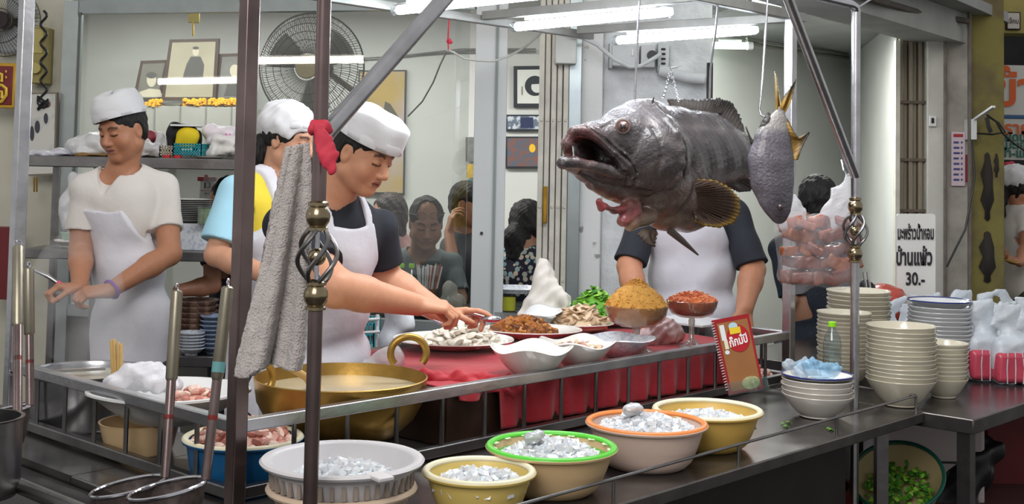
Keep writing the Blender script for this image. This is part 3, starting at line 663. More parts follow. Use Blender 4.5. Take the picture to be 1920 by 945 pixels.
# --- main cook ---
def W(px, py, Y): return P(px, py, Y)
wr0, wr1 = W(832, 590, 4.16), W(783, 572, 3.90)
cook, ch = person('person', 'person in a white cap, black shirt and white apron bending over the platters', W(625, 372, 3.98), W(585, 690, 4.12), (.74, -.67, 0), W(683, 288, 3.93), (.80, -.46, -.42), (.14, -.05, 1), 1.02,
    shs=(W(712, 428, 4.14), W(535, 425, 3.86)), els=(W(716, 520, 4.2), W(628, 540, 3.66)), wrs=(wr0, wr1), skin=(205, 148, 116), wd=1.12, bulk=1.15,
    hands=(dict(d=(1, -.05, .12), n=(-.1, -.2, -1), side=-1, curl=(.25, .8, 1.2, 1.3), s=.98, thumb=(.6, .9)), dict(d=(1, .15, -.12), n=(.1, .25, -1), side=1, curl=(.95, 1.0, 1.05, 1.1), s=1.05, thumb=(.5, 1.2))),
    shirt=TEEB, sleeve=.70, apron=dict(top=.062, bw=.105, ww=.20, mat=APR, strap=.080), fat=1.12, arm=(.064, .058, .054, .034), hair=hair_short(), cap=chef_cap(.046, (-.02, -.03), .078, .96, 1.12), lips=(150, 88, 80))
# --- left chef ---
lw0, lw1 = W(205, 545, 4.72), W(150, 540, 4.78)
chef, h2 = person('person', 'person in a white cap, white V-neck shirt and white apron, purple band on the wrist', W(228, 312, 5.02), W(250, 610, 5.06), (-.42, -.9, 0), W(229, 244, 4.98), (-.42, -.84, -.28), (-.04, 0, 1), 1.0,
    shs=(W(308, 352, 5.08), W(158, 355, 4.98)), els=(W(318, 476, 4.95), W(152, 470, 4.98)), wrs=(lw0, lw1), skin=(176, 122, 92),
    hands=(dict(d=(-.8, -.35, -.1), n=(-.3, .3, -1), side=-1, curl=(1, 1.1, 1.1, 1.1), thumb=(.6, .9)), dict(d=(-.8, -.45, .05), n=(.4, .2, -1), side=1, curl=(1.2, 1.25, 1.3, 1.3), thumb=(.5, 1.2))),
    shirt=TEEW, sleeve=.66, vneck=.12, neckl=.016, apron=dict(top=.165, bw=.095, ww=.185, mat=APR, sw=0, g=.028), hair=hair_short(), cap=chef_cap(.052, (.10, .20), .088, .82, 1.10), lips=(146, 88, 84), arm=(.052, .046, .046, .03), fat=1.14)
m = MB(); dv = (V(lw0)-W(318, 476, 4.95)).normalized(); x_, y_, _ = basis(dv); c = V(lw0)-dv*.01
m.tube([c+(x_*math.cos(t)+y_*math.sin(t))*.036 for t in [i*2*math.pi/28 for i in range(28)]], .006, 8, closed=True); m.build('wristband', M('purple_rubber', (120, 58, 168), .5), chef)
# --- woman behind in hair-net cap ---
SLB = M('light_blue_cloth', (158, 204, 222), .85, bump=.25, bs=16); YEL = M('yellow_cloth', (226, 202, 62), .85, bump=.25, bs=16)
wm, h3 = person('person', 'person in a white bonnet cap and yellow shirt with light blue sleeves behind the towel', W(522, 322, 4.62), W(505, 620, 4.7), (.9, -.42, 0), W(545, 262, 4.6), (.88, -.40, -.24), hs=1.0,
    shs=(W(566, 375, 4.80), W(440, 368, 4.5)), els=(W(600, 480, 4.75), W(405, 478, 4.42)), wrs=(W(640, 540, 4.6), W(510, 520, 4.3)), skin=(196, 146, 118), vox=.0045,
    hands=(dict(d=(1, -.3, 0), n=(0, 0, -1), side=-1), dict(d=(1, -.3, 0), n=(0, 0, -1), side=1)), shirt=YEL, sleeve=.1, apron=dict(top=.10, bw=.10, ww=.17, mat=APR), hair=hair_bob(HAIR, .0, bun=((0, -.115, -.085), (.055, .055, .085))), cap=net_cap())
sd = SD(.005, .01)
for i, (a, b) in enumerate(((W(585, 370, 4.78), W(600, 480, 4.75)), (W(440, 368, 4.5), W(405, 478, 4.42)))):
    d = b-a; sd.cone(a-d*.05, a+d*.95, .066, .070); sd.plane(a+d*.78, d.normalized(), k=.002) if i else sd
sd.build('sleeves', SLB, wm, disp=wob(0, .003))
# --- chef hidden behind the hanging fish ---
c4, h4 = person('person', 'person in a black shirt and white apron whose head is hidden by the grouper', W(1293, 352, 5.36), W(1300, 600, 5.4), (-.12, -1, 0), W(1288, 288, 5.32), (-.2, -.95, -.25), shs=(W(1378, 402, 5.36), W(1208, 402, 5.36)), els=(W(1412, 505, 5.26), W(1180, 500, 5.26)), wrs=(W(1396, 578, 5.08), W(1198, 585, 5.08)), skin=(182, 126, 96), vox=.0045,
    hands=(dict(d=(-.05, -.5, -.8), n=(-.5, .6, -.4), side=-1, curl=(.6, .6, .7, .7)), dict(d=(.05, -.5, -.8), n=(.5, .6, -.4), side=1, curl=(.6, .6, .7, .7))), shirt=TEEB, sleeve=.92, apron=dict(top=.09, bw=.105, ww=.20, mat=APR), hair=hair_short(), wd=1.2, arm=(.056, .052, .052, .036))
# --- diners behind the glass ---
GREYT = M('grey_tshirt_cloth', (96, 106, 106), .85, bump=.3, bs=16, ns=5, na=.15); PINK = M('dusty_pink_cloth', (176, 136, 132), .85)
mn, hm = person('person', 'seated balding person in grey with glasses pushed up on the head, behind the glass', W(792, 468, 6.85), W(792, 640, 7.0), (.1, -1, 0), W(799, 418, 6.70), (.14, -.93, -.34), hs=1.12, shs=(W(848, 495, 6.85), W(733, 495, 6.85)), els=(W(862, 560, 6.75), W(722, 560, 6.8)), wrs=(W(850, 595, 6.55), W(755, 595, 6.6)), skin=(150, 108, 84), vox=.005, closed=True, fat=1.12, shirt=GREYT, sleeve=.8, neckl=.015, trousers=True, sit=True, hands=None,
    hair=hair_short(HAIR, -.03, bald=True))
GLR = M('thin_glasses_frame', (96, 84, 70), .3, .6)
for i in (-1, 1):
    m = MB(); c = hm(i*.033, .088, .075); m.tube([c+(hm.r*(math.cos(t)*.025)+(hm.u*.6-hm.f*.5).normalized()*(math.sin(t)*.018)) for t in [k*math.pi/10 for k in range(20)]], .0022, 6, closed=True); m.tube([hm(i*.058, .085, .075), hm(i*.088, .02, .06), hm(i*.088, -.04, .04)], .002, 6); m.build('eyeglass', GLR, mn)
person('person', 'seated person with a brown bob and pink shirt facing left, behind the glass', W(738, 445, 7.3), W(742, 640, 7.3), (-.8, -.5, 0), W(727, 402, 7.25), (-.85, -.5, -.1), hs=1.0, shs=(W(722, 462, 7.15), W(775, 460, 7.4)), els=(W(715, 540, 7.1), W(785, 540, 7.4)), wrs=(W(700, 580, 7.0), W(760, 580, 7.2)), skin=(176, 132, 110), vox=.006, closed=False, shirt=PINK, sleeve=.6, sit=True, hair=hair_bob(HAIRB, .10))
person('person', 'seated dark-haired person resting the head on a raised hand beside the grey column', W(872, 432, 7.2), W(890, 640, 7.2), (.6, -.8, 0), W(878, 383, 7.15), (.9, -.3, -.1), hs=1.05, shs=(W(925, 462, 7.3), W(846, 462, 7.1)), els=(W(940, 540, 7.2), W(856, 545, 6.8)), wrs=(W(920, 575, 7), W(842, 435, 7.0)), skin=(158, 112, 84), vox=.005, closed=False, shirt=M('dark_grey_cloth', (58, 60, 62), .85), sleeve=.55, sit=True, hair=hair_short(HAIR, -.07),
    hands=(None, dict(d=(.2, .1, 1), n=(.8, .3, -.1), side=1, curl=(.5, .6, .7, .8), s=1.0)))
FLO = M('floral_cloth', (34, 30, 52), .8); nt = FLO.node_tree; vo = nt.nodes.new('ShaderNodeTexVoronoi'); vo.inputs['Scale'].default_value = 30; tc = nt.nodes.new('ShaderNodeTexCoord'); rp_ = nt.nodes.new('ShaderNodeValToRGB'); nt.links.new(tc.outputs['Object'], vo.inputs['Vector']); nt.links.new(vo.outputs['Distance'], rp_.inputs[0]); mx = nt.nodes.new('ShaderNodeMix'); mx.data_type = 'RGBA'; hs_ = nt.nodes.new('ShaderNodeMix'); hs_.data_type = 'RGBA'; hs_.inputs[6].default_value = (*S((120, 168, 176)), 1); hs_.inputs[7].default_value = (*S((214, 196, 170)), 1)
sx = nt.nodes.new('ShaderNodeSeparateColor'); nt.links.new(vo.outputs['Color'], sx.inputs[0]); nt.links.new(sx.outputs[0], hs_.inputs[0]); rp_.color_ramp.elements[0].position = .42; rp_.color_ramp.elements[1].position = .47; nt.links.new(rp_.outputs[0], mx.inputs[0]); nt.links.new(hs_.outputs[2], mx.inputs[6]); mx.inputs[7].default_value = (*S((30, 28, 48)), 1); nt.links.new(mx.outputs[2], nt.nodes['Principled BSDF'].inputs['Base Color'])
person('person', 'seated person seen from behind with a black ponytail and a navy floral dress', W(978, 468, 7.0), W(975, 640, 7.0), (.45, .9, 0), W(992, 420, 7.05), (.6, .8, 0), hs=1.1, shs=(W(930, 488, 7.0), W(1025, 488, 7.0)), els=(W(925, 560, 7.1), W(1035, 560, 7.1)), wrs=(W(940, 590, 7.3), W(1020, 590, 7.3)), skin=(170, 126, 102), vox=.006, shirt=FLO, sleeve=.7, sit=True, hair=hair_bob(HAIR, .05, tail=([(0, -.10, .0), (0, -.13, -.06), (0, -.12, -.15)], [.03, .055, .045])))
# --- back of the dark-haired person on the right ---
DOT = M('navy_woven_cloth', (40, 48, 60), .85, ns=160, na=.7)
person('person', 'seated person seen from behind in dark woven clothes behind the hanging plastic bag', W(1528, 420, 6.25), W(1535, 650, 6.25), (.05, 1, 0), W(1530, 378, 6.25), (-.1, 1, .0), hs=1.08, shs=(W(1462, 465, 6.25), W(1592, 465, 6.25)), els=(W(1482, 560, 6.2), W(1585, 560, 6.2)), wrs=(W(1500, 620, 6.4), W(1570, 620, 6.4)), skin=(170, 126, 102), vox=.007, shirt=DOT, sleeve=.96, sit=True, trousers=DOT, wd=1.1, hair=hair_bob(HAIR, .03), lip_amt=0)
# --- woman at the right edge ---
pw, h7 = person('person', 'person in a white cap and white shirt holding a phone at the right edge', W(1912, 388, 8.0), W(1912, 540, 8.0), (.9, .3, 0), W(1911, 350, 8.0), (.95, .2, -.1), hs=1.0, shs=(W(1925, 410, 7.9), W(1900, 405, 8.1)), els=(W(1925, 465, 7.8), W(1925, 465, 8.1)), wrs=(W(1912, 492, 7.6), W(1950, 490, 7.8)), skin=(178, 122, 94), vox=.006, shirt=TEEW, sleeve=.55, trousers=M('olive_trouser_cloth', (70, 76, 58), .85), hair=hair_bob(HAIR, .02, tail=([(0, -.09, -.02), (0, -.12, -.12), (0, -.10, -.2)], [.03, .03, .02])), cap=net_cap(), hands=(dict(d=(-1, -.2, .2), n=(0, -.3, 1), side=1, curl=(.8, .8, .8, .8)), None))
# --- person half hidden low behind the shelf ---
person('person', 'dark-haired person in navy with a white sleeve, low behind the crockery shelf', W(440, 430, 6.02), W(440, 640, 6.05), (-.7, -.7, 0), W(428, 378, 5.98), (-.8, -.5, -.2), hs=.95, shs=(W(400, 460, 5.9), W(490, 460, 6.1)), els=(W(398, 535, 5.85), W(500, 540, 6.0)), wrs=(W(335, 545, 5.75), W(460, 580, 5.8)), skin=(168, 118, 92), vox=.006, shirt=M('navy_cloth', (34, 38, 54), .85), sleeve=.5, trousers=True, hair=hair_bob(HAIR, .03))
# ---------------- hanging grouper ----------------
def FY(px): return 3.86+(px-1060)*.0024
def Q(px, py, dy=0): return P(px, py, FY(px)+dy)
GA = V((.66, .75, 0)).normalized(); GN = V((GA.y, -GA.x, 0)); GR = [list(GA), list(GN), [0, 0, 1]]
FISHM = M('wet_fish_skin', (90, 84, 84), .27, vcol=True, ns=16, na=.5, bump=.4, bs=110, spec=.6, coat=.35)
FINM = M('fin_membrane', (74, 60, 50), .4, vcol=True, ns=30, na=.3, bump=.3, bs=60)
gf = empty('grouper_fish', Q(1240, 440), 'huge dark grey grouper hanging on rods with its mouth gaping open', 'fish')
sd = SD(.0042, .035); e = lambda px, py, r, dy=0, **k: sd.ell(Q(px, py, dy), r, GR, **k)
e(1262, 292, (.25, .115, .180)); e(1196, 285, (.19, .125, .155)); e(1318, 284, (.24, .098, .150)); e(1250, 360, (.17, .10, .135)); e(1290, 388, (.13, .08, .09))
e(1212, 232, (.16, .07, .085)); e(1360, 290, (.2, .07, .105))
sd.cone(Q(1370, 295), Q(1425, 318), .062, .035, flat=(GN, .5))
sd.cone(Q(1165, 262), Q(1108, 268), .098, .058, k=.04); sd.cone(Q(1105, 262, .02), Q(1084, 262, .02), .055, .042, k=.03)
sd.cone(Q(1200, 345), Q(1100, 322), .075, .036, k=.03); sd.cone(Q(1100, 320), Q(1071, 307), .034, .026, k=.02)
sd.cone(Q(1195, 375), Q(1110, 345), .04, .022, k=.02)
# mouth cavity
sd.ell(Q(1108, 288, -.03), (.108, .092, .050), [list((GA+V((0, 0, -.12))).normalized()), list(GN), list((UP+GA*.12).normalized())], op='s', k=.012)
sd.ell(Q(1090, 280, -.06), (.07, .075, .044), GR, op='s', k=.012)
lipU = [Q(1066, 288, .03), Q(1062, 268, -.0), Q(1074, 246, -.03), Q(1097, 243, -.06), Q(1122, 258, -.085), Q(1145, 287, -.105), Q(1165, 308, -.115), Q(1186, 325, -.105)]
sd.chain(lipU, [.014, .016, .017, .016, .0155, .016, .019, .015], k=.008)
sd.chain([Q(1062, 303, .02), Q(1056, 306, -.02), Q(1080, 305, -.05), Q(1110, 311, -.08), Q(1140, 320, -.10), Q(1168, 332, -.11)], [.018, .021, .019, .019, .018, .012], k=.008)
sd.chain([Q(1108, 238, -.05), Q(1135, 262, -.10), Q(1165, 292, -.13), Q(1188, 318, -.13)], [.012, .014, .016, .014], k=.008)
sd.ell(Q(1204, 290, -.012), (.196, .158, .158), GR, k=.003)
sd.ell(Q(1225, 345, -.012), (.13, .132, .12), GR, k=.01)
# far cheek closing the mouth
sd.ell(Q(1112, 283, .075), (.10, .022, .075), GR, k=.012)
# find points on the skin surface, then cut the gill cover edge and jaw grooves there
_v0, _vx, _ds = None, sd.vox, 0
sd.vox = .007; _v0, _ = sd.mesh(); sd.vox = _vx; _E = np.array(EYE)
def surf(px, py, push=0.):
    d = np.array(P(px, py, 4.0))-_E; d /= np.linalg.norm(d); r = _v0-_E; t = r@d; e_ = np.linalg.norm(r-t[:, None]*d, axis=1); k = np.where(e_ < .009)[0]
    if len(k) == 0: k = np.array([np.argmin(e_)])
    p = _v0[k[np.argmin(t[k])]]; return p+d*push
OPL = [(1243, 205), (1262, 222), (1280, 248), (1290, 278), (1291, 308), (1284, 332), (1268, 350)]; MXL = [(1104, 236), (1130, 253), (1160, 280), (1186, 306), (1196, 326), (1190, 340)]; POL = [(1226, 236), (1240, 262), (1244, 300), (1234, 330)]; JWL = [(1090, 330), (1130, 345), (1175, 358), (1215, 366)]
sd.chain([surf(x-9, y, .004) for x, y in OPL], [.010]*7, k=.016)
sd.chain([surf(x, y, -.001) for x, y in OPL], [.0065]*7, op='s', k=.010)
sd.chain([surf(x-6, y+6, .004) for x, y in MXL], [.011]*6, k=.010)
sd.chain([surf(x, y, -.001) for x, y in MXL], [.0055]*6, op='s', k=.007)
sd.chain([surf(x, y, -.002) for x, y in POL], [.006]*4, op='s', k=.014)
sd.chain([surf(x, y, -.001) for x, y in JWL], [.006]*4, op='s', k=.010)
sd.chain([surf(1150, 226, .003), surf(1132, 236, .003)], [.007, .006], op='s', k=.006)
# gill flesh under the jaw
fl = [((1150, 393), (1132, 386), .014, .014), ((1128, 390), (1124, 378), .014, .012), ((1150, 394), (1190, 385), .014, .024), ((1166, 414), (1190, 398), .019, .026), ((1172, 402), (1178, 385), .016, .02), ((1182, 420), (1215, 402), .022, .035)]
for a, b, ra, rb in fl: sd.cone(Q(*a, -.06), Q(*b, -.06), ra, rb, k=.012)
sd.ell(Q(1155, 380, -.06), (.05, .05, .013), GR, op='s', k=.008)
# eye socket ring
sd.ell(Q(1168, 237, -.112), (.030, .024, .030), GR, k=.012)
def q_(px, py, dy=0): return np.array(Q(px, py, dy))
def fish_cols(vs):
    n1 = np.sin(vs[:, 0]*31+np.sin(vs[:, 2]*43)*1.5)*np.sin(vs[:, 2]*37+vs[:, 1]*29)
    z = vs[:, 2]; c = np.tile(np.array(S((76, 70, 72))), (len(vs), 1)); zb = q_(1250, 420)[2]
    def mixin(m, col): m = np.clip(m, 0, 1)[:, None]; c[:] = c*(1-m)+np.array(S(col))*m
    mixin(np.clip(n1*.5, 0, .55), (46, 42, 44)); mixin(np.clip(-n1*.5, 0, .45), (128, 120, 118))
    mixin(np.clip((zb+.20-z)/.16, 0, .75), (104, 80, 66)); mixin(np.clip((zb+.05-z)/.05, 0, .6), (150, 128, 108))
    d = lambda p, s: np.exp(-((vs-p)**2).sum(1)/s**2)
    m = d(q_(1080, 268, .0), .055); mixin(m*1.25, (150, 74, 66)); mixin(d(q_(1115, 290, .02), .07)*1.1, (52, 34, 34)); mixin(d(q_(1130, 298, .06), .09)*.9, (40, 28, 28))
    for p in ((1132, 386), (1122, 380), (1170, 410), (1185, 398), (1160, 392)): mixin(d(q_(*p, -.07), .032)*1.15, (158, 70, 74))
    mixin(d(q_(1180, 432, -.06), .03)*.7, (196, 170, 120))
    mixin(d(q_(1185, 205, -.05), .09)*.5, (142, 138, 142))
    def p3(L_, w, amt, col):
        pp = [surf(*q) for q in L_]; best = np.full(len(vs), 9.)
        for a_, b_ in zip(pp, pp[1:]):
            ab = b_-a_; t = np.clip(((vs-a_)@ab)/(ab@ab+1e-9), 0, 1); best = np.minimum(best, np.linalg.norm(vs-a_-t[:, None]*ab, axis=1))
        mixin(np.exp(-(best/w)**2)*amt, col)
    p3(OPL, .010, .9, (20, 17, 17)); p3(MXL, .008, .8, (28, 24, 24)); p3(POL, .009, .5, (40, 36, 36)); p3(JWL, .010, .6, (60, 46, 38))  # shade of the carved grooves also painted in as dark lines
    return c
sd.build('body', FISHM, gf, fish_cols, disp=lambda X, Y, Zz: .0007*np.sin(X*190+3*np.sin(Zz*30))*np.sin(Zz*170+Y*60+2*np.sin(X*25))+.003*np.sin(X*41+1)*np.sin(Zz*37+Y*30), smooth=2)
ec = Q(1168, 237, -.135)
m = MB(); m.ball(ec, .021, 24); ey = m.build('eye', M('fish_eye', (104, 76, 70), .1, coat=.8), gf)
m = MB(); dn = (EYE-ec).normalized(); m.ball(ec+dn*.0095, .0135, 20); m.build('pupil', M('fish_pupil', (58, 48, 52), .08, coat=1), ey)
m = MB(); x_, y_, _ = basis(dn); m.tube([ec+dn*.006+(x_*math.cos(t)+y_*math.sin(t))*.0215 for t in [i*math.pi/12 for i in range(24)]], .0045, 8, closed=True); m.build('eye_ring', M('eye_ring_flesh', (108, 92, 88), .4), ey)
def fin(name, root_a, root_b, tips, mat, parent, c0, c1, thick=.004, nr=26, rag=.04, edge=None, nrm=None, rip=.004):
    """fan from root edge (a->b) to a tip curve"""
    root_a, root_b = V(root_a), V(root_b); tips = [V(t) for t in tips]; vs = []; cols = []; nv = 14
    rr = random.Random(3); nn_ = V(nrm) if nrm is not None else GN
    def tip(t):
        x = t*(len(tips)-1); i = min(int(x), len(tips)-2); f = x-i; return tips[i].lerp(tips[i+1], f)
    nu = nr*3
    for i in range(nu+1):
        t = i/nu; a = root_a.lerp(root_b, t); b = tip(t); rg = 1+rag*(rr.random()-.5)-(.05 if i % 3 == 0 else 0)*(rag > 0)
        for j in range(nv+1):
            s_ = j/nv; p = a.lerp(b, s_*rg)+nn_*(rip*math.cos(i*2*math.pi/3)*s_)+nn_*(.012*math.sin(s_*3)*math.sin(t*7)); vs.append(p)
            k = max(0, (s_-.72)/.28) if edge is None else max(0, (s_-edge)/(1-edge)); cc = [S(c0)[q]*(1-k)+S(c1)[q]*k for q in range(3)]; m_ = .82+.18*math.cos(i*2*math.pi/3); cols.append([q*m_ for q in cc])
    fs = [(i*(nv+1)+j, (i+1)*(nv+1)+j, (i+1)*(nv+1)+j+1, i*(nv+1)+j+1) for i in range(nu) for j in range(nv)]
    o = mesh_obj(name, vs, fs, mat, parent, True, cols=np.array(cols)); return solid(o, thick)
fin('pectoral_fin', Q(1292, 345, -.16), Q(1300, 400, -.15), [Q(1300, 335, -.17), Q(1340, 338, -.22), Q(1368, 352, -.24), Q(1386, 372, -.24), Q(1389, 398, -.23), Q(1378, 418, -.21), Q(1350, 427, -.19), Q(1318, 423, -.17), Q(1302, 415, -.16)], FINM, gf, (76, 56, 46), (170, 136, 50), .007, edge=.84, rag=.03)
fin('dorsal_fin', Q(1262, 203, -.02), Q(1384, 262, .0), [Q(1250, 186), Q(1280, 187), Q(1310, 188), Q(1340, 186), Q(1356, 186), Q(1372, 194), Q(1386, 215), Q(1396, 250)], FINM, gf, (92, 86, 82), (62, 58, 58), .009, rag=.12)
fin('pelvic_fin', Q(1205, 428, -.08), Q(1228, 432, -.06), [Q(1195, 440, -.12), Q(1208, 456, -.13), Q(1228, 462, -.12), Q(1229, 440, -.1)], FINM, gf, (110, 94, 82), (84, 72, 64), .006, nr=9, rag=0)
fin('anal_fin', Q(1358, 345, 0), Q(1392, 330, 0), [Q(1368, 352), Q(1385, 360), Q(1408, 358), Q(1416, 345)], FINM, gf, (72, 60, 56), (52, 44, 42), .006, nr=10)
m = MB(); m.tube([Q(1256, 432, -.08), Q(1280, 452, -.1), Q(1309, 478, -.12)], [.014, .011, .003], 10); m.build('pelvic_fin', M('dark_fin_ray', (78, 70, 66), .4), gf)
fin('tail_fin', Q(1418, 300), Q(1418, 335), [Q(1455, 275), Q(1470, 310), Q(1455, 350)], FINM, gf, (72, 66, 64), (52, 48, 48), .006, nr=12)
for (a, b) in (((1222, 197), (1226, 182)), ((1350, 214), (1359, 205))):
    m = MB(); m.tube([Q(*a, -.06), Q(*b, -.07)], [.006, .0015], 8); m.build('dorsal_spine', DARK, gf)
def rod(pts, label, r=.0042, mat=CHROME, name='hanging_rod'):
    m = MB(); m.tube(pts, r, 10); return tag(m.build(name, mat), label, 'rod')
def bartop(px, py, Y): return P(px, py, Y)
rod([P(1200, -18, FY(1190)+.0), P(1196, 60, FY(1190)), P(1190, 190, FY(1190)), P(1188, 205, FY(1190))], 'steel rod going down into the head of the grouper')
rod([P(1347, -18, FY(1330)-.05), P(1342, 60, FY(1330)-.04), P(1332, 130, FY(1330)), P(1330, 205, FY(1330))], 'steel rod above the grouper dorsal fin')
rod([P(1440, -18, 4.2), P(1437, 40, 4.2), P(1430, 150, 4.19), P(1424, 205, 4.17), P(1428, 216, 4.16), P(1437, 220, 4.13), P(1452, 214, 4.12)], 'bent pale rod with a hook holding the smaller fish', .004, name='hanging_hook')
# chain of small links
chn = empty('chain', P(1258, 126, 5.0), 'thin metal chain hanging in a V above the grouper back', 'chain')
m = MB()
for (x1, y1) in ((1243, 184), (1274, 191)):
    for i in range(14):
        a = P(1258+(x1-1258)*i/14, 132+(y1-132)*i/14, 4.55-.3*i/14); b = P(1258+(x1-1258)*(i+.8)/14, 132+(y1-132)*(i+.8)/14, 4.55-.3*(i+.8)/14)
        d = (b-a); x_, y_, z_ = basis(d); x_ = x_ if i % 2 else y_; c = (a+b)/2; L_ = d.length*.62
        m.tube([c+z_*(math.cos(t)*L_)+x_*(math.sin(t)*.0045) for t in [k*math.pi/5 for k in range(10)]], .0014, 5, closed=True)
m.build('links', CHROME, chn)
m = MB(); m.tube([P(1258, 133, 4.55), P(1257, 127, 4.6), P(1268, 126, 4.9), P(1278, 123, 5.45)], .003, 6); m.build('hook', DARK, chn)
# ---------------- the smaller fish ----------------
def B2(px, py, dy=0): return P(px, py, 4.12+dy)
f2 = empty('hanging_fish', B2(1460, 420), 'smooth grey fish hanging head down by its forked tail beside the plastic bag', 'fish')
sd = SD(.0035, .02); YV = V((0, 1, 0))
pts = [(1463, 206), (1457, 232), (1449, 262), (1445, 300), (1448, 340), (1455, 375), (1460, 398), (1461, 408)]; rs = [.014, .032, .058, .073, .069, .052, .032, .018]
sd.chain([B2(*p) for p in pts], rs, flat=(YV, .42), k=.01)
z0, z1 = B2(0, 420).z, B2(0, 200).z
def f2c(vs):
    c = np.tile(np.array(S((98, 94, 102))), (len(vs), 1)); x = vs[:, 0]; z = vs[:, 2]; s_ = np.sin(x*330+np.sin(z*9)*2)*.5+.5
    m = (s_*.22)[:, None]; c = c*(1-m)+np.array(S((78, 72, 82)))*m; k = np.clip((B2(0, 350).z-z)/.1, 0, .6)[:, None]; c = c*(1-k)+np.array(S((72, 60, 62)))*k
    k = np.clip((z-B2(0, 222).z)/.03, 0, .8)[:, None]; c = c*(1-k)+np.array(S((150, 146, 140)))*k; return c
sd.build('body', FISHM, f2, f2c, smooth=2)
YL = (168, 132, 60); YF = (0, -1, 0)
fin('tail_fin', B2(1455, 212), B2(1464, 210), [B2(1452, 132), B2(1457, 150), B2(1463, 190)], FINM, f2, YL, (196, 184, 150), .003, nr=8, nrm=YF, rip=.002, edge=.4, rag=.1)
fin('tail_fin', B2(1462, 210), B2(1470, 214), [B2(1466, 185), B2(1480, 168), B2(1493, 148), B2(1486, 180)], FINM, f2, (172, 136, 60), (64, 58, 50), .003, nr=8, nrm=YF, rip=.002, edge=.6, rag=.04)
fin('dorsal_fin', B2(1455, 222), B2(1412, 275), [B2(1440, 210), B2(1428, 228), B2(1416, 258), B2(1409, 272), B2(1398, 237)], FINM, f2, (82, 76, 74), (58, 54, 56), .004, nr=10, nrm=YF, rip=.002, edge=.3, rag=0)
fin('anal_fin', B2(1470, 225), B2(1486, 300), [B2(1476, 222), B2(1488, 248), B2(1500, 262), B2(1519, 247), B2(1508, 268), B2(1495, 300)], FINM, f2, YL, (48, 44, 44), .004, nr=12, nrm=YF, rip=.002, edge=.55, rag=0)
m = MB(); m.ball(B2(1463, 388, -.028), .010, 16); m.build('eye', M('dark_fish_eye', (60, 46, 48), .1, coat=.8), f2)
m = MB(); m.tube([B2(1451, 402, -.012), B2(1460, 407, -.017), B2(1468, 403, -.012)], .0012, 6); m.build('mouth', M('dark_slit', (40, 30, 32), .6), f2)
# ---------------- bags of pork hanging from the right post ----------------
bagf = filmm('thin_clear_plastic', (232, 230, 236), .17, .12)
def BG(px, py, dy=0): return P(px, py, 4.43+dy)
bg = empty('plastic_bag', BG(1535, 550), 'clear plastic bag of brown pork pieces hanging on the right round post', 'bag')
sd = SD(.005, .03); YV = V((0, 1, 0))
sd.box(BG(1532, 474), (.134, .074, .118), rd=.04); sd.cone(BG(1480, 430), BG(1595, 425), .04, .04, k=.04); sd.ell(BG(1500, 535), (.05, .04, .035)); sd.ell(BG(1570, 505), (.06, .045, .05))
sd.build('bag_film', bagf, bg, disp=wob(0, .007, 14), smooth=1)
bagh = filmm('milky_bag_handle', (232, 232, 236), .62, .25)
for pts_, rs_ in (([(1552, 425), (1572, 395), (1585, 360), (1592, 330)], [.045, .030, .016, .006]), ([(1484, 425), (1487, 400), (1488, 368)], [.040, .024, .006])):
    sd = SD(.004, .02); sd.chain([BG(*p) for p in pts_], rs_, k=.02, flat=(YV, .22)); sd.build('bag_handle', bagh, bg, disp=wob(0, .001, 30))
PK = M('braised_pork', (124, 58, 38), .4, ns=30, na=.4, bump=.4, bs=60, coat=.3); PKT = M('pork_rind', (160, 88, 50), .35, ns=20, na=.3); PKP = M('pork_fat', (172, 108, 88), .4, ns=20, na=.2)
rr = random.Random(5)
k_ = 0
for row in range(5):
    for c_ in range(5):
        px = 1481+c_*26+rr.uniform(-6, 6)+(row % 2)*8; py = 418+row*25+rr.uniform(-4, 4)
        sd = SD(.005, .004); ax_ = Matrix.Rotation(rr.uniform(-.5, .5), 3, 'Y') @ Matrix.Rotation(rr.uniform(-.8, .8), 3, 'Z'); Rm = [list(ax_[i]) for i in range(3)]
        sd.box(BG(px, py, rr.uniform(-.028, .012)), [w_*rr.uniform(.7, 1.25) for w_ in (.038, .026, .022)], Rm, .006); o = sd.build('pork_piece', (PK, PKP, PKT, PK, PK)[rr.randrange(5)], None, disp=wob(0, .002, 50)); k_ += 1
        tag(o, '%s pork chunk in the %s row inside the hanging plastic bag' % (('leftmost', 'second', 'middle', 'fourth', 'rightmost')[c_], ('top', 'second', 'middle', 'fourth', 'bottom')[row]), 'meat', 'pork chunks in the hanging bag')
m = MB(); m.tube([P(1578, 300, 4.30), P(1582, 318, 4.28), P(1590, 330, 4.40), P(1600, 322, 4.30), P(1603, 310, 4.29)], .003, 8); tag(m.build('bag_hook', CHROME), 'small wire hook on the right round post holding the plastic bag', 'hook')
# ---------------- towel and red rag on the left post ----------------
TOW = M('grey_terry_cloth', (210, 202, 198), .95, ns=26, na=.25, bump=1.0, bs=220, sheen=.4)
def TW(px, py, dy=0): return P(px, py, 2.60+dy)
L_ = [(541, 276), (528, 330), (515, 380), (500, 450), (484, 520), (466, 590), (452, 650), (443, 700)]; R_ = [(578, 268), (580, 330), (580, 400), (578, 460), (576, 520), (572, 590), (568, 650), (560, 690)]
def lerp_l(L, t):
    x = t*(len(L)-1); i = min(int(x), len(L)-2); f = x-i; return (L[i][0]*(1-f)+L[i+1][0]*f, L[i][1]*(1-f)+L[i+1][1]*f)
def towf(u, v):
    a = lerp_l(L_, v); b = lerp_l(R_, v); px = a[0]+(b[0]-a[0])*u; py = a[1]+(b[1]-a[1])*u+(8*math.sin(u*9)*v*v)+v*v*6*math.sin(u*4+2)
    dy = .022*math.sin(u*11+v*1.5)*(.2+v)+.012*math.sin(u*23+2)*v+.05*(1-v)**3*0
    return TW(px, py, dy+.03+.02*u)
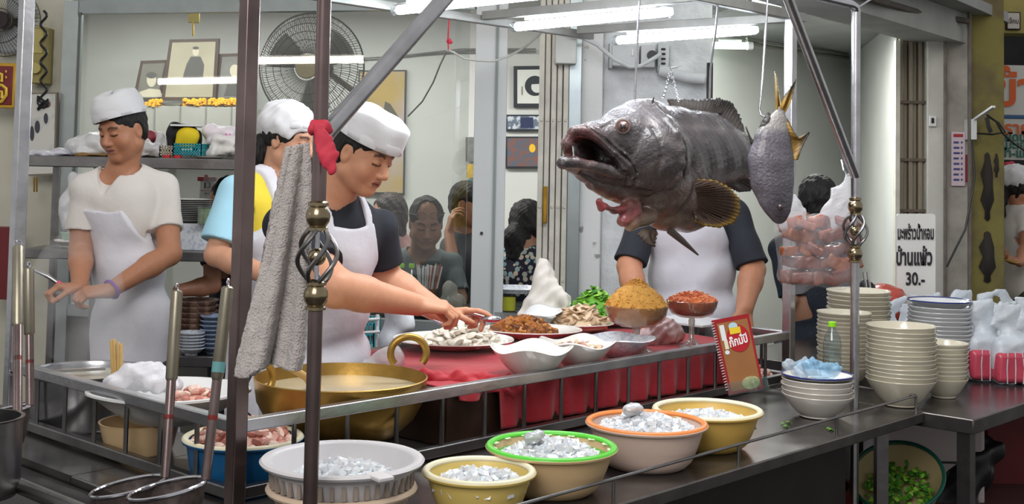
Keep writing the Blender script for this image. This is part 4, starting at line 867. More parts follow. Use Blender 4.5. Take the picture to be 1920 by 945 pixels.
m = MB(); m.grid(towf, 60, 90); o = m.build('towel', TOW, smooth=True); solid(o, .016); tag(o, 'long grey terry towel hanging beside the left round post', 'towel')
tx = bpy.data.textures.new('pile', 'CLOUDS'); tx.noise_scale = .012; dm = o.modifiers.new('pile', 'DISPLACE'); dm.texture = tx; dm.strength = .006
RED = M('red_cloth', (206, 58, 78), .75, ns=10, na=.2, bump=.35, bs=40)
c = K(-.072, -.42, 0); sd = SD(.003, .01); zc = P(592, 236, 2.58).z
for i in range(2): sd.cone(c+V((-.012, -.014, zc-.012*i+.006)), c+V((.014, -.014, zc-.010*i+.004)), .008, .008); 
for t in range(12): a = t*math.pi/6; sd.cone(c+V((.020*math.cos(a), .020*math.sin(a), zc-.008+.005*math.sin(3*a))), c+V((.020*math.cos(a+.52), .020*math.sin(a+.52), zc-.008)), .0062, k=.006)
sd.chain([P(598, 240, 2.53), P(607, 262, 2.525), P(616, 292, 2.52), P(623, 318, 2.52)], [.010, .013, .014, .011], flat=(YV, .45), k=.01)
sd.chain([P(598, 245, 2.54), P(602, 270, 2.54), P(608, 295, 2.54)], [.010, .010, .007], flat=(YV, .45))
tag(sd.build('red_rag', RED, None, disp=wob(0, .0012, 60)), 'red cloth knotted around the left round steel post', 'cloth')
# ---------------- bowls of ice on the outer counter ----------------
ORD = ['first', 'second', 'third', 'fourth', 'fifth', 'sixth', 'seventh', 'eighth', 'ninth', 'tenth', 'eleventh', 'twelfth', 'thirteenth', 'fourteenth', 'fifteenth', 'sixteenth', 'seventeenth']
ICE = M('crushed_ice', (228, 232, 236), .22, trans=.12, sss=.25, spec=.6, coat=.5, ns=40, na=.12, bump=.4, bs=80)
ICEL = M('clear_ice_lump', (235, 240, 245), .08, trans=.6, coat=.5)
def bowl_prof(rb, R, h, t=.004, lip=.012, bulge=.5):
    o = [(0, 0), (rb*.9, 0), (rb, .006)]
    for i in range(1, 8):
        u = i/8; o.append((rb+(R-lip-rb)*u**bulge, .006+(h-.012)*u))
    o += [(R-lip, h-.008), (R-.002, h-.008), (R, h-.003), (R-.003, h), (R-lip-t*.5, h-.001)]
    for i in range(7, 0, -1):
        u = i/8; o.append((rb+(R-lip-rb)*u**bulge-t, .008+(h-.012)*u))
    o += [(rb*.8, .009), (0, .008)]
    return o
def basin(loc, label, R, h, mb, mr, rb=None, liner=None, name='ice_basin', grp=None, foot=True, bulge=.6):
    e = empty(name, loc, label, 'basin', grp); rb = rb or R*.62
    m = MB(); m.lathe(bowl_prof(rb, R-.006, h-.004, bulge=bulge), loc, 56); m.build('bowl', mb, e)
    m = MB(); n = 26; pr = [(R-.016+.009*math.cos(a), h-.006+.007*math.sin(a)) for a in [i*2*math.pi/10 for i in range(11)]]; m.lathe([(q, z) for q, z in pr], loc, 56); m.build('rim', mr, e)
    if liner:
        m = MB(); m.lathe([(R-.020, h-.002), (R*.86, h-.022), (R*.74, h-.05), (R*.55, h-.062), (0, h-.064)], loc, 48); m.build('liner_bowl', liner, e)
    return e
def ice_heap(loc, z, R, hh, label, n=240, seed=1, name='crushed_ice', mat=None, sz=(.007, .014), cat='ice', shape=None, px=None):
    rr = random.Random(seed); m = MB(); loc = V(loc)
    m.lathe([(R, 0), (R*.9, hh*.3), (R*.6, hh*.62), (R*.25, hh*.82), (0, hh*.86)], loc+UP*z, 30)
    for i in range(n):
        r = R*math.sqrt(rr.random())*.97; t = rr.random()*6.283; q = 1-(r/R)**2; c = loc+V((r*math.cos(t), r*math.sin(t), z+hh*.86*q**.8*(.85+.25*rr.random())))
        s = rr.uniform(*sz); Rm = Matrix.Rotation(rr.random()*6, 3, 'X') @ Matrix.Rotation(rr.random()*6, 3, 'Z'); ax = (Rm @ V((1, 0, 0)), Rm @ V((0, 1, 0)), Rm @ V((0, 0, 1)))
        a_, b_, c_ = (s, s*rr.uniform(.5, .9), s*rr.uniform(.4, .8)) if shape is None else (s*shape[0], s*shape[1], s*shape[2])
        vs = [c+ax[0]*a_*i_*rr.uniform(.6, 1.1)+ax[1]*b_*j_*rr.uniform(.6, 1.1)+ax[2]*c_*k_*rr.uniform(.6, 1.1) for i_ in (-1, 1) for j_ in (-1, 1) for k_ in (-1, 1)]
        m.add(vs, [(0, 1, 3, 2), (4, 6, 7, 5), (0, 4, 5, 1), (2, 3, 7, 6), (0, 2, 6, 4), (1, 5, 7, 3)])
    o = m.build(name, mat or ICE, smooth=False); return tag(o, label, cat, kind='stuff')
def ice_lump(c, r, label, seed):
    sd = SD(.003, .008); rr = random.Random(seed); c = V(c)
    for i in range(4): sd.ell(c+V((rr.uniform(-1, 1), rr.uniform(-1, 1), rr.uniform(-.6, .6)))*r*.5, (r*.7, r*.6, r*.55))
    return tag(sd.build('ice_lump', ICEL, None, disp=wob(0, .0015, 60)), label, 'ice')
CR1 = M('cream_plastic', (226, 220, 190), .35, ns=6, na=.06); YB = M('yellow_plastic', (222, 196, 112), .35, ns=5, na=.12); TANB = M('tan_plastic', (214, 184, 140), .35, ns=5, na=.14)
PKB = M('pinkish_white_plastic', (220, 196, 182), .35, ns=5, na=.14); GRN = M('bright_green_plastic', (92, 196, 62), .3); ORG = M('orange_plastic', (226, 134, 68), .35, ns=20, na=.1); GRY = M('pale_grey_plastic', (204, 202, 204), .4, ns=8, na=.08); BEI = M('beige_pink_plastic', (214, 192, 168), .4, ns=5, na=.14); OCH = M('ochre_plastic', (216, 178, 92), .4, ns=4, na=.25)
kb = lambda a, n, z=HC: K(a, n, z)
b = kb(.392, -.455); basin(b, 'pale yellow basin of ice, between the grey basket and the green-rimmed one', .140, .104, YB, CR1, .085); ice_heap(b, .062, .112, .035, 'crushed ice in the pale yellow basin', 220, 2)
b = kb(.665, -.44); basin(b, 'tan basin lined with a bright green rimmed bowl full of ice', .172, .117, TANB, GRN, .105, M('green_liner', (88, 190, 60), .35)); ice_heap(b, .072, .132, .055, 'crushed ice heaped in the green-rimmed basin', 320, 3)
ice_lump(b+V((-.045, -.02, .138)), .024, 'clear lump of ice on top of the ice in the green-rimmed basin', 4)
m = MB(); rr = random.Random(2)
for i in range(11):
    m = MB(); t = -2.7+i*.42; c = b+V((.150*math.cos(t+2.2), .150*math.sin(t+2.2), .109)); 
    for k in range(5): a = k*1.257; m.ball(c+V((.008*math.cos(a), .008*math.sin(a), 0)), .0055, 8, sc=(1, 1, .3))
    m.build('flower_print', M('pale_flower_print', (200, 226, 176), .5), [o for o in COL.objects if o.get('label', '').startswith('tan basin')][0])
0 and m.build('flower_print', M('pale_flower_print', (200, 226, 176), .5), [o for o in COL.objects if o.get('label', '').startswith('tan basin')][0])
b = kb(1.06, -.44); basin(b, 'pinkish basin with an orange rim heaped with ice', .174, .122, PKB, ORG, .11, M('orange_liner', (214, 130, 80), .4)); ice_heap(b, .085, .140, .05, 'crushed ice heaped in the orange-rimmed basin', 340, 5)
ice_lump(b+V((-.04, -.005, .150)), .030, 'clear lump of ice on top of the ice in the orange-rimmed basin', 6)
b = kb(1.37, -.43); basin(b, 'yellow basin with a wide cream rim, farthest of the ice basins, by the bowls', .168, .116, OCH, CR1, .1); ice_heap(b, .066, .135, .035, 'crushed ice in the yellow basin with the cream rim', 280, 7)
# grey slotted basket standing in a wider basin
b = kb(.135, -.27); basin(b, 'beige basin under the grey slotted basket, nearest basin', .178, .078, BEI, BEI, .12)
e = empty('slotted_basket', b+UP*.01, 'pale grey slotted plastic basket of ice, behind the left round post', 'basket')
m = MB(); m.lathe([(0, .012), (.125, .012), (.135, .02), (.165, .125), (.183, .127), (.187, .133), (.182, .138), (.168, .138), (.160, .132), (.130, .03), (.12, .022), (0, .022)], b, 64); m.build('basket_body', GRY, e)
m = MB()
for i in range(40):
    t = i*math.pi/20; d = V((math.cos(t), math.sin(t), 0)); x = V((-d.y, d.x, 0)); m.box(b+d*.1600+UP*.096, (.0045, .004, .015), (x, (d+UP*.0).normalized(), UP))
m.build('slots', M('slot_plastic', (150, 138, 128), .6), e)  # darker bars mark the slots
m = MB(); m.box(b+V((.10, -.155, .134)), (.03, .02, .005), rot=-.9); bevel(m.build('basket_handle', GRY, e), .003)
ice_heap(b, .075, .135, .05, 'crushed ice inside the grey slotted basket', 260, 8)
# ---------------- stacks of bowls ----------------
def crock(R, h, mat, rimmat=None, name='bowl', rb=.5):
    m = MB(); m.lathe([(0, 0), (R*rb*.9, 0), (R*rb, .004), (R*rb*1.0, .008), (R*(rb+.2), h*.35), (R*.9, h*.75), (R*.985, h-.006), (R, h-.002), (R*.995, h), (R*.965, h-.003), (R*.87, h*.75), (R*.6, h*.28), (R*.3, .012), (0, .010)], (0, 0, 0), 44)
    o = m.build(name, mat, org=(0, 0, 0))
    if rimmat:
        m = MB(); m.lathe([(R*.955, h-.0035), (R*1.003, h-.004), (R*1.006, h), (R*.99, h+.0015), (R*.955, h-.0015)], (0, 0, 0), 44); m.build('rim', rimmat, o)
    return o
BLUE = M('blue_glaze', (44, 56, 120), .2, coat=.4); CER2 = M('bluish_ceramic', (206, 208, 210), .18, coat=.4)
def stack(loc, n, R, h, pitch, mat, where, rim=None, seed=1, rb=.5, group=None, jit=.0025):
    rr = random.Random(seed); p = crock(R, h, mat, rim, rb=rb)
    for i in range(n):
        o = p if i == 0 else copy_tree(p); pos = 'bottom' if i == 0 else 'top' if i == n-1 else ORD[i]
        put(o, V(loc)+V((rr.uniform(-jit, jit), rr.uniform(-jit, jit), i*pitch)), rr.random()*6, None, (rr.uniform(-.012, .012), rr.uniform(-.012, .012)))
        tag(o, ('%s bowl of %s' % (pos, where)) if pos in ('bottom', 'top') else '%s bowl from the bottom of %s' % (pos, where), 'bowl', group)
b = K(2.44, -.52, HC); stack(b, 13, .120, .095, .0155, CREAMC, 'the tall cream stack right of the round post', None, 1, .5, 'tall cream bowl stack')
b = K(2.69, -.17, HC); stack(b, 14, .104, .075, .0155, CREAMC, 'the cream stack behind the capped bottle', None, 2, .5, 'cream bowl stack behind the bottle')
b = K(2.86, -.18, HC); b = P(1610, 700, 5.02); b = V((b.x, 5.02, HC)); stack(b, 16, .128, .08, .0172, CREAMC, 'the rearmost cream stack left of the sign', None, 3, .5, 'rearmost cream bowl stack')
b = K(2.72, -.55, HC); stack(b, 9, .088, .075, .0155, CREAMC, 'the small cream stack on the side table', None, 4, .5, 'small cream bowl stack')
b = V((P(1762, 700, 4.98).x, 4.98, HC)); stack(b, 14, .126, .07, .0165, CER2, 'the grey-white stack beside the pink bags', None, 5, .5, 'blue rimmed bowl stack')
b = K(2.03, -.42, HC); stack(b, 4, .118, .078, .0165, M('off_white_ceramic', (222, 218, 210), .18, coat=.4), 'the low stack in front of the round post', None, 6, .5, 'low bowl stack')
o = crock(.118, .03, MATS['off_white_ceramic'], BLUE, 'shallow_bowl'); put(o, b+UP*.112, 0); tag(o, 'blue-rimmed bowl on top of the low stack, under the crumpled plastic', 'bowl')
# bottle and crumpled plastic
BOT = glassm('bottle_plastic', (222, 234, 238), .25, .06); LIME = M('lime_green_cap', (142, 212, 34), .35)
def bottle(loc, h, r, label, capm=LIME, water=None, grp=None, tilt=0):
    e = empty('plastic_bottle', loc, label, 'bottle', grp); m = MB()
    m.lathe([(0, 0), (r*.9, 0), (r, .006), (r, h*.3), (r*.93, h*.34), (r, h*.38), (r, h*.6), (r*.85, h*.72), (r*.42, h*.86), (r*.38, h*.9)], loc, 28); m.build('bottle_body', BOT, e)
    m = MB(); m.lathe([(r*.42, h*.9), (r*.45, h*.905), (r*.45, h*.99), (r*.4, h), (0, h)], loc, 24); m.build('cap', capm, e)
    if water: m = MB(); m.lathe([(0, .004), (r*.93, .006), (r*.93, h*water), (0, h*water)], loc, 24); m.build('water', M('water', (190, 214, 210), .05, trans=.9, ior=1.33), e)
    return e
pb = P(1560, 690, 4.22); bottle(V((pb.x, 4.22, HC+.128)), .175, .031, 'empty clear bottle with a lime green cap, standing on the low bowl stack')
FILM = filmm('crumpled_film', (214, 228, 240), .38, .12); FILMB = filmm('blue_tinted_film', (150, 200, 232), .5, .12)
def crumple(loc, r, label, mat, name='crumpled_plastic', seed=1, cat='plastic'):
    rr = random.Random(seed); sd = SD(.004, .012); loc = V(loc)
    for i in range(7): sd.ell(loc+V((rr.uniform(-1, 1)*r[0], rr.uniform(-1, 1)*r[1], rr.random()*r[2])), (r[0]*.5, r[1]*.5, r[2]*.45))
    return tag(sd.build(name, mat, None, disp=wob(0, .006, 45, seed)), label, cat)
q = P(1540, 703, 4.08); crumple(V((q.x, 4.07, HC+.142)), (.06, .05, .04), 'crumpled bluish clear plastic lying on the low bowl stack', FILMB, seed=3)
q = P(1497, 700, 4.08); crumple(V((q.x, 4.1, HC+.142)), (.03, .04, .035), 'small crumpled clear plastic at the left of the low bowl stack', FILM, seed=5)
# ---------------- red cloth, riser box, platters ----------------
m = MB(); m.prism(kp([(.80, .075), (2.42, .075), (2.42, .5), (2.3, .88), (1.02, .88), (1.02, .5), (.80, .5)], HC+.001), (0, 0, .158)); o = m.build('riser_box', M('stained_brown_steel', (84, 60, 48), .5, .6, ns=6, na=.5), smooth=False); tag(bevel(o), 'low brown stained metal box carrying the red cloth and platters', 'box')
REDT = M('red_tablecloth', (176, 30, 44), .7, ns=8, na=.15, bump=.25, bs=30, sheen=.2)
zt_ = HC+.163
def clf(u, v):   # u along a, v from rear over the front edge
    a = .83+u*1.55; fr = .1+.9*min(1, max(0, (a-.98)/.06)) if a > .98 else .0
    sag = 0
    if v < .6:
        n = .80-(.80-.062)*v/.6; z = zt_
        if a < 1.02: n = min(n, .5-(0)*v)
        z += .003*math.sin(a*20+n*12)
        return K(a, n, z)
    t = (v-.6)/.4; drop = (.135 if a > 1.0 else .03+.008*math.sin(a*30))
    return K(a, .060-.012*math.sin(a*38)*t-.006*math.sin(a*77+1)*t, zt_-t*drop)
m = MB(); m.grid(clf, 150, 40); o = m.build('red_tablecloth', REDT, smooth=True); solid(o, .003, 1); tag(o, 'red cloth covering the box under the platters and hanging behind the rail', 'tablecloth')
sd = SD(.005, .02)
rr = random.Random(8)
for i in range(9): u = i/8; sd.cone(K(.82+.02*i, .30-.02*i, zt_+.012-.0*u), K(1.0+.015*i, .075-.001*i, zt_-.005-.035*math.sin(u*3)), .011, .012)
tag(sd.build('red_cloth_fold', REDT, None, disp=wob(0, .006, 30)), 'bunched red cloth corner drooping beside the wok handle', 'cloth')
PZ = zt_+.006
def platter(loc, R, label, sy=1, name='platter', rot=0, h=.032, mat=CERAM):
    m = MB(); m.lathe([(0, 0), (R*.5, 0), (R*.55, .004), (R*.93, h-.004), (R, h), (R*.99, h+.003), (R*.9, h-.001), (R*.55, .010), (0, .009)], loc, 64, 1, sy, rot); return tag(m.build(name, mat), label, 'plate')
def food(loc, R, hh, n, sz, shape, mats, label, name, seed, sy=1, cat='food', base=True):
    rr = random.Random(seed); m = MB(); loc = V(loc)
    if base: m.lathe([(R*.95, 0), (R*.8, hh*.35), (R*.5, hh*.62), (R*.2, hh*.78), (0, hh*.8)], loc, 30, 1, sy)
    for i in range(n):
        r = R*math.sqrt(rr.random()); t = rr.random()*6.283; q = 1-(r/R)**1.6; c = loc+V((r*math.cos(t), r*sy*math.sin(t), hh*q*(.8+.2*rr.random())+sz*.4)); s = sz*rr.uniform(.7, 1.25)
        Rm = Matrix.Rotation(rr.uniform(-.7, .7), 3, 'X') @ Matrix.Rotation(rr.uniform(-.7, .7), 3, 'Y') @ Matrix.Rotation(rr.random()*6.3, 3, 'Z'); ax = (Rm @ V((1, 0, 0)), Rm @ V((0, 1, 0)), Rm @ V((0, 0, 1)))
        m.mi = rr.randrange(len(mats)); m.ball(c, s, 8, ax, sc=shape) if shape[3] else m.box(c, (s*shape[0], s*shape[1], s*shape[2]), ax)
    o = m.build(name, list(mats)); return tag(o, label, cat, kind='stuff')
SQ = [M('squid_white', (234, 228, 214), .35, ns=30, na=.15, coat=.2), M('squid_grey', (214, 206, 190), .4, ns=30, na=.2), M('squid_cream', (230, 222, 206), .35)]
BR = [M('fried_brown', (166, 100, 46), .5, ns=40, na=.35), M('fried_dark', (110, 62, 30), .5, ns=40, na=.35), M('fried_gold', (190, 126, 58), .5, ns=40, na=.3)]
MT = [M('pale_meat', (222, 196, 162), .5, ns=30, na=.2), M('pale_meat_light', (236, 214, 186), .5, ns=30, na=.2), M('meat_skin', (196, 166, 134), .5, ns=30, na=.25)]
HB = [M('herb_green', (104, 168, 44), .5, ns=30, na=.3), M('herb_dark', (58, 122, 36), .5), M('herb_light', (142, 196, 70), .5)]
c = Z(850, 636, PZ+.03); c.z = PZ; platter(c, .215, 'largest white platter, below the cook hands', .9); food(c+V((.035, -.02, .016)), .145, .065, 110, .021, (1, .75, .35, 1), SQ, 'white squid pieces heaped on the largest platter', 'squid_pieces', 1, .75)
c = Z(998, 618, PZ+.03); c.z = PZ; platter(c, .19, 'white platter carrying the brown fried cubes', .8); food(c+V((-.035, .0, .014)), .125, .06, 210, .011, (1, 1, .8, 0), BR, 'brown fried cubes heaped on a white platter', 'fried_cubes', 2, .7)
c = Z(1078, 606, PZ+.03); c.z = PZ; platter(c, .155, 'white platter carrying the sliced pale meat', .8); food(c+V((.02, .0, .014)), .115, .085, 90, .026, (1, .6, .22, 1), MT, 'sliced pale meat heaped on a white platter', 'sliced_meat', 3, .8)
c = Z(1135, 594, PZ+.03); c.z = PZ; platter(c, .185, 'white platter carrying the chopped green herbs', .8); food(c+V((-.045, .03, .012)), .13, .135, 420, .013, (1, .7, .15, 1), HB, 'chopped green herbs heaped beside the floss dish', 'chopped_herbs', 4, .75)
# wavy bowls on the rail
def wavybowl(loc, R, h, label, mat=CERAM, amp=.009, ph=0):
    m = MB(); m.lathe([(0, 0), (R*.36, 0), (R*.4, .004), (R*.62, h*.3), (R*.86, h*.72), (R, h), (R*.975, h+.003), (R*.83, h*.74), (R*.55, h*.3), (0, .014)], loc, 64, wob=lambda r, z, t: (r*(1+.03*math.cos(4*t+ph)*(z/h)), z+amp*math.cos(4*t+ph)*(z/h)**2)); return tag(m.build('wavy_bowl', mat), label, 'bowl')
q = P(996, 690, 3.83); b = V((q.x, 3.83, zt_+.003)); wavybowl(b, .127, .085, 'plain white bowl with a wavy rim, nearest on the rail', ph=.4); food(b+UP*.045, .075, .025, 20, .016, (1, .7, .35, 1), SQ, 'few white squid pieces in the nearest wavy bowl', 'squid_pieces', 9)
q = P(1083, 690, 4.03); b = V((q.x, 4.03, zt_+.003)); wavybowl(b, .124, .078, 'white wavy bowl holding pinkish meat, second along the rail', ph=.9); food(b+UP*.045, .09, .03, 45, .016, (1, .6, .4, 1), [MT[0], M('pinkish_meat', (196, 150, 138), .45, ns=30, na=.3), SQ[0]], 'pinkish sliced meat in the second wavy bowl', 'sliced_meat', 10)
PAT = M('blue_patterned_ceramic', (222, 226, 232), .2, coat=.4, col2=(192, 200, 216), thr=(.5, .58)); PAT.node_tree.nodes['Noise Texture'].inputs['Scale'].default_value = 60
q = P(1160, 680, 4.27); b = V((q.x, 4.27, zt_+.003)); wavybowl(b, .124, .062, 'bowl with a fine blue pattern inside, between the wavy bowls and the glass stands', PAT, .003)
# glass compotes
CUTG = glassm('cut_glass', (240, 232, 222), .1, .06, .08)
def compote(loc, R, h, stem, label):
    e = empty('glass_compote', loc, label, 'dish'); m = MB()
    m.lathe([(0, .001), (R*.5, 0), (R*.52, .004), (R*.3, .016), (R*.12, .035), (R*.1, stem*.6), (R*.13, stem-.01), (R*.1, stem), (R*.1, stem)], loc, 36); m.build('stem', glassm('cut_glass_stem', (228, 222, 214), .5, .05, .28), e)
    m = MB(); m.lathe([(R*.1, stem), (R*.5, stem+h*.06), (R*.8, stem+h*.25), (R*.94, stem+h*.6), (R, stem+h), (R*.975, stem+h+.002), (R*.91, stem+h*.62), (R*.76, stem+h*.30), (R*.45, stem+h*.14), (0, stem+.008)], loc, 72, wob=lambda r, z, t: (r*(1+.012*math.cos(24*t)*(z > stem*.9)), z)); m.build('glass_bowl', CUTG, e); return e
q = P(1193, 600, 4.38); b = V((q.x, 4.38, zt_+.003)); compote(b, .112, .075, .085, 'larger stemmed glass dish heaped with golden floss')
FL = [M('golden_floss', (228, 170, 82), .8, ns=60, na=.3), M('golden_floss_light', (234, 180, 90), .8), M('golden_floss_dark', (190, 126, 50), .8)]
rr = random.Random(4); m = MB(); c = b+UP*.125
m.lathe([(0, -.030), (.060, -.027), (.088, -.012), (.101, .012), (.106, .038), (.093, .062), (.062, .095), (.028, .115), (0, .12)], c, 30)
for i in range(900):
    t = rr.random()*6.283; v = rr.random()**.8; r = .104*(1-v**1.3)+.004; z = .035+v*.092; p = c+V((r*math.cos(t), r*math.sin(t), z)); d = V((rr.gauss(0, 1), rr.gauss(0, 1), rr.gauss(0, .6))).normalized()*rr.uniform(.006, .016)
    m.mi = rr.randrange(3); m.tube([p-d, p+V((rr.gauss(0, 1), rr.gauss(0, 1), rr.gauss(.6, 1)))*.003, p+d], [.0008, .0016, .0008], 4, False)
tag(m.build('pork_floss', FL), 'golden meat floss heaped high in the larger glass dish', 'food', kind='stuff')
q = P(1297, 600, 4.5); b = V((q.x, 4.5, zt_+.003)); compote(b, .093, .062, .108, 'smaller stemmed glass dish heaped with orange dried shrimp')
SH = [M('dried_shrimp', (220, 118, 66), .5, ns=40, na=.3), M('dried_shrimp_pale', (232, 160, 112), .5), M('dried_shrimp_red', (200, 84, 52), .5)]
rr = random.Random(6); m = MB(); c = b+UP*.14; m.lathe([(0, -.022), (.050, -.020), (.074, -.008), (.084, .010), (.087, .03), (.07, .045), (.03, .055), (0, .057)], c, 30)
for i in range(420):
    t = rr.random()*6.283; r = .088*math.sqrt(rr.random()); z = .03+.030*(1-(r/.09)**2); p = c+V((r*math.cos(t), r*math.sin(t), z)); a0 = rr.random()*6; x = V((math.cos(a0), math.sin(a0), rr.gauss(0, .4))).normalized(); y = V((-x.y, x.x, rr.gauss(0, .5))).normalized(); s = rr.uniform(.004, .008); m.mi = rr.randrange(3)
    m.tube([p+(x*math.cos(k)+y*math.sin(k))*s for k in (0, .8, 1.6, 2.4)], [.0012, .0026, .0026, .001], 5, False)
tag(m.build('dried_shrimp', SH), 'orange dried shrimp heaped in the smaller glass dish', 'food', kind='stuff')
# squid under film behind the glass dishes
sd = SD(.004, .02); q0 = P(1238, 622, 4.62)
for (px, py, r) in ((1225, 632, (.06, .05, .04)), (1252, 625, (.06, .05, .045)), (1205, 640, (.05, .05, .03)), (1240, 612, (.045, .04, .035)), (1185, 648, (.06, .04, .02))): sd.ell(P(px, py, 4.62), r)
tag(sd.build('wrapped_squid', M('pinkish_squid', (216, 180, 176), .3, ns=18, na=.3, coat=.6, bump=.4, bs=40), None, disp=wob(0, .006, 35)), 'pinkish white squid under clear film between the two glass dishes', 'seafood')
# white cloth pulled into a peak
sd = SD(.005, .02); b = Z(1018, 592, zt_); yy = 5.25
pk = P(1018, 503, yy); sd.ell(pk, (.022, .02, .02))
for (px, py) in ((985, 590), (1000, 594), (1020, 592), (1042, 588), (1058, 580), (1056, 560)): sd.cone(pk, P(px, py, yy-.05), .014, .030, k=.03)
sd.cone(pk, P(1022, 580, yy), .02, .09, k=.02)
tag(sd.build('white_cloth', M('white_cotton_cloth', (208, 203, 195), .85, bump=.5, bs=14), None, disp=wob(0, .007, 22)), 'white cotton cloth draped into a peak in front of the folding gate', 'cloth')
m = MB(); m.grid(lambda u, v: P(972+u*82, 598-u*22+v*6, 5.0-.2*v)+UP*(.012*math.sin(u*6)+.035*math.sin(math.pi*u)*(1-v)), 16, 8); o = m.build('paper_sheet', WHITEP); solid(o, .002); tag(o, 'loose white sheet behind the platter of brown cubes', 'sheet')
# stand carrying them at the back
m = MB(); q = P(1015, 600, 5.22); m.box(V((q.x, 5.22, P(1015, 592, 5.22).z-.02)), (.2, .14, .015)); 
for i in (-1, 1):
    for j in (-1, 1): m.bar(V((q.x+i*.17, 5.22+j*.11, 0)), V((q.x+i*.17, 5.22+j*.11, P(1015, 592, 5.22).z-.03)), .025)
tag(m.build('side_stand', STEELD), 'small steel stand behind the platters carrying the white cloth', 'stand')
# serving spoon in the cook hands and metal spoon on the squid
e = empty('serving_tongs', P(895, 590, 4.12), 'shiny metal tongs with a spoon end held by the cook over the platter', 'tongs')
a, b_ = P(858, 586, 4.13), P(918, 596, 4.12); m = MB(); m.tube([P(845, 585, 4.14), a, P(885, 587, 4.13), b_], [.004, .005, .009, .007], 12); m.build('handle', CHROME, e)
m = MB(); m.ball(P(921, 598, 4.12), .026, 18, sc=(1.3, .8, .5)); m.build('spoon_head', CHROME, e)
m = MB(); m.tube([P(812, 600, 4.1), P(830, 608, 4.08)], [.003, .006], 10); tag(m.build('small_spoon', CHROME), 'small metal handle sticking out of the squid pieces', 'spoon')
# ---------------- wok, pots and tubs on the left ----------------
GOLD = M('brass_wok_metal', (190, 152, 78), .36, .85, ns=9, na=.4, bump=.12, bs=30)
WK = V((P(640, 700, 3.47).x, 3.47, HC)); RW = .242; HW = .212
e = empty('brass_wok', WK, 'large hammered brass wok of pale broth with a ring handle on each side', 'wok')
m = MB(); pr = [(0, .02), (RW*.35, .024), (RW*.62, .05), (RW*.85, .10), (RW*.96, .15), (RW, HW), (RW*.985, HW+.002), (RW*.94, .15), (RW*.83, .10), (RW*.6, .055), (0, .03)]; m.lathe(pr, WK, 72); m.build('pan', GOLD, e)
m = MB(); m.lathe([(RW*.965, .178), (0, .178)], WK, 48); m.build('broth', M('pale_broth', (206, 192, 160), .2, ns=8, na=.12, coat=.3), e)
for s_, (px, py, Y) in ((1, (766, 662, 3.58)), (-1, (484, 712, 3.36))):
    c = P(px, py, Y); m = MB(); ax_ = (V((px-640, 0, 0)).normalized()+V((0, .35*s_, 0))).normalized(); x = V((-ax_.y, ax_.x, 0))
    x = V((.93, .2, 0)) if s_ > 0 else V((.6, .8, 0)); x.normalize()
    m.tube([c+x*(.052*math.cos(t))+UP*(.047*math.sin(t)) for t in [i*math.pi/14 for i in range(-3, 18)]], .0105, 12); m.build('ring_handle', GOLD, e)
m = MB(); m.tube([P(543, 688, 3.3), P(572, 706, 3.42), P(600, 735, 3.5)], [.011, .010, .016], 12); tag(m.build('wooden_ladle', M('pale_wood', (212, 172, 112), .6, ns=20, na=.2)), 'wooden ladle handle resting inside the brass wok', 'ladle')
m = MB(); m.lathe([(.15, 0), (.16, .01), (.16, .05), (.12, .055)], WK, 32); tag(m.build('burner_ring', DARK), 'dark burner ring under the brass wok', 'burner')
# big pot
PB = V((P(163, 700, 3.8).x, 3.8, HC)); RP = .176
POTM = M('aluminium_pot', (178, 180, 184), .25, .95, ns=10, na=.25, bump=.1, bs=20)
e = empty('stock_pot', PB, 'large aluminium pot of steaming broth behind the left rail', 'pot')
m = MB(); m.lathe([(0, 0), (RP*.92, 0), (RP*.97, .012), (RP, .15), (RP*1.05, .158), (RP*1.05, .163), (RP*.99, .162), (RP*.96, .15), (RP*.94, .02), (0, .012)], PB, 64); m.build('pot_body', POTM, e)
m = MB(); m.lathe([(RP*.965, .142), (0, .142)], PB, 40); m.build('broth', M('grey_broth', (186, 184, 166), .2, ns=6, na=.15), e)
m = MB(); c = PB+V((.165, -.02, .12)); m.tube([c, c+V((.05, 0, .02)), c+V((.07, 0, .06)), c+V((.10, 0, .075))], .011, 12); m.build('pot_handle', BLACKP, e)
m = MB(); m.box(PB+V((-.08, -.03, .16)), (.14, .009, .003), rot=.5); m.build('crossbar', STEEL, e)
WOODM = M('chopstick_bamboo', (214, 178, 112), .55, ns=20, na=.15)
for i in range(4):
    m = MB(); px = (211, 216, 221, 226)[i]; m.tube([P(px+(-2 if i < 2 else 1), (638, 636, 642, 645)[i], 3.62), P(px+1, 715, 3.62)], .0052, 8); tag(m.build('cooking_chopstick', WOODM), ['leftmost', 'second from left', 'third from left', 'rightmost'][i]+' of the upright wooden cooking chopsticks by the steaming pot', 'chopstick', 'upright cooking chopsticks')
# bucket with white basin and cloth
BK = V((P(318, 760, 3.46).x, 3.46, HC)); m = MB()
bk = V((P(262, 800, 3.45).x, 3.45, HC)); m.lathe([(0, 0), (.085, 0), (.09, .005), (.108, .08), (.111, .084), (.105, .084), (.088, .01), (0, .01)], bk, 40); tag(m.build('cream_bucket', M('cream_yellow_plastic', (228, 196, 150), .45, ns=6, na=.15)), 'cream plastic bucket under the white basin', 'bucket')
e = empty('white_basin', BK+UP*.085, 'wide white basin with lug handles, holding cloth and pink meat', 'basin')
m = MB(); m.lathe([(0, .085), (.10, .085), (.11, .09), (.17, .13), (.195, .162), (.205, .165), (.205, .171), (.195, .172), (.165, .136), (.10, .098), (0, .095)], BK, 64, wob=lambda r, z, t: (r*(1+(.09*max(0, math.cos(t-.1))**14+.10*max(0, math.cos(t-math.pi-.3))**14)*(z > .14)), z)); m.build('basin_body', WHITEP, e)
sd = SD(.005, .02)
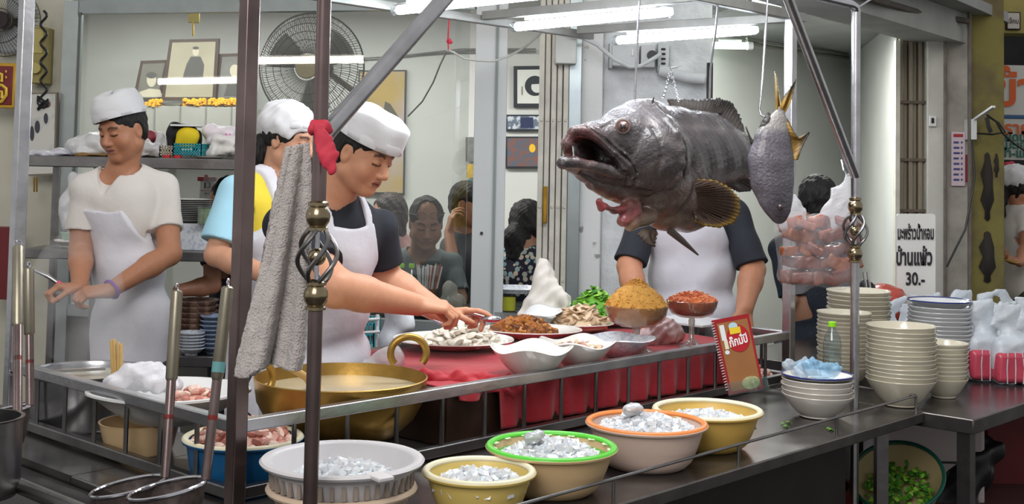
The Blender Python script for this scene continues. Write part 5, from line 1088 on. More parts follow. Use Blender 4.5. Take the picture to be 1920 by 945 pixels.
for (px, py, r) in ((240, 712, (.06, .05, .03)), (270, 702, (.06, .05, .035)), (300, 712, (.05, .05, .03)), (222, 722, (.04, .04, .02)), (318, 722, (.035, .04, .02))): sd.ell(P(px, py, 3.46), r)
tag(sd.build('crumpled_cloth', filmm('white_film_cloth', (232, 232, 238), .85, .4), None, disp=wob(0, .006, 30)), 'crumpled white translucent wrap lying in the white basin', 'cloth')
PINKM = [M('raw_pink', (224, 172, 156), .4, ns=30, na=.3, coat=.3), M('raw_pale', (236, 206, 190), .4, ns=30, na=.2), M('raw_red', (204, 132, 118), .4, ns=30, na=.3)]
food(P(366, 738, 3.44)+UP*-.012, .06, .02, 26, .016, (1, .8, .5, 1), PINKM, 'pink raw pieces in the white basin', 'raw_pieces', 12)
TB = K(.175, .175, HC); e = basin(TB, 'blue tub with a cream rim heaped with pink raw prawns, behind the square post', .160, .112, M('blue_plastic', (26, 92, 142), .35, ns=6, na=.15), CR1, .12, name='blue_tub'); food(TB+UP*.088, .122, .06, 190, .02, (1, .55, .5, 1), PINKM, 'pink raw prawns heaped in the blue tub', 'raw_prawns', 13)
m = MB(); m.prism(kp([(-.5, -.6), (-.125, -.6), (-.125, 1.5), (-.5, 1.5)], HC-.05), (0, 0, .03)); m.prism(kp([(-.48, -.55), (-.13, -.55), (-.13, 1.45), (-.48, 1.45)], .12), (0, 0, HC-.18)); o = m.build('side_ledge', M('dark_ledge_metal', (58, 55, 56), .4, .7, ns=8, na=.4), smooth=False); tag(bevel(o), 'dark lower ledge along the left end of the cart', 'ledge')
m = MB(); m.tube([K(-.455, -.5, HC+.11), K(-.455, 1.3, HC+.11)], .016, 14)
for n in (-.4, .5, 1.2): m.cyl(K(-.455, n, HC-.03), K(-.455, n, HC+.11), .010)
tag(m.build('outer_rail', STEELD), 'round steel rail along the left outer edge, bottom left corner', 'rail')
# long handled strainers
MESH = M('wire_mesh', (120, 108, 104), .45, .8, ns=60, na=.6, alpha=.72)
def strainer(cx, cy, Y, R, tx_, ty, tY, label, hr=.0135, hz=.1):
    c = P(cx, cy, Y); e = empty('noodle_strainer', c-UP*hz, label, 'strainer', 'long handled noodle strainers')
    m = MB(); n = 36; m.tube([c+V((R*math.cos(t*2*math.pi/n), R*math.sin(t*2*math.pi/n), R*.2*math.cos(t*2*math.pi/n))) for t in range(n)], .0045, 8, closed=True); m.build('rim_ring', CHROME, e)
    m = MB(); m.lathe([(R*.55, -hz), (R*.8, -hz*.8), (R*.97, -hz*.3), (R, 0)], c, 40, wob=lambda r, z, t: (r, z+R*.2*math.cos(t)*(1+z/hz))); m.build('mesh_basket', MESH, e)
    t = P(tx_, ty, tY); a = c+V((.95, .3, .19))*R; d = (t-a)
    m = MB(); m.tube([a, a+d*.55], .0105, 14); m.build('shaft', IRON, e)
    m = MB(); m.tube([a+d*.50, a+d*.52, a+d*.99, t], [hr*.7, hr, hr, hr*.7], 18); m.build('grip', M('aluminium_grip', (150, 144, 128), .36, .85, ns=12, na=.3), e)
    m = MB(); x, y, z = basis(d); m.tube([t+z*.008+(x*math.cos(k)+z*math.sin(k))*.009 for k in [i*math.pi/6 for i in range(12)]], .002, 6, closed=True); m.build('hanging_ring', CHROME, e)
    m = MB(); m.tube([a+d*.30, a+d*.325], .0105, 14); m.build('red_band', M('red_tape', (170, 50, 44), .6), e)
    if 'teal' in label: m = MB(); m.tube([a+d*.545, a+d*.60], hr*1.06, 16); m.build('teal_tape', M('teal_tape', (96, 150, 152), .6), e)
    return e
strainer(240, 912, 2.72, .078, 332, 545, 2.86, 'strainer of the middle pair with its grip nearer the white basin')
strainer(314, 916, 2.62, .078, 427, 537, 2.72, 'strainer of the middle pair with the teal tape, nearest the square post')
strainer(-22, 790, 2.75, .06, 34, 462, 3.0, 'strainer leaning against the left square post, top at the far left')
strainer(12, 770, 3.1, .055, 54, 503, 3.2, 'shorter strainer just right of the far left one')
m = MB(); c = P(-40, 785, 2.62); m.lathe([(.08, -.16), (.088, -.15), (.088, 0), (.092, .004), (.084, .004), (.08, -.14)], c, 40); tag(m.build('steel_canister', STEELD), 'steel canister cut by the left edge of the picture', 'canister')
# bits of green herb on the counter
for i, (px, py) in enumerate(((1470, 795), (1480, 792), (1475, 800), (1560, 806), (1556, 804))):
    c = Z(px, py, HC+.003); m = MB(); m.grid(lambda u, v: c+V(((u-.5)*.022, (v-.5)*.014, .004*math.sin(u*5))), 5, 4); o = m.build('herb_scrap', HB[0]); solid(o, .0008); tag(o, ['leftmost herb scrap on the counter right of the yellow ice basin', 'rear herb scrap on the counter right of the yellow ice basin', 'front herb scrap on the counter right of the yellow ice basin', 'right herb scrap near the counter front edge below the bowls', 'left herb scrap near the counter front edge below the bowls'][i], 'herb', 'herb scraps on the counter')
# menu board
e = empty('menu_board', P(1385, 738, 4.42), 'red spiral-bound menu board in a clear holder leaning on the rail', 'menu')
def MN(u, v, dy=0): # u,v in 0..1 on the tilted board
    a = P(1335, 601, 4.40); b_ = P(1403, 588, 4.46); d_ = P(1432, 728, 4.36); c_ = P(1366, 740, 4.30); p = a.lerp(b_, u).lerp(c_.lerp(d_, u), v); return p
nrm = (MN(1, 0)-MN(0, 0)).cross(MN(0, 1)-MN(0, 0)).normalized(); nrm = nrm if nrm.y < 0 else -nrm
def mpan(name, u0, v0, u1, v1, z, t, mat, par):
    m = MB(); m.prism([MN(u0, v0)+nrm*z, MN(u1, v0)+nrm*z, MN(u1, v1)+nrm*z, MN(u0, v1)+nrm*z], nrm*t); return m.build(name, mat, par, smooth=False)
mpan('board', 0, 0, 1, 1, -.006, .008, M('dark_red_card', (150, 22, 30), .45), e)
mpan('page', .09, .06, .93, .97, .002, .0012, M('brown_menu_print', (164, 108, 62), .45, ns=4, na=.3), e)
def disc(name, u, v, ru, rv, z, mat, par, n=28):
    m = MB(); c = MN(u, v)+nrm*z; U = (MN(1, 0)-MN(0, 0)); Vv = (MN(0, 1)-MN(0, 0)); m.add([c+U*(ru*math.cos(i*2*math.pi/n))+Vv*(rv*math.sin(i*2*math.pi/n)) for i in range(n)], [tuple(range(n))]); o = m.build(name, mat, par, smooth=False); solid(o, .0006); return o
disc('round_logo', .58, .30, .31, .185, .0040, M('logo_red', (172, 24, 34), .45), e); disc('cartoon_head', .5, .13, .12, .05, .0048, M('pale_blue_print', (176, 206, 214), .5), e)
mpan('yellow_patch', .38, .15, .68, .235, .0046, .0008, M('yellow_print', (226, 196, 40), .5), e); mpan('chef_sleeve', .13, .09, .26, .30, .0046, .0008, WHITEP, e); mpan('chef_glove', .17, .30, .27, .42, .0046, .0008, CR1, e)
disc('white_dot', .2, .46, .06, .03, .0048, WHITEP, e); disc('food_photo', .66, .90, .24, .085, .0048, M('food_photo_print', (196, 190, 140), .5, ns=30, na=.5), e)
for i in range(26):
    c = MN(-.02, .04+i*.036)+nrm*.003; U = (MN(1, 0)-MN(0, 0)).normalized(); m = MB(); m.tube([c+U*(.006*math.cos(k))+nrm*(.006*math.sin(k)) for k in [j*math.pi/4 for j in range(8)]], .0012, 5, closed=True); m.build('spiral_ring', WHITEP, e)
mh = MB(); mh.prism([MN(-.06, .86)+nrm*.014, MN(1.08, .86)+nrm*.014, MN(1.1, 1.03)+nrm*.014, MN(-.06, 1.03)+nrm*.014], nrm*.002); mh.build('clear_holder', GLASS, e, smooth=False)
def text(s, mat, parent, org, xd, yd, size, name='lettering', ext=.0006, align='CENTER', bold=0, sx=1):
    cu = bpy.data.curves.new(name, 'FONT'); cu.body = s; cu.size = size; cu.extrude = ext; cu.align_x = align; cu.align_y = 'CENTER'; cu.offset = bold; cu.resolution_u = 3
    tmp = bpy.data.objects.new('tmp', cu); COL.objects.link(tmp); bpy.context.view_layer.update(); dg = bpy.context.evaluated_depsgraph_get(); me = bpy.data.meshes.new_from_object(tmp.evaluated_get(dg)); bpy.data.objects.remove(tmp)
    xd, yd = V(xd).normalized(), V(yd).normalized(); zd = xd.cross(yd); off = wl(parent) if parent else V((0, 0, 0)); org = V(org)-off
    for v in me.vertices: v.co = org+xd*v.co.x*sx+yd*v.co.y+zd*v.co.z
    me.materials.clear(); me.materials.append(mat); o = bpy.data.objects.new(name, me); COL.objects.link(o); o.parent = parent; return o
U_ = (MN(1, 0)-MN(0, 0)).normalized(); V_ = (MN(0, 0)-MN(0, 1)).normalized()
text('ก๊กมั่ปี', M('white_print', (240, 240, 240), .5), e, MN(.56, .34)+nrm*.0055, U_+V_*.1, V_, .042, bold=.0009, sx=.8)
o = crock(.126, .045, CER2, BLUE, 'shallow_bowl'); put(o, V((P(1762, 700, 4.98).x, 4.98, HC+.07+13*.0165-.020)), 0); tag(o, 'blue-rimmed white bowl on top of the grey-white stack beside the pink bags', 'bowl')

q = P(1440, 620, 5.0); m = MB(); m.prism(kp([(2.45, .32), (2.70, .32), (2.70, .6), (2.45, .6)], zt_+.02), (0, 0, .012)); o = tag(bevel(m.build('white_tray', WHITEP)), 'white plastic tray at the right end of the cart beside the rail', 'tray'); m = MB()
for a, n in ((2.47, .34), (2.68, .34), (2.47, .58), (2.68, .58)): m = MB(); m.bar(K(a, n, 0), K(a, n, zt_+.02), .025); m.build('tray_leg', STEELD, o)
q = K(2.50, .13, HC+.003); food(q, .10, .045, 60, .018, (1, .6, .45, 1), [PINKM[0], PINKM[1], SQ[0]], 'pinkish white seafood pieces at the right end behind the menu board', 'seafood_pieces', 31)
# ---------------- side table, coconut bags, sign ----------------
st = empty('side_table', K(3.3, -.4, 0), 'long stainless steel side table carrying the bowl stacks and white bags', 'table')
m = MB(); m.prism(kp([(2.385, -.80), (4.9, -.80), (4.9, -.035), (2.385, -.035)], HC-.05), (0, 0, .05)); bevel(m.build('table_top', COUNTER, st), .004)
for (a, n) in ((2.42, -.76), (2.42, -.08), (4.3, -.76), (4.3, -.08), (3.36, -.08)):
    m = MB(); m.bar(K(a, n, 0), K(a, n, HC-.05), .045, up=KD); m.build('table_leg', STEELD, st)
m = MB(); m.bar(K(4.6, -.5, HC-.02), K(4.6, .6, HC-.02), .02); m.box(K(3.6, .32, HC-.02), (1.1, .34, .02), AX)
q = MB(); q.prism(kp([(3.0, .0), (4.9, .0), (4.9, .6), (3.0, .6)], HC-.05), (0, 0, .05)); o = q.build('rear_table', COUNTER); tag(bevel(o), 'second steel table behind the side table, carrying the white bags under the price sign', 'table')
o.name = 'rear_table'
for (a, n) in ((3.05, .55), (4.8, .55), (4.8, .05)):
    m = MB(); m.bar(K(a, n, 0), K(a, n, HC-.05), .045, up=KD); m.build('table_leg', STEELD, o)
WFILM = filmm('white_bag_film', (222, 230, 236), .80, .3); PJUI = M('pink_drink', (206, 74, 96), .3, ns=14, na=.35, coat=.4)
rr = random.Random(11)
WB = M('white_bag_plastic', (214, 222, 230), .35, ns=18, na=.15, bump=.5, bs=30, alpha=.86, spec=.6)
def tbag(c, w, h, red, label, seed, d=.05):
    rr = random.Random(seed); e = empty('takeaway_bag', c, label, 'bag', 'tied white takeaway bags'); c = V(c)
    sd = SD(.005, .02); sd.box(c+UP*h*.30, (w*.5, d, h*.30), [list(KD), list(KN), [0, 0, 1]] if False else None, .03); sd.cone(c+UP*h*.5, c+UP*h*.62, w*.36, w*.2, flat=(YV, .7))
    for s_ in (-1, 1):
        x = s_*w*rr.uniform(.22, .34); t0 = x*rr.uniform(.7, 1.2); sd.chain([c+V((x*.7, 0, h*.6)), c+V((x, rr.uniform(-.01, .01), h*.80)), c+V((t0, 0, h*.96)), c+V((t0+.02*s_, .01, h*.98))], [w*.22, w*.16, w*.11, w*.07], flat=(YV, .2), k=.015)
    sd.build('bag_film', WB, e, disp=lambda X, Y, Zz, seed=seed: .006*(np.abs(np.sin(X*24+Zz*9+seed))+np.abs(np.sin(Zz*26-X*17+seed*2))-1), smooth=0)
    if red:
        m = MB(); m.box(c+UP*h*.22+V((0, -.004, 0)), (w*.5+.0, d+.004, h*.20)); o = m.build('pink_drink_pouch', PJUI, e); bevel(o, .02, 3)
        for k in (-.22, .0, .22):
            m = MB(); m.tube([c+V((w*k, -d-.006, h*.02)), c+V((w*k*1.1, -d-.010, h*.22)), c+V((w*k*.9, -d-.004, h*.42))], .0022, 6); m.build('film_crease', WFILM, e)
spots = [(1665, 672, 5.62, 0, .13, .235), (1706, 650, 5.5, 0, .14, .21), (1742, 650, 5.45, 0, .14, .22), (1778, 655, 5.35, 0, .15, .23), (1812, 665, 5.25, 0, .14, .24), (1850, 680, 5.45, 0, .14, .24), (1886, 680, 5.35, 0, .14, .24), (1915, 670, 5.5, 0, .15, .24),
         (1846, 703, 4.92, 1, .145, .30), (1893, 703, 4.86, 1, .14, .30), (1936, 698, 4.86, 1, .15, .31), (1730, 640, 5.75, 0, .15, .24), (1800, 640, 5.75, 0, .15, .26), (1870, 640, 5.75, 0, .15, .26)]
nm = ['leaning at the left end of the row, beside the round post', 'below the white sign, left', 'below the white sign, right', 'right of the sign, behind the blue-rimmed bowl', 'with a pointed handle, left of the pink ones', 'behind the gap between the pink bags', 'behind the middle pink bag', 'behind the rightmost pink bag', 'showing pink drink, nearest the bowls', 'showing pink drink, middle of the front row', 'showing pink drink, cut by the right edge', 'in the rear row under the 30 on the sign', 'in the rear row, centre', 'in the rear row, right end']
for i, (px, py, Y, red, w_, h_) in enumerate(spots):
    c = P(px, py, Y); c.z = HC+.002; tbag(c, w_, h_, red, 'white takeaway bag '+nm[i], 20+i)
# white sign with thai writing
SW = M('sign_white', (222, 222, 218), .45, ns=6, na=.05); INK = M('sign_ink', (40, 34, 40), .6)
e = empty('price_sign', P(1718, 560, 5.95), 'white upright price sign with handwritten black Thai writing and 30', 'sign')
def SG(px, py): return P(px, py, 5.95)
a, b, c, d = SG(1684, 402), SG(1752, 402), SG(1752, 640), SG(1680, 640); a.z = b.z = (a.z+b.z)/2
def rrect(px0, py0, px1, py1, Y, r=5):
    pts = []
    for (cx, cy, a0) in ((px1-r, py0+r, -90), (px1-r, py1-r, 0), (px0+r, py1-r, 90), (px0+r, py0+r, 180)):
        for k in range(5): t = math.radians(a0+k*22.5); pts.append(P(cx+r*math.cos(t), cy+r*math.sin(t), Y))
    return pts
zb_ = P(1718, 640, 5.95).z
m = MB(); m.prism(rrect(1682, 401, 1754, 690, 5.95), (0, .02, 0)); m.build('sign_panel', SW, e, smooth=False)
m = MB(); q = P(1718, 690, 5.98); m.box(V((q.x, 5.98, q.z/2)), (.1, .03, q.z/2)); m.build('sign_foot', STEELD, e)
xd = (SG(1752, 402)-SG(1684, 402)); yd = UP
text('มะพร้าวน้ำหอม', INK, e, P(1717, 438, 5.944), xd, yd, .086, bold=.0026, sx=.355)
text('บ้านแพ้ว', INK, e, P(1714, 484, 5.944), xd, yd, .105, bold=.0035, sx=.50)
text('30.-', INK, e, P(1716, 524, 5.944), xd, yd, .085, bold=.002, sx=.72)
# jar of orange-red food and dark bag near sign
m = MB(); c = P(1655, 560, 5.9); c = V((c.x, 5.9, P(1655, 600, 5.9).z)); m.lathe([(0, 0), (.085, 0), (.105, .05), (.11, .12), (.09, .15), (.03, .17), (0, .175)], c, 30); o = m.build('red_food_bag', M('tomato_red_food', (196, 74, 56), .35, ns=14, na=.4, coat=.5)); tag(o, 'clear bag of tomato-red food left of the white sign', 'bag')
m = MB(); q = P(1655, 600, 5.9); m.box(V((q.x, 5.9, (q.z-.012)/2)), (.16, .12, (q.z-.012)/2)); tag(bevel(m.build('display_crate', M('dark_crate', (52, 44, 44), .6, ns=8, na=.3))), 'dark crate under the bag of red food, behind the bowl stacks', 'crate')
e = empty('dark_pouch', P(1622, 640, 5.4), 'black drawstring pouch behind the round post and bowl stacks', 'bag')
sd = SD(.006, .02); [sd.ell(P(px, py, 5.35), r) for px, py, r in ((1625, 590, (.06, .05, .10)), (1630, 545, (.035, .03, .05)), (1622, 640, (.065, .05, .06)))]; sd.build('pouch_body', M('black_nylon', (30, 30, 32), .5, ns=30, na=.3, bump=.3), e, disp=wob(0, .008, 25))
for dx in (0, 7):
    m = MB(); m.tube([P(1620+dx, 510, 5.27), P(1624+dx, 540, 5.27), P(1630+dx, 575, 5.26)], .006, 8); m.build('metal_strap', CHROME, e)
# pails under the table
m = MB(); q = P(1535, 905, 4.15); c = V((q.x, 4.45, 0)); m.lathe([(0, 0), (.14, 0), (.145, .01), (.185, .42), (.195, .425), (.18, .425), (.14, .02), (0, .02)], c, 40); tag(m.build('red_bucket', M('dark_red_plastic', (120, 18, 26), .4, ns=5, na=.3)), 'dark red bucket under the right end of the cart', 'bucket')
e = empty('herb_basin', P(1690, 890, 4.6), 'tilted green-rimmed plastic basin of green herbs under the side table', 'basin')
c = P(1682, 893, 4.45); axn = V((-.30, -.52, .80)).normalized(); x = V((.88, -.05, -.40)); x = (x-axn*x.dot(axn)).normalized(); y = axn.cross(x)
m = MB(); m.lathe([(0, -.12), (.10, -.12), (.115, -.11), (.16, -.01), (.155, -.01), (.11, -.10), (0, -.11)], c, 48, ax=(x, y, axn)); m.build('basin_body', M('tan_basin_plastic', (196, 178, 134), .4, ns=5, na=.15), e)
m = MB(); m.tube([c+x*(.16*math.cos(t))+y*(.16*math.sin(t)) for t in [i*math.pi/24 for i in range(48)]], .007, 8, closed=True); m.build('rim', M('dark_green_rim', (24, 84, 70), .35), e)
rr = random.Random(3); m = MB()
for i in range(260):
    r = .118*math.sqrt(rr.random()); t = rr.random()*6.28; p = c+x*(r*math.cos(t))+y*(r*math.sin(t)-.01)+axn*(-.075+.03*rr.random()); m.mi = rr.randrange(3); a0 = V((rr.gauss(0, 1), rr.gauss(0, 1), rr.gauss(0, 1))).normalized(); b0 = a0.cross(axn).normalized(); m.ball(p, .013, 6, (a0, b0, a0.cross(b0)), (1, .7, .15))
o = m.build('leafy_herbs', HB); tag(o, 'green leafy herbs inside the tilted basin under the side table', 'herb', kind='stuff')
m = MB(); q = P(1730, 850, 5.2); m.box(V((q.x, 5.2, .32)), (.22, .12, .32)); o = tag(bevel(m.build('white_cool_box', M('dirty_white_box', (190, 180, 178), .6, ns=4, na=.25)), .02), 'dirty white cool box under the side table', 'box')
m = MB(); m.box(V((q.x, 5.2-.122, .36)), (.2, .004, .004)); m.build('lid_seam', DARK, o)
m = MB(); q = P(1900, 850, 5.6); m.box(V((q.x, 5.6, .27)), (.2, .2, .27)); tag(bevel(m.build('red_crate', M('dull_red_crate', (110, 30, 34), .6, ns=6, na=.4)), .01), 'dull red crate under the far end of the side table', 'crate')
sd = SD(.01, .05); [sd.ell(P(px, py, 5.15), r) for px, py, r in ((1838, 850, (.10, .08, .07)), (1800, 885, (.12, .10, .09)), (1780, 935, (.12, .1, .12)))]; tag(sd.build('black_sack', BLACKP, None, disp=wob(0, .012, 15)), 'black sack lying under the side table', 'sack')
m = MB(); q = P(1840, 940, 5.15); m.box(V((q.x, 5.25, .10)), (.34, .2, .10)); tag(bevel(m.build('low_crate', M('brown_red_crate', (92, 58, 56), .6, ns=6, na=.3)), .01), 'low brownish crate under the side table holding the black sack', 'crate')
# ---------------- shelf unit behind the left chef ----------------
SY = 5.62
sh = empty('steel_shelf', V((P(245, 400, SY).x, SY, 0)), 'steel shelf unit behind the left cook, loaded with bags and crockery', 'shelf')
def shelf_board(px0, px1, py, Y, t=.05, d=.2, nm_='shelf_board'):
    a, b = P(px0, py, Y), P(px1, py, Y); m = MB(); z = (a.z+b.z)/2; m.box(V(((a.x+b.x)/2, Y+d, z-t/2)), ((b.x-a.x)/2, d, t/2)); bevel(m.build(nm_, STEELD, sh), .004); return z
z1 = shelf_board(42, 455, 295, SY); z2 = shelf_board(42, 455, 470, SY, .045); z3 = shelf_board(250, 470, 668, SY, .05)
m = MB(); a = P(45, 290, SY); zb = P(110, 470, SY).z
for px in (46, 128, 455):
    a = P(px, 400, SY); m = MB(); m.bar(V((a.x, SY+.38, 0)), V((a.x, SY+.38, z1)), .03); m.build('upright', STEELD, sh)
FB = filmm('bag_film_clear', (232, 232, 234), .62, .2); WHITEF = M('white_folded_cloth', (230, 228, 224), .85, bump=.3, bs=30, ns=6, na=.05); BRN = M('dried_food_brown', (150, 116, 66), .7, ns=30, na=.4)
def lump(parts, Y, mat, label, name, cat, wv=.006, vox=.006, z=None, sc=18, seed=0, k=.02, parent=None):
    sd = SD(vox, k)
    for px, py, r in parts: sd.ell(P(px, py, Y), r)
    o = sd.build(name, mat, parent, disp=wob(0, wv, sc, seed)); return tag(o, label, cat) if parent is None else o
YS = SY+.14
lump([(60, 291, (.05, .08, .01)), (90, 288, (.07, .08, .018)), (125, 288, (.06, .08, .018))], YS, M('pale_flat_bags', (206, 206, 216), .35, ns=20, na=.2, bump=.5), 'flat pale plastic packets at the left end of the shelf', 'plastic_packets', 'packet')
lump([(150, 272, (.06, .09, .045)), (185, 268, (.06, .09, .05)), (165, 285, (.09, .09, .022)), (205, 280, (.05, .09, .03))], YS, FB, 'clear bag of white goods behind the left cook face', 'plastic_bag', 'bag')
lump([(175, 291, (.08, .07, .010))], YS-.05, BRN, 'brown dried food packet on the shelf edge behind the left cook chin', 'food_packet', 'packet')
lump([(282, 258, (.055, .06, .035)), (300, 256, (.02, .06, .02)), (262, 262, (.04, .06, .03))], YS+.08, M('dark_red_wrap', (140, 50, 62), .5, ns=16, na=.35), 'dark red wrapped bundle on the shelf right of the left cook cap', 'red_bundle', 'bundle')
lump([(265, 275, (.05, .07, .045)), (290, 280, (.06, .07, .030)), (300, 262, (.02, .04, .03)), (275, 290, (.08, .07, .015))], YS-.04, FB, 'clear bag with dried herbs on the shelf right of the left cook', 'plastic_bag', 'bag', sc=26)
lump([(262, 286, (.05, .05, .02)), (290, 287, (.05, .05, .02))], YS-.03, BRN, 'dried brown herbs inside the clear bag on the shelf', 'dried_herbs', 'food')
lump([(330, 250, (.045, .07, .05)), (322, 275, (.05, .07, .035)), (370, 262, (.025, .06, .05)), (350, 246, (.05, .07, .03))], YS+.07, M('black_cap_cloth', (30, 30, 34), .8), 'black and yellow folded caps on the shelf', 'folded_cap', 'cap')
lump([(352, 255, (.055, .04, .042)), (348, 268, (.05, .03, .03))], YS-.0, M('yellow_cap_cloth', (232, 204, 34), .7), 'bright yellow rounded piece over the black caps on the shelf', 'yellow_hat', 'cap', .002)
m = MB(); q = P(350, 236, YS+.05); m.box(V((q.x, YS+.05, q.z)), (.07, .08, .004), rot=.2); tag(m.build('white_card', WHITEP), 'white card lying on top of the black and yellow caps', 'card')
def basket(px0, px1, py0, py1, Y, mat, label, d=.07):
    a, b = P(px0, py0, Y), P(px1, py1, Y); cx = (a.x+b.x)/2; w_ = (b.x-a.x)/2; h_ = (a.z-b.z); e = empty('plastic_basket', V((cx, Y, b.z)), label, 'basket')
    m = MB(); m.box(V((cx, Y, b.z+.003)), (w_*.9, d*.9, .003)); m.build('basket_floor', mat, e)
    m = MB()
    for (x0, y0, x1, y1) in ((-1, -1, 1, -1), (1, -1, 1, 1), (1, 1, -1, 1), (-1, 1, -1, -1)):
        p0 = V((cx+x0*w_, Y+y0*d, 0)); p1 = V((cx+x1*w_, Y+y1*d, 0))
        for z in (b.z+.006, b.z+h_*.35, b.z+h_*.7, b.z+h_-.004): m.bar(p0+UP*z, p1+UP*z, .004, .006)
        n_ = int((p1-p0).length/.012)
        for i in range(n_+1): q_ = p0.lerp(p1, i/n_); m.bar(q_+UP*b.z, q_+UP*(b.z+h_), .004)
    m.build('basket_walls', mat, e); return e
TEAL = M('teal_plastic', (44, 156, 168), .35); basket(333, 384, 269, 292, SY+.09, TEAL, 'teal slotted plastic basket on the shelf below the yellow cap'); basket(306, 330, 273, 293, SY+.09, M('beige_plastic', (196, 190, 170), .4), 'small beige slotted basket left of the teal basket', .05)
for i, px in enumerate((313, 333)): m = MB(); q = P(px, 292, SY+.03); m.cyl(V((q.x, SY+.03, z1)), V((q.x, SY+.03, z1+.014)), .018); tag(m.build('red_disc', M('red_lid_plastic', (196, 40, 44), .4)), ['left', 'right'][i]+' of two red lids on the shelf edge below the beige basket', 'lid', 'red lids on the shelf')
lump([(400, 248, (.055, .07, .035)), (430, 250, (.05, .07, .04)), (415, 265, (.07, .07, .03))], YS+.06, M('pink_printed_white_bag', (232, 224, 230), .5, col2=(206, 110, 176), ns=14, thr=(.56, .62)), 'white bag with pink print at the right end of the shelf', 'printed_bag', 'bag')
lump([(420, 262, (.06, .06, .02)), (405, 275, (.03, .05, .04)), (440, 268, (.05, .05, .03)), (432, 282, (.05, .05, .02)), (400, 286, (.03, .04, .02))], YS-.04, WHITEF, 'crumpled white cloth at the right end of the shelf', 'white_cloth', 'cloth', sc=24)
m = MB(); q = P(385, 294, SY+.0); m.lathe([(0, 0), (.055, 0), (.075, .010), (.077, .012), (.05, .004), (0, .004)], V((q.x, SY+.08, z1)), 30); tag(m.build('grey_plate', CERAM), 'small plate on the shelf edge in front of the teal basket', 'plate')
# hanging bag at the shelf end, crockery on lower shelves
lump([(138, 335, (.02, .03, .03)), (140, 360, (.03, .04, .06)), (128, 390, (.035, .04, .08)), (125, 415, (.03, .04, .05)), (155, 330, (.04, .03, .02))], SY-.05, FB, 'clear plastic bag hanging from the shelf left of the left cook', 'hanging_bag', 'bag')
gp = lambda R, px, py, Y, h=.018, mat=CERAM, nm__='plate', lab='', cat='plate', grp=None: None
def plates(px, pyb, Y, n, R, pitch, mat, where, grp, name='plate', prof=None):
    q = P(px, pyb, Y); m = MB(); m.lathe(prof or [(0, 0), (R*.55, 0), (R*.6, .003), (R, .014), (R*.99, .016), (R*.6, .006), (0, .005)], (0, 0, 0), 36); p = m.build(name, mat, org=(0, 0, 0))
    for i in range(n):
        o = p if i == 0 else copy_tree(p); put(o, (q.x, Y, (wherez or q.z)+i*pitch), 0); tag(o, ('%s %s in %s' % ('bottom' if i == 0 else 'top' if i == n-1 else ORD[i], name.replace('_', ' '), where)), 'plate' if 'plate' in name else 'bowl', grp)
wherez = z2+.0; GP = M('grey_plates', (150, 150, 148), .3, coat=.3)
e_ = plates(356, 445, SY+.2, 12, .105, .0085, GP, 'the pile of grey plates behind the left cook arm', 'grey plates on the shelf')
for o in [o for o in COL.objects if o.get('group') == 'grey plates on the shelf']: o.location.z += .125
m = MB(); q = P(368, 440, SY+.2); m.box(V((q.x, SY+.2, z2+.062)), (.13, .11, .062)); tag(bevel(m.build('blue_patterned_box', PAT)), 'blue and white patterned box under the grey plates', 'box'); MATS['blue_patterned_ceramic'].node_tree.nodes['Noise Texture'].inputs['Scale'].default_value = 70
m = MB(); q = P(392, 420, SY+.12); m.lathe([(0, 0), (.04, 0), (.042, .085), (0, .085)], V((q.x, SY+.06, z2+.124)), 24); tag(m.build('glass_jar', GLASS), 'short glass jar of green leaves beside the grey plates', 'jar')
m = MB(); m.lathe([(0, .002), (.036, .002), (.037, .07), (0, .075)], V((q.x, SY+.06, z2+.124)), 20); tag(m.build('jar_leaves', M('pale_green_leaves', (150, 164, 136), .6, ns=40, na=.5)), 'pale green leaves inside the short glass jar', 'herb')
m = MB(); q = P(272, 690, SY); c = P(278, 400, SY+.1); m.tube([V((c.x, SY+.25, z2)), V((c.x, SY+.25, z2+.26)), V((c.x-.01, SY+.25, z2+.30))], [.03, .028, .012], 16); tag(m.build('red_bottle', M('red_sauce', (190, 62, 40), .3)), 'red sauce bottle behind the left cook shoulder', 'bottle')
for i, (px, py, R, h, mt, lb) in enumerate(((362, 478, .075, .04, CERAM, 'white bowl under the patterned box'), (375, 478, .085, .045, CERAM, 'wide white bowl behind the right sleeve on the shelf'))):
    pass
def onebowl(px, Y, z, R, h, mat, label, rb=.5): o = crock(R, h, mat, None, rb=rb); q = P(px, 470, Y); put(o, (q.x, Y, z), 0); return tag(o, label, 'bowl')
onebowl(132, SY+.15, z2, .075, .035, CERAM, 'white bowl alone at the left of the lower shelf'); onebowl(132, SY+.16, z2+.02, .05, .05, M('celadon_cup', (176, 196, 182), .3), 'small green-grey cup nested in the lone white bowl')
zc2 = P(360, 480, SY-.02).z
m = MB(); q = P(350, 480, SY-.1)
BRB = M('brown_patterned_ceramic', (112, 84, 74), .35, col2=(160, 130, 112), ns=26, thr=(.5, .56)); 
zz = z3
for i in range(6): o = crock(.105, .055, BRB, None, rb=.6); q = P(367, 600, SY+.2); put(o, (q.x, SY+.2, zz+.05+i*.026), 0); tag(o, ['bottom', 'second', 'third', 'fourth', 'fifth', 'top'][i]+' of the brown patterned bowls stacked below the shelf', 'bowl', 'brown patterned bowls')
m = MB(); q = P(367, 600, SY+.2); m.cyl(V((q.x, SY+.2, z3)), V((q.x, SY+.2, z3+.049)), .06, n=30); tag(m.build('dark_tin', DARK), 'dark tin under the brown patterned bowls', 'tin')
for i in range(6): o = crock(.060, .036, PAT, None, rb=.5); q = P(363, 600, SY+.06); put(o, (q.x, SY+.04, z3+.0+i*.014), 0); tag(o, ['bottom', 'second', 'third', 'fourth', 'fifth', 'top'][i]+' of the small white bowls in front of the brown bowls', 'bowl', 'small white bowls')
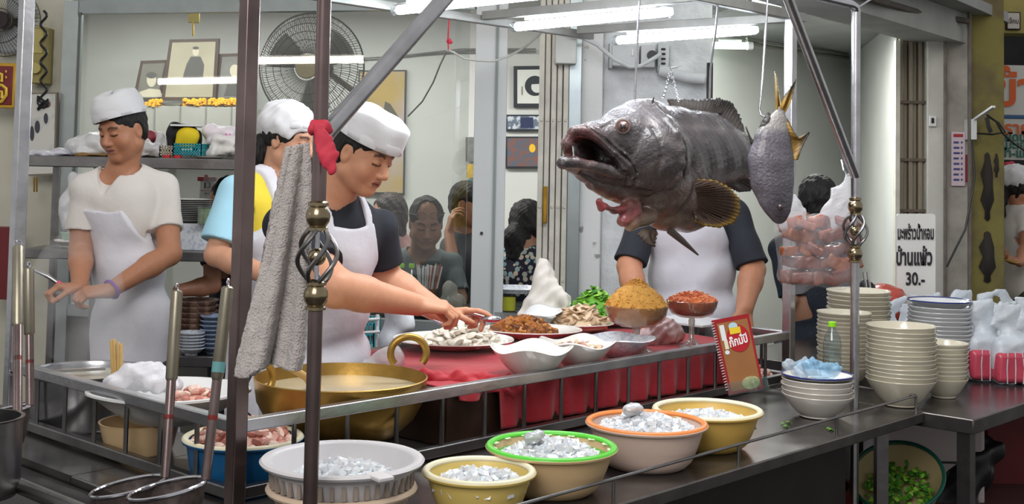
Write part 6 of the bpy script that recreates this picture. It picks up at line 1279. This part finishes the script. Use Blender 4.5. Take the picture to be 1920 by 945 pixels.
for i in range(8): o = crock(.065, .036, M('blue_white_ceramic', (150, 168, 196), .25, ns=40, na=.4, coat=.4), None, rb=.5); q = P(402, 600, SY+.1); put(o, (q.x, SY+.1, z3+.0+i*.020), 0); tag(o, ['bottom', 'second', 'third', 'fourth', 'fifth', 'sixth', 'seventh', 'top'][i]+' of the blue-white bowls right of the brown bowls', 'bowl', 'blue-white bowls')
# knife / tool held by the left chef
e = empty('skimmer_tool', P(110, 530, 4.75), 'metal tool with a pink handle held by the left cook', 'tool')
m = MB(); m.tube([P(60, 505, 4.76), P(90, 518, 4.76), P(108, 530, 4.76)], [.004, .009, .007], 10); m.build('blade', STEEL, e)
m = MB(); m.tube([P(108, 530, 4.76), P(140, 548, 4.74)], [.009, .011], 12); m.build('grip', M('pink_grip', (214, 84, 120), .4), e)
# ---------------- wall things ----------------
# industrial fan behind the glass
FC = P(584, 126, 6.75); FR = .300; fan = empty('cage_fan', FC, 'big round wire-cage fan with a beige hub, behind the glass above the cook', 'fan')
WIRE = M('fan_wire', (96, 92, 86), .4, .6); fy = V((-.16, -1, -.06)).normalized(); fx = V((fy.y, -fy.x, 0))*-1; fz = V((0, 0, 1))
m = MB()
for i in range(120):
    a = i*2*math.pi/120; d = fx*math.cos(a)+fz*math.sin(a); t_ = fx*-math.sin(a)+fz*math.cos(a)
    m.tube([FC+fy*.075+d*.075, FC+fy*.08+d*.15+t_*.012, FC+fy*.065+d*.24+t_*.012, FC+fy*.03+d*.285, FC+d*FR], .0017, 4, False)
for r_, dy in ((FR, 0), (.24, .065), (.15, .08), (.195, .075), (.275, .035)): m.tube([FC+fy*dy+(fx*math.cos(a)+fz*math.sin(a))*r_ for a in [i*math.pi/30 for i in range(60)]], .0022 if r_ < FR else .005, 6, closed=True)
m.build('front_cage', WIRE, fan)
m = MB()
for i in range(60):
    a = i*2*math.pi/60; d = fx*math.cos(a)+fz*math.sin(a); m.tube([FC-fy*.09+d*.07, FC-fy*.09+d*.2, FC+d*FR], .0013, 4, False)
m.build('rear_cage', WIRE, fan)
m = MB(); m.lathe([(.0, .0), (.062, 0), (.066, .006), (.060, .014), (0, .018)], FC+fy*.075, 36, ax=(fx, fz*-1 if False else fz, fy)); m.build('hub_badge', M('beige_badge', (196, 178, 136), .45), fan)
for k in range(3):
    m = MB(); a0 = k*2.094+.6
    def bl(u, v, a0=a0): r_ = .05+u*.20; a = a0+(v-.5)*(1.0-.15*u); return FC+(fx*math.cos(a)+fz*math.sin(a))*r_+fy*((v-.5)*.05)
    m.grid(bl, 10, 8); solid(m.build('blade', M('fan_blade_grey', (158, 158, 150), .4, .3), fan), .004)
m = MB(); m.cyl(FC-fy*.20, FC-fy*.02, .06, n=24); m.cyl(FC-fy*.2, FC-fy*.2-V((0, -.0, 0))+V((0, 1.5, -.05)), .018); m.build('motor', DARK, fan)
m = MB(); m.bar(FC+V((0, .17, -.05)), V((FC.x, FC.y+.17, 0)), .03); m.build('stand_pole', DARK, fan)
# framed portraits on a ledge
LY = 7.9
FRM = M('dark_wood_frame', (66, 52, 42), .5, ns=20, na=.3); SEP = M('aged_photo', (150, 145, 124), .6, ns=5, na=.2, bump=0); DK = M('portrait_dark', (70, 70, 66), .6); FACE = M('portrait_face', (172, 166, 146), .6)
def picture(pts, Y, label, fill, frame=FRM, fw=6, figs=(), name='framed_portrait', cat='picture', t=.03, tilt=0):
    (x0, y0), (x1, y1), (x2, y2), (x3, y3) = pts; cx = sum(p[0] for p in pts)/4; cy = sum(p[1] for p in pts)/4; o_ = [P(*p, Y) for p in pts]; e = empty(name, P(cx, max(y2, y3), Y), label, cat)
    m = MB(); m.prism(o_, (0, t, 0)); m.build('frame', frame, e, smooth=False)
    ins = [P(p[0]+(cx-p[0])*fw*2/abs(x1-x0), p[1]+(cy-p[1])*fw*2/abs(y2-y1), Y-.002) for p in pts]; m = MB(); m.prism(ins, (0, .002, 0)); m.build('print', fill, e, smooth=False)
    for k, (kind, mat, pp) in enumerate(figs):
        m = MB()
        if kind == 'e': cx_, cy_, rx, ry = pp; vs = [P(cx_+rx*math.cos(a), cy_+ry*math.sin(a), Y-.003-.0006*k) for a in [i*math.pi/12 for i in range(24)]]
        else: vs = [P(*p, Y-.003-.0006*k) for p in pp]
        m.add(vs, [tuple(range(len(vs)))]); solid(m.build('printed_figure', mat, e, smooth=False), .0005)
    return e
GB = M('ledge_tile', (150, 150, 142), .5, ns=4, na=.15)
m = MB(); a, b = P(235, 200, LY), P(480, 200, LY); zt2 = P(350, 201, LY).z; m.box(V(((a.x+b.x)/2, LY+.19, zt2-.14)), ((b.x-a.x)/2, .31, .14)); o = m.build('altar_ledge', GB); tag(bevel(o), 'grey tiled ledge on the wall carrying the framed portraits', 'ledge')
for px in (290, 338, 386, 434): m = MB(); a = P(px, 215, LY-.122); m.box(V((a.x, LY-.122, zt2-.14)), (.003, .002, .14)); m.build('tile_joint', M('tile_grout', (110, 110, 104), .7), o)
picture([(318, 74), (411, 72), (404, 188), (302, 188)], LY+.02, 'tall framed sepia portrait of a standing figure, middle of the three on the ledge', SEP, figs=(('p', DK, [(341, 150), (350, 120), (358, 106), (376, 106), (383, 122), (380, 148)]), ('e', FACE, (367, 97, 6, 8)), ('e', DK, (367, 90, 6, 3))))
picture([(264, 114), (318, 112), (298, 190), (248, 190)], LY+.05, 'framed grey portrait leaning left of the tall sepia portrait', M('grey_photo', (104, 102, 94), .6, ns=5, na=.25), figs=(('p', FACE, [(258, 182), (262, 172), (280, 166), (300, 168), (306, 182)]), ('e', FACE, (284, 150, 9, 13)), ('e', DK, (284, 141, 10, 6))))
picture([(411, 101), (470, 99), (470, 190), (400, 190)], LY+.05, 'framed dim portrait right of the tall sepia portrait', M('dim_photo', (112, 112, 108), .6, ns=5, na=.3), figs=(('e', FACE, (440, 133, 9, 12)), ('p', DK, [(420, 180), (426, 158), (440, 150), (456, 158), (460, 180)])))
MAR = M('marigold_orange', (232, 168, 34), .7, ns=40, na=.35)
for i, (x0, x1, y) in enumerate(((274, 302, 194), (345, 385, 193), (392, 452, 192))):
    rr = random.Random(i); m = MB()
    for k in range(int((x1-x0)*1.6)): q = P(rr.uniform(x0, x1), y+rr.uniform(-5, 5), LY-.11+rr.uniform(-.01, .02)); m.ball(q, .016, 6)
    tag(m.build('marigold_garland', MAR), ['short marigold garland at the left of the ledge', 'marigold garland below the tall portrait', 'longest marigold garland at the right of the ledge'][i], 'garland')
m = MB(); q = P(325, 199, LY-.05); m.lathe([(0, 0), (.05, 0), (.075, .02), (.06, .01), (0, .008)], V((q.x, LY-.06, zt2)), 24); tag(m.build('offering_dish', CERAM), 'small white offering dish between the marigold garlands', 'dish')
# golden painting, calligraphy, photos on the right of the glass
picture([(672, 132), (762, 131), (758, 365), (672, 362)], 8.368, 'large golden landscape painting partly hidden by the cook cap', M('golden_painting', (176, 150, 84), .45, ns=2, col2=(176, 168, 178), thr=(.4, .62)), M('dark_frame', (56, 58, 58), .5), 3, (('p', M('dark_brush', (92, 88, 74), .6), [(718, 215), (722, 190), (732, 195), (748, 220)]),), name='painting')
BF = M('black_frame', (34, 40, 46), .4); PAPER = M('calligraphy_paper', (206, 208, 200), .6)
ring = [(1003+19*math.cos(a), 161+19*math.sin(a)) for a in [i*math.pi/12 for i in range(24)]]
picture([(963, 124), (1040, 123), (1040, 201), (963, 201)], 8.368, 'black framed calligraphy with a round brush stroke beside the folding gate', PAPER, BF, 7, (('e', BF, (1003, 161, 19, 19)), ('e', PAPER, (1007, 163, 11, 11)), ('p', BF, [(995, 150), (1012, 150), (1016, 157), (998, 158)]), ('p', M('seal_ink', (120, 110, 108), .6), [(978, 162), (980, 162), (980, 178), (978, 178)])), name='framed_calligraphy')
PH = M('snapshot_print', (96, 108, 122), .4, ns=30, col2=(190, 196, 200), thr=(.5, .56)); PH2 = M('snapshot_print_red', (120, 84, 74), .4, ns=26, col2=(84, 92, 104), thr=(.45, .55))
picture([(948, 215), (1030, 215), (1030, 245), (948, 245)], 8.368, 'long black framed photo strip above the group photo', PH, BF, 3, (('p', M('dark_blue_print', (40, 48, 82), .5), [(976, 220), (1000, 220), (1000, 240), (976, 240)]),), name='framed_photo')
picture([(948, 256), (1030, 256), (1030, 315), (948, 315)], 8.368, 'black framed group photo with a yellow spot beside the folding gate', PH2, BF, 3, (('e', M('yellow_spot', (224, 178, 40), .5), (998, 278, 6, 8)),), name='framed_photo')
for i, (x0, y0, x1, y1, c) in enumerate(((873, 257, 885, 303, (120, 122, 118)), (875, 308, 885, 333, (190, 160, 70)), (875, 337, 885, 350, (60, 110, 96)))):
    m = MB(); m.prism([P(x0, y0, 8.36), P(x1+20, y0, 8.36), P(x1+20, y1, 8.36), P(x0, y1, 8.36)], (0, .01, 0)); tag(m.build('small_poster', M('poster_%s' % ('grey', 'gold', 'green')[i], c, .6, ns=20, na=.4), smooth=False), ['grey', 'gold', 'green'][i]+' small poster on the wall just left of the grey column', 'poster')
# corner seam and wall cable
m = MB(); m.tube([P(670, 110, 8.36), P(740, 106, 8.36), P(830, 96, 8.36), P(866, 92, 8.36), P(950, 92, 8.36), P(1005, 92, 8.36)], .006, 6); m.tube([P(735, 105, 8.37), P(850, 98, 8.37), P(1005, 97, 8.37)], .005, 6); tag(m.build('thin_cable', M('grey_cable', (128, 128, 124), .6)), 'thin grey cables running along the back wall', 'cable')
m = MB(); m.tube([P(842, 35, 5.2), P(840, 75, 5.2), P(841, 93, 5.2)], .0035, 6); m.ball(P(842, 77, 5.2), .012, 8); m.ball(P(845, 79, 5.2), .009, 8); tag(m.build('red_string', RED), 'thin red string knotted from the canopy bar above the cable', 'string')
m = MB(); m.tube([P(841, 94, 5.2), P(850, 98, 5.2), P(870, 110, 5.22), P(895, 114, 5.25), P(925, 115, 5.3), P(955, 105, 5.4), P(985, 88, 5.6), P(1015, 62, 5.9)], .005, 6); m.tube([P(838, 95, 5.2), P(826, 120, 5.3), P(812, 155, 5.5), P(792, 190, 5.7), P(765, 218, 5.9)], .004, 6); tag(m.build('hanging_cable', M('pale_cable', (160, 160, 154), .6)), 'sagging pale cable tied to the red string', 'cable')
# electrical box group on the pillar
MB_ = M('pale_box', (206, 210, 212), .5, ns=6, na=.15); PYY = 6.52
e = empty('electrical_box', P(1230, 130, PYY), 'pale electrical boxes mounted on the plaster pillar behind the tubes', 'electrical box')
def pbox(x0, y0, x1, y1, Y, d, mat, nm2, par): a, b = P(x0, y0, Y), P(x1, y1, Y); m = MB(); m.box(((a.x+b.x)/2, Y+d/2, (a.z+b.z)/2), (abs(b.x-a.x)/2, d/2, abs(a.z-b.z)/2)); return bevel(m.build(nm2, mat, par), .003)
pbox(1148, 84, 1198, 124, PYY-.02, .12, MB_, 'box_body', e); pbox(1143, 80, 1148, 128, PYY, .1, MB_, 'side_plate', e); pbox(1202, 84, 1228, 126, PYY, .1, MB_, 'switch_plate', e); pbox(1234, 80, 1254, 134, PYY, .09, MB_, 'terminal_strip', e); pbox(1184, 92, 1188, 105, PYY-.03, .02, WHITEP, 'switch', e)
for k in range(5): pbox(1240, 90+k*9, 1248, 94+k*9, PYY-.01, .02, DARK, 'terminal_slot', e)
m = MB(); c = P(1221, 104, PYY-.005); m.cyl(c, c+V((0, -.04, 0)), .024, n=24); m.build('black_knob', BLACKP, e)
m = MB(); m.tube([P(1096, 72, 6.3), P(1120, 84, 6.3), P(1150, 110, 6.35), P(1180, 125, 6.35), P(1200, 124, 6.35), P(1222, 112, 6.38), P(1238, 102, 6.44)], .011, 8); m.tube([P(1062, 55, 6.2), P(1085, 70, 6.25), P(1096, 72, 6.3)], .009, 8); tag(m.build('conduit_hose', MB_), 'pale looping hose in front of the electrical boxes', 'hose')
m = MB(); m.tube([P(1235, 132, PYY-.02), P(1290, 145, PYY-.02), P(1320, 148, PYY-.02)], .03, 12); tag(m.build('ceiling_pipe', MB_), 'short pale pipe under the electrical boxes on the pillar', 'pipe')
m = MB(); m.bar(P(1331, 118, 6.55), V((P(1331, 118, 6.55).x, 6.55, 0)), .03); struct(m.build('trim_9', BLACKP))
m = MB(); m.tube([P(1400, 78, 8.2), P(1440, 88, 8.4), P(1500, 97, 8.8), P(1590, 108, 9.55)], .014, 6); m.tube([P(1400, 72, 8.1), P(1590, 102, 9.5)], .008, 6); tag(m.build('ceiling_cable', M('dusty_cable', (122, 122, 112), .7)), 'dusty cable run along the top of the right inner wall', 'cable')
# bracket on right wall, switch, notice, arm bracket, pole cables
pbox(1677, 318, 1687, 330, 7.3, .02, M('yellow_bracket', (196, 164, 48), .4), 'wall_bracket', None); tag(COL.objects['wall_bracket'], 'small yellow metal bracket on the wall left of the right gate', 'bracket')
e = empty('rocker_switch', P(1750, 226, 6.96), 'small white wall switch on the right white pillar', 'switch'); pbox(1743, 217, 1756, 237, 6.97, .02, WHITEP, 'switch_plate', e); pbox(1747, 221, 1752, 231, 6.96, .01, DARK, 'rocker', e)
e = empty('price_notice', P(1798, 350, 7.03), 'pale pinkish notice with blue lettering on the right pillar', 'notice'); pbox(1784, 247, 1810, 349, 7.035, .01, M('pale_pink_paper', (214, 196, 204), .6), 'paper', e)
RB = M('red_print', (170, 50, 50), .5); BB_ = M('blue_print', (70, 80, 130), .5); pbox(1788, 251, 1806, 257, 7.03, .004, RB, 'heading', e)
for k in range(8): pbox(1788, 265+k*10, 1798+(k % 3), 269+k*10, 7.03, .004, BB_, 'text_line', e); pbox(1802, 265+k*10, 1805, 269+k*10, 7.03, .004, BB_, 'price_text', e)
pbox(1812, 290, 1820, 342, 7.0, .02, M('torn_red_tape', (130, 34, 44), .6), 'red_tape_strip', None); tag(COL.objects['red_tape_strip'], 'torn dark red strip beside the pinkish notice', 'tape')
e = empty('cable_junction', P(1835, 240, 6.9), 'white junction box with an arm and tangled cables on the mossy pillar', 'bracket'); pbox(1817, 223, 1832, 262, 6.98, .08, WHITEP, 'junction_box', e)
m = MB(); m.bar(P(1828, 224, 6.95), P(1863, 200, 6.7), .02, .012); m.build('arm', WHITEP, e)
m = MB(); m.tube([P(1850, 215, 6.85), P(1868, 228, 6.85), P(1880, 250, 6.85), P(1900, 268, 6.9), P(1925, 285, 7)], .006, 6); m.tube([P(1832, 250, 6.9), P(1860, 252, 6.9), P(1885, 248, 6.9), P(1872, 230, 6.9), P(1852, 218, 6.9)], .006, 6); m.tube([P(1850, 220, 6.9), P(1853, 236, 6.9), P(1858, 248, 6.9)], .012, 6); m.tube([P(1822, 262, 6.95), P(1828, 330, 6.95), P(1810, 430, 6.95), P(1775, 500, 6.9)], .006, 6); m.build('tangled_cables', BLACKP, e)
# signs in the street
e = empty('street_banner', P(1915, 215, 9.0), 'white banner with big orange Thai letters beyond the right pillar', 'sign'); pbox(1882, 122, 2010, 218, 9.0, .03, M('banner_white', (206, 206, 200), .6, ns=4, na=.1), 'banner_panel', e)
text('ข้าว', M('orange_lettering', (206, 92, 36), .5), e, P(1925, 172, 8.99), (1, 0, 0), UP, .34, bold=.008)
e = empty('street_sign', P(1915, 300, 8.9), 'white sign with orange and green Thai lettering beyond the right pillar', 'sign'); pbox(1882, 222, 2010, 302, 8.9, .03, MATS['banner_white'], 'sign_panel', e); pbox(1880, 216, 2012, 224, 8.89, .05, M('blue_trim', (50, 90, 140), .5), 'sign_edge', e)
text('ราย', MATS['orange_lettering'], e, P(1908, 242, 8.885), (1, 0, 0), UP, .13, bold=.003); GRL = M('green_lettering', (30, 96, 84), .5)
for k, s_ in enumerate(('ผัดน้ำ', 'บะหมี่', 'น้ำ-แห้ง')): text(s_, GRL, e, P(1908, 258+k*15, 8.885), (1, 0, 0), UP, .085, bold=.003)
e = empty('house_number_sign', P(1902, 55, 9.46), 'small grey sign with dark lettering at the top right corner', 'sign'); pbox(1888, 22, 1914, 56, 9.46, .04, DARK, 'sign_frame', e); pbox(1890, 24, 1912, 54, 9.45, .01, M('pale_sign', (190, 186, 178), .5), 'sign_face', e); text('เจ๊กบ.', DARK, e, P(1901, 40, 9.445), (1, 0, 0), UP, .055, sx=.8)
m = MB(); m.ball(P(1889, 312, 8.08), .03, 14); m.ball(P(1896, 309, 8.08), .025, 14); m.build('red_hair_ornament', RED, pw)
pc = P(1890, 489, 7.55); m = MB(); m.bar(P(1868, 483, 7.58), P(1910, 493, 7.5), .07, .01); tag(bevel(m.build('phone', M('gold_phone', (170, 140, 70), .35, .5)), .003), 'gold-coloured phone held by the person at the right edge', 'phone')
# left wall: fan, yellow box, red sign, picture
YL_ = 6.40
fc = P(10, 40, YL_); e = empty('small_cage_fan', fc, 'small wall fan with a grey cage at the top left corner', 'fan'); m = MB()
for i in range(54):
    a = i*2*math.pi/54; d = V((math.cos(a), 0, math.sin(a))); m.tube([fc+V((0, -.07, 0))+d*.04, fc+V((0, -.06, 0))+d*.12, fc+d*.185], .0014, 4, False)
for r_ in (.06, .12, .185): m.tube([fc+V((0, -.065 if r_ < .18 else 0, 0))+V((r_*math.cos(a), 0, r_*math.sin(a))) for a in [i*math.pi/20 for i in range(40)]], .003, 6, closed=True)
m.build('cage', WIRE, e); m = MB(); m.cyl(fc+V((0, -.08, 0)), fc+V((0, .09, 0)), .045, n=24); m.build('hub', DARK, e)
m = MB(); [m.grid(lambda u, v, a0=a0: fc+V((math.cos(a0+v*1.3)*(.04+.13*u), .02*v, math.sin(a0+v*1.3)*(.04+.13*u))), 6, 6) for a0 in (0.3, 2.4, 4.5)]; solid(m.build('blades', M('clear_grey_blade', (150, 154, 156), .4), e), .003)
e = empty('yellow_wall_unit', P(72, 155, 6.42), 'old yellowish plastic unit with coiled black cable on the left wall', 'wall unit'); pbox(58, 50, 82, 156, 6.38, .12, M('aged_yellow_plastic', (158, 146, 84), .5, ns=6, na=.2), 'unit_body', e); pbox(60, 54, 80, 100, 6.375, .01, M('yellow_face', (172, 160, 96), .5), 'unit_panel', e)
m = MB(); c = P(68, 128, 6.37); m.cyl(c, c+V((0, -.02, 0)), .028, n=24); m.build('dial', MATS['yellow_face'], e)
m = MB(); m.tube([P(82+6*math.sin(k*.9), 20+k*5, 6.36) for k in range(34)], .007, 6); m.tube([P(80+10*math.cos(k*.7), 185+8*math.sin(k*.9)+k*.6, 6.35) for k in range(26)], .005, 6); m.build('coiled_cable', BLACKP, e)
e = empty('red_gold_sign', P(12, 200, 6.3), 'dark red sign with a gold border and gold character at the left edge', 'sign'); pbox(-40, 117, 27, 203, 6.3, .03, M('gold_border', (190, 150, 50), .35, .6, ns=8, na=.3), 'sign_frame', e); pbox(-34, 123, 21, 197, 6.295, .01, M('deep_red_panel', (110, 22, 28), .4), 'sign_face', e)
GC = M('gold_character', (222, 186, 70), .4, .3)
for pts_ in ([(-8, 135), (4, 140), (4, 152), (-8, 150)], [(-10, 160), (4, 160), (12, 166), (12, 178), (4, 190), (-8, 194)], [(-8, 172), (4, 172), (4, 184)], [(11, 132), (12, 136)], [(11, 143), (12, 147)]):
    m = MB(); m.tube([P(*p, 6.288) for p in pts_], .009 if len(pts_) > 2 else .004, 6); m.build('character_stroke', GC, e)
picture([(52, 174), (107, 173), (103, 328), (50, 330)], 6.36, 'tall ink painting with dark flowers on the left wall', M('ink_painting_paper', (200, 200, 192), .6, ns=8, col2=(150, 156, 158), thr=(.5, .7)), M('pale_wood_frame', (120, 110, 98), .5), 3, (('e', M('dark_ink', (60, 62, 70), .6), (70, 238, 5, 12)), ('e', MATS['dark_ink'], (86, 222, 4, 10)), ('e', M('brown_ink', (120, 92, 84), .6), (88, 195, 7, 7)), ('e', MATS['dark_ink'], (60, 250, 4, 14))), name='ink_painting')
m = MB(); q = P(66, 335, 6.3); [m.tube([P(64+k*5, 332, 6.33), P(64+k*5, 360, 6.33)], .004, 6) for k in range(2)]; tag(m.build('brass_tassel', BRASS), 'thin brass tassels below the ink painting', 'tassel')
m = MB(); q = P(2, 440, 6.2); m.box(V((q.x, 6.25, 1.0)), (.06, .05, .18)); tag(bevel(m.build('red_box', M('dull_red', (110, 34, 38), .6))), 'dull red box on the left wall at the left edge', 'box')
# small paper calendar 13
e = empty('day_calendar', P(388, 385, 6.1), 'tear-off day calendar showing 13 on the glass above the grey plates', 'calendar'); pbox(375, 335, 401, 384, 6.28, .01, M('calendar_paper', (206, 206, 200), .6), 'paper', e); pbox(370, 331, 405, 340, 6.27, .02, M('dark_red_header', (120, 36, 42), .5), 'header', e); pbox(383, 327, 390, 332, 6.27, .01, MATS['dark_red_header'], 'hanger', e)
text('13', DARK, e, P(388, 348, 6.265), (1, 0, 0), UP, .042, bold=.001); pbox(375, 356, 401, 358, 6.272, .005, RB, 'red_line', e); text('ศุกร์', MATS['sign_ink'], e, P(388, 363, 6.265), (1, 0, 0), UP, .016)
# red lantern
c = P(366, 3, 6.9); e = empty('red_lantern', c, 'red paper lantern with a gold tassel tag at the top edge behind the glass', 'lantern'); m = MB(); m.ball(c+UP*.05, .145, 32, sc=(1, 1, .62)); m.build('lantern_body', M('lantern_red', (176, 32, 52), .5, ns=12, na=.2), e); pbox(353, 24, 373, 43, 6.9, .02, M('gold_tag', (176, 160, 70), .4, .4), 'gold_tag', e)
m = MB(); m.tube([P(362, 40, 6.9), P(362, 68, 6.9)], .006, 8); m.build('tassel', GC, e); m = MB(); m.cyl(c+UP*.13, c+UP*.75, .003); m.build('lantern_cord', DARK, e)
# diners table and things on it
q0, q1 = P(700, 560, 6.62), P(1010, 560, 6.62); DT = empty('dining_table', V(((q0.x+q1.x)/2, 6.62, 0)), 'steel dining table in front of the diners behind the glass', 'table'); m = MB(); zd = .79; m.box(V(((q0.x+q1.x)/2, 6.64, zd-.02)), ((q1.x-q0.x)/2, .22, .02)); bevel(m.build('table_top', STEELD, DT))
for x_ in (q0.x+.05, q1.x-.05): m = MB(); m.bar(V((x_, 6.64, 0)), V((x_, 6.64, zd-.04)), .04); m.build('leg', STEELD, DT)
def onx(px, Y, z): return V((P(px, 500, Y).x, Y, z))
bottle(onx(753, 6.5, zd), .225, .033, 'left lime-capped water bottle on the diners table', water=.45); bottle(onx(772, 6.5, zd), .225, .033, 'right lime-capped water bottle on the diners table', water=.45)
e = empty('straw_cup', onx(802, 6.48, zd), 'cup packed with white wrapped straws and sticks beside the water bottles', 'cup'); m = MB(); m.lathe([(0, 0), (.045, 0), (.055, .1), (.052, .1), (.04, .006), (0, .006)], onx(802, 6.48, zd), 24); m.build('cup_body', M('brown_cup', (120, 84, 66), .5), e); rr = random.Random(1)
for i in range(34):
    a = rr.random()*6.28; r_ = .035*math.sqrt(rr.random()); p = onx(802, 6.48, zd)+V((r_*math.cos(a), r_*math.sin(a), .01)); m = MB(); m.tube([p, p+V((r_*math.cos(a)*1.0+.012, r_*math.sin(a), .205+rr.uniform(-.012, .012)))], .0042, 6); m.build('wrapped_straw', WHITEP if i % 4 else M('reddish_straw', (176, 110, 90), .5), e)
lump([(845, 545, (.04, .03, .055)), (860, 565, (.05, .04, .045)), (835, 568, (.04, .03, .03))], 6.15+.28, filmm('grey_clear_film', (196, 194, 182), .6, .2), 'clear bag of dried goods standing beside the straw cup', 'plastic_bag', 'bag')
m = MB(); c = onx(966, 6.5, zd+.09); m.lathe([(0, 0), (.13, 0), (.145, .02), (.148, .022), (.13, .004), (0, .004)], c, 40); tag(m.build('patterned_plate', PAT), 'blue patterned plate rim below the floral dress', 'plate')
m = MB(); m.lathe([(0, 0), (.032, 0), (.034, .07), (0, .072)], onx(956, 6.42, zd), 24); o = m.build('yellow_jar', M('yellow_green_jar', (190, 190, 60), .4)); tag(o, 'small yellow-lidded jar under the patterned plate', 'jar'); 
m = MB(); m.box(onx(966, 6.52, zd+.043), (.10, .06, .042)); tag(bevel(m.build('steel_tray_box', GLASS), .003), 'clear box supporting the patterned plate behind the grey column', 'box')
# teal crate and wires behind the cook
q = P(683, 620, 5.0); m = MB(); basket(658, 706, 598, 655, 5.0, TEAL, 'teal basket behind the cook, right of the apron', .12)
e = empty('wire_rack', onx(690, 4.75, 0), 'thin white wire rack right of the cook apron', 'rack')
for py in (598, 622): m = MB(); m.tube([P(655, py+4, 4.7), P(712, py, 4.7)], .006, 8); m.build('rack_bar', WHITEP, e)
for px in (662, 708): a = P(px, 590, 4.72); m = MB(); m.tube([a, V((a.x, a.y, 0))], .007, 8); m.build('rack_upright', WHITEP, e)
a = P(683, 658, 5.0); m = MB(); m.box(V((a.x, 5.0, (a.z)/2)), (.15, .14, a.z/2)); tag(bevel(m.build('low_cabinet', DARK)), 'dark low cabinet under the teal basket behind the cook', 'cabinet')
lump([(740, 570, (.05, .05, .06)), (745, 600, (.06, .05, .07)), (735, 635, (.045, .05, .07)), (760, 550, (.05, .04, .04))], 4.55, M('pale_blue_white_cloth', (206, 212, 220), .8, bump=.3, bs=20), 'bluish white cloth bundle hanging behind the cook forearm', 'cloth_bundle', 'cloth', .008, sc=15)
lump([(722, 672, (.05, .04, .03)), (700, 680, (.04, .04, .02)), (740, 668, (.03, .04, .03))], 3.95, FB, 'crumpled clear plastic behind the right wok handle', 'crumpled_plastic', 'plastic')
# ---------------- steam over the pot ----------------
vm = bpy.data.materials.new('steam'); vm.use_nodes = True; nt = vm.node_tree; nt.nodes.remove(nt.nodes['Principled BSDF']); pv = nt.nodes.new('ShaderNodeVolumeScatter'); pv.inputs['Color'].default_value = (.95, .95, .95, 1)
tc = nt.nodes.new('ShaderNodeTexCoord'); nz = nt.nodes.new('ShaderNodeTexNoise'); nz.inputs['Scale'].default_value = 5; nz.inputs['Detail'].default_value = 3; rp_ = nt.nodes.new('ShaderNodeValToRGB'); rp_.color_ramp.elements[0].position = .42; rp_.color_ramp.elements[1].position = .7; mu = nt.nodes.new('ShaderNodeMath'); mu.operation = 'MULTIPLY'; mu.inputs[1].default_value = 5.0
nt.links.new(tc.outputs['Object'], nz.inputs['Vector']); nt.links.new(nz.outputs['Fac'], rp_.inputs[0]); nt.links.new(rp_.outputs[0], mu.inputs[0]); nt.links.new(mu.outputs[0], pv.inputs['Density']); nt.links.new(pv.outputs[0], nt.nodes['Material Output'].inputs['Volume'])
sd = SD(.02, .06); sd.ell(PB+V((0, .0, .26)), (.15, .12, .09)); sd.ell(PB+V((-.06, 0, .38)), (.17, .12, .12)); sd.ell(PB+V((-.03, 0, .50)), (.12, .1, .09))
o = sd.build('steam', vm, None); tag(o, 'thin steam rising from the aluminium pot', 'steam', kind='stuff')
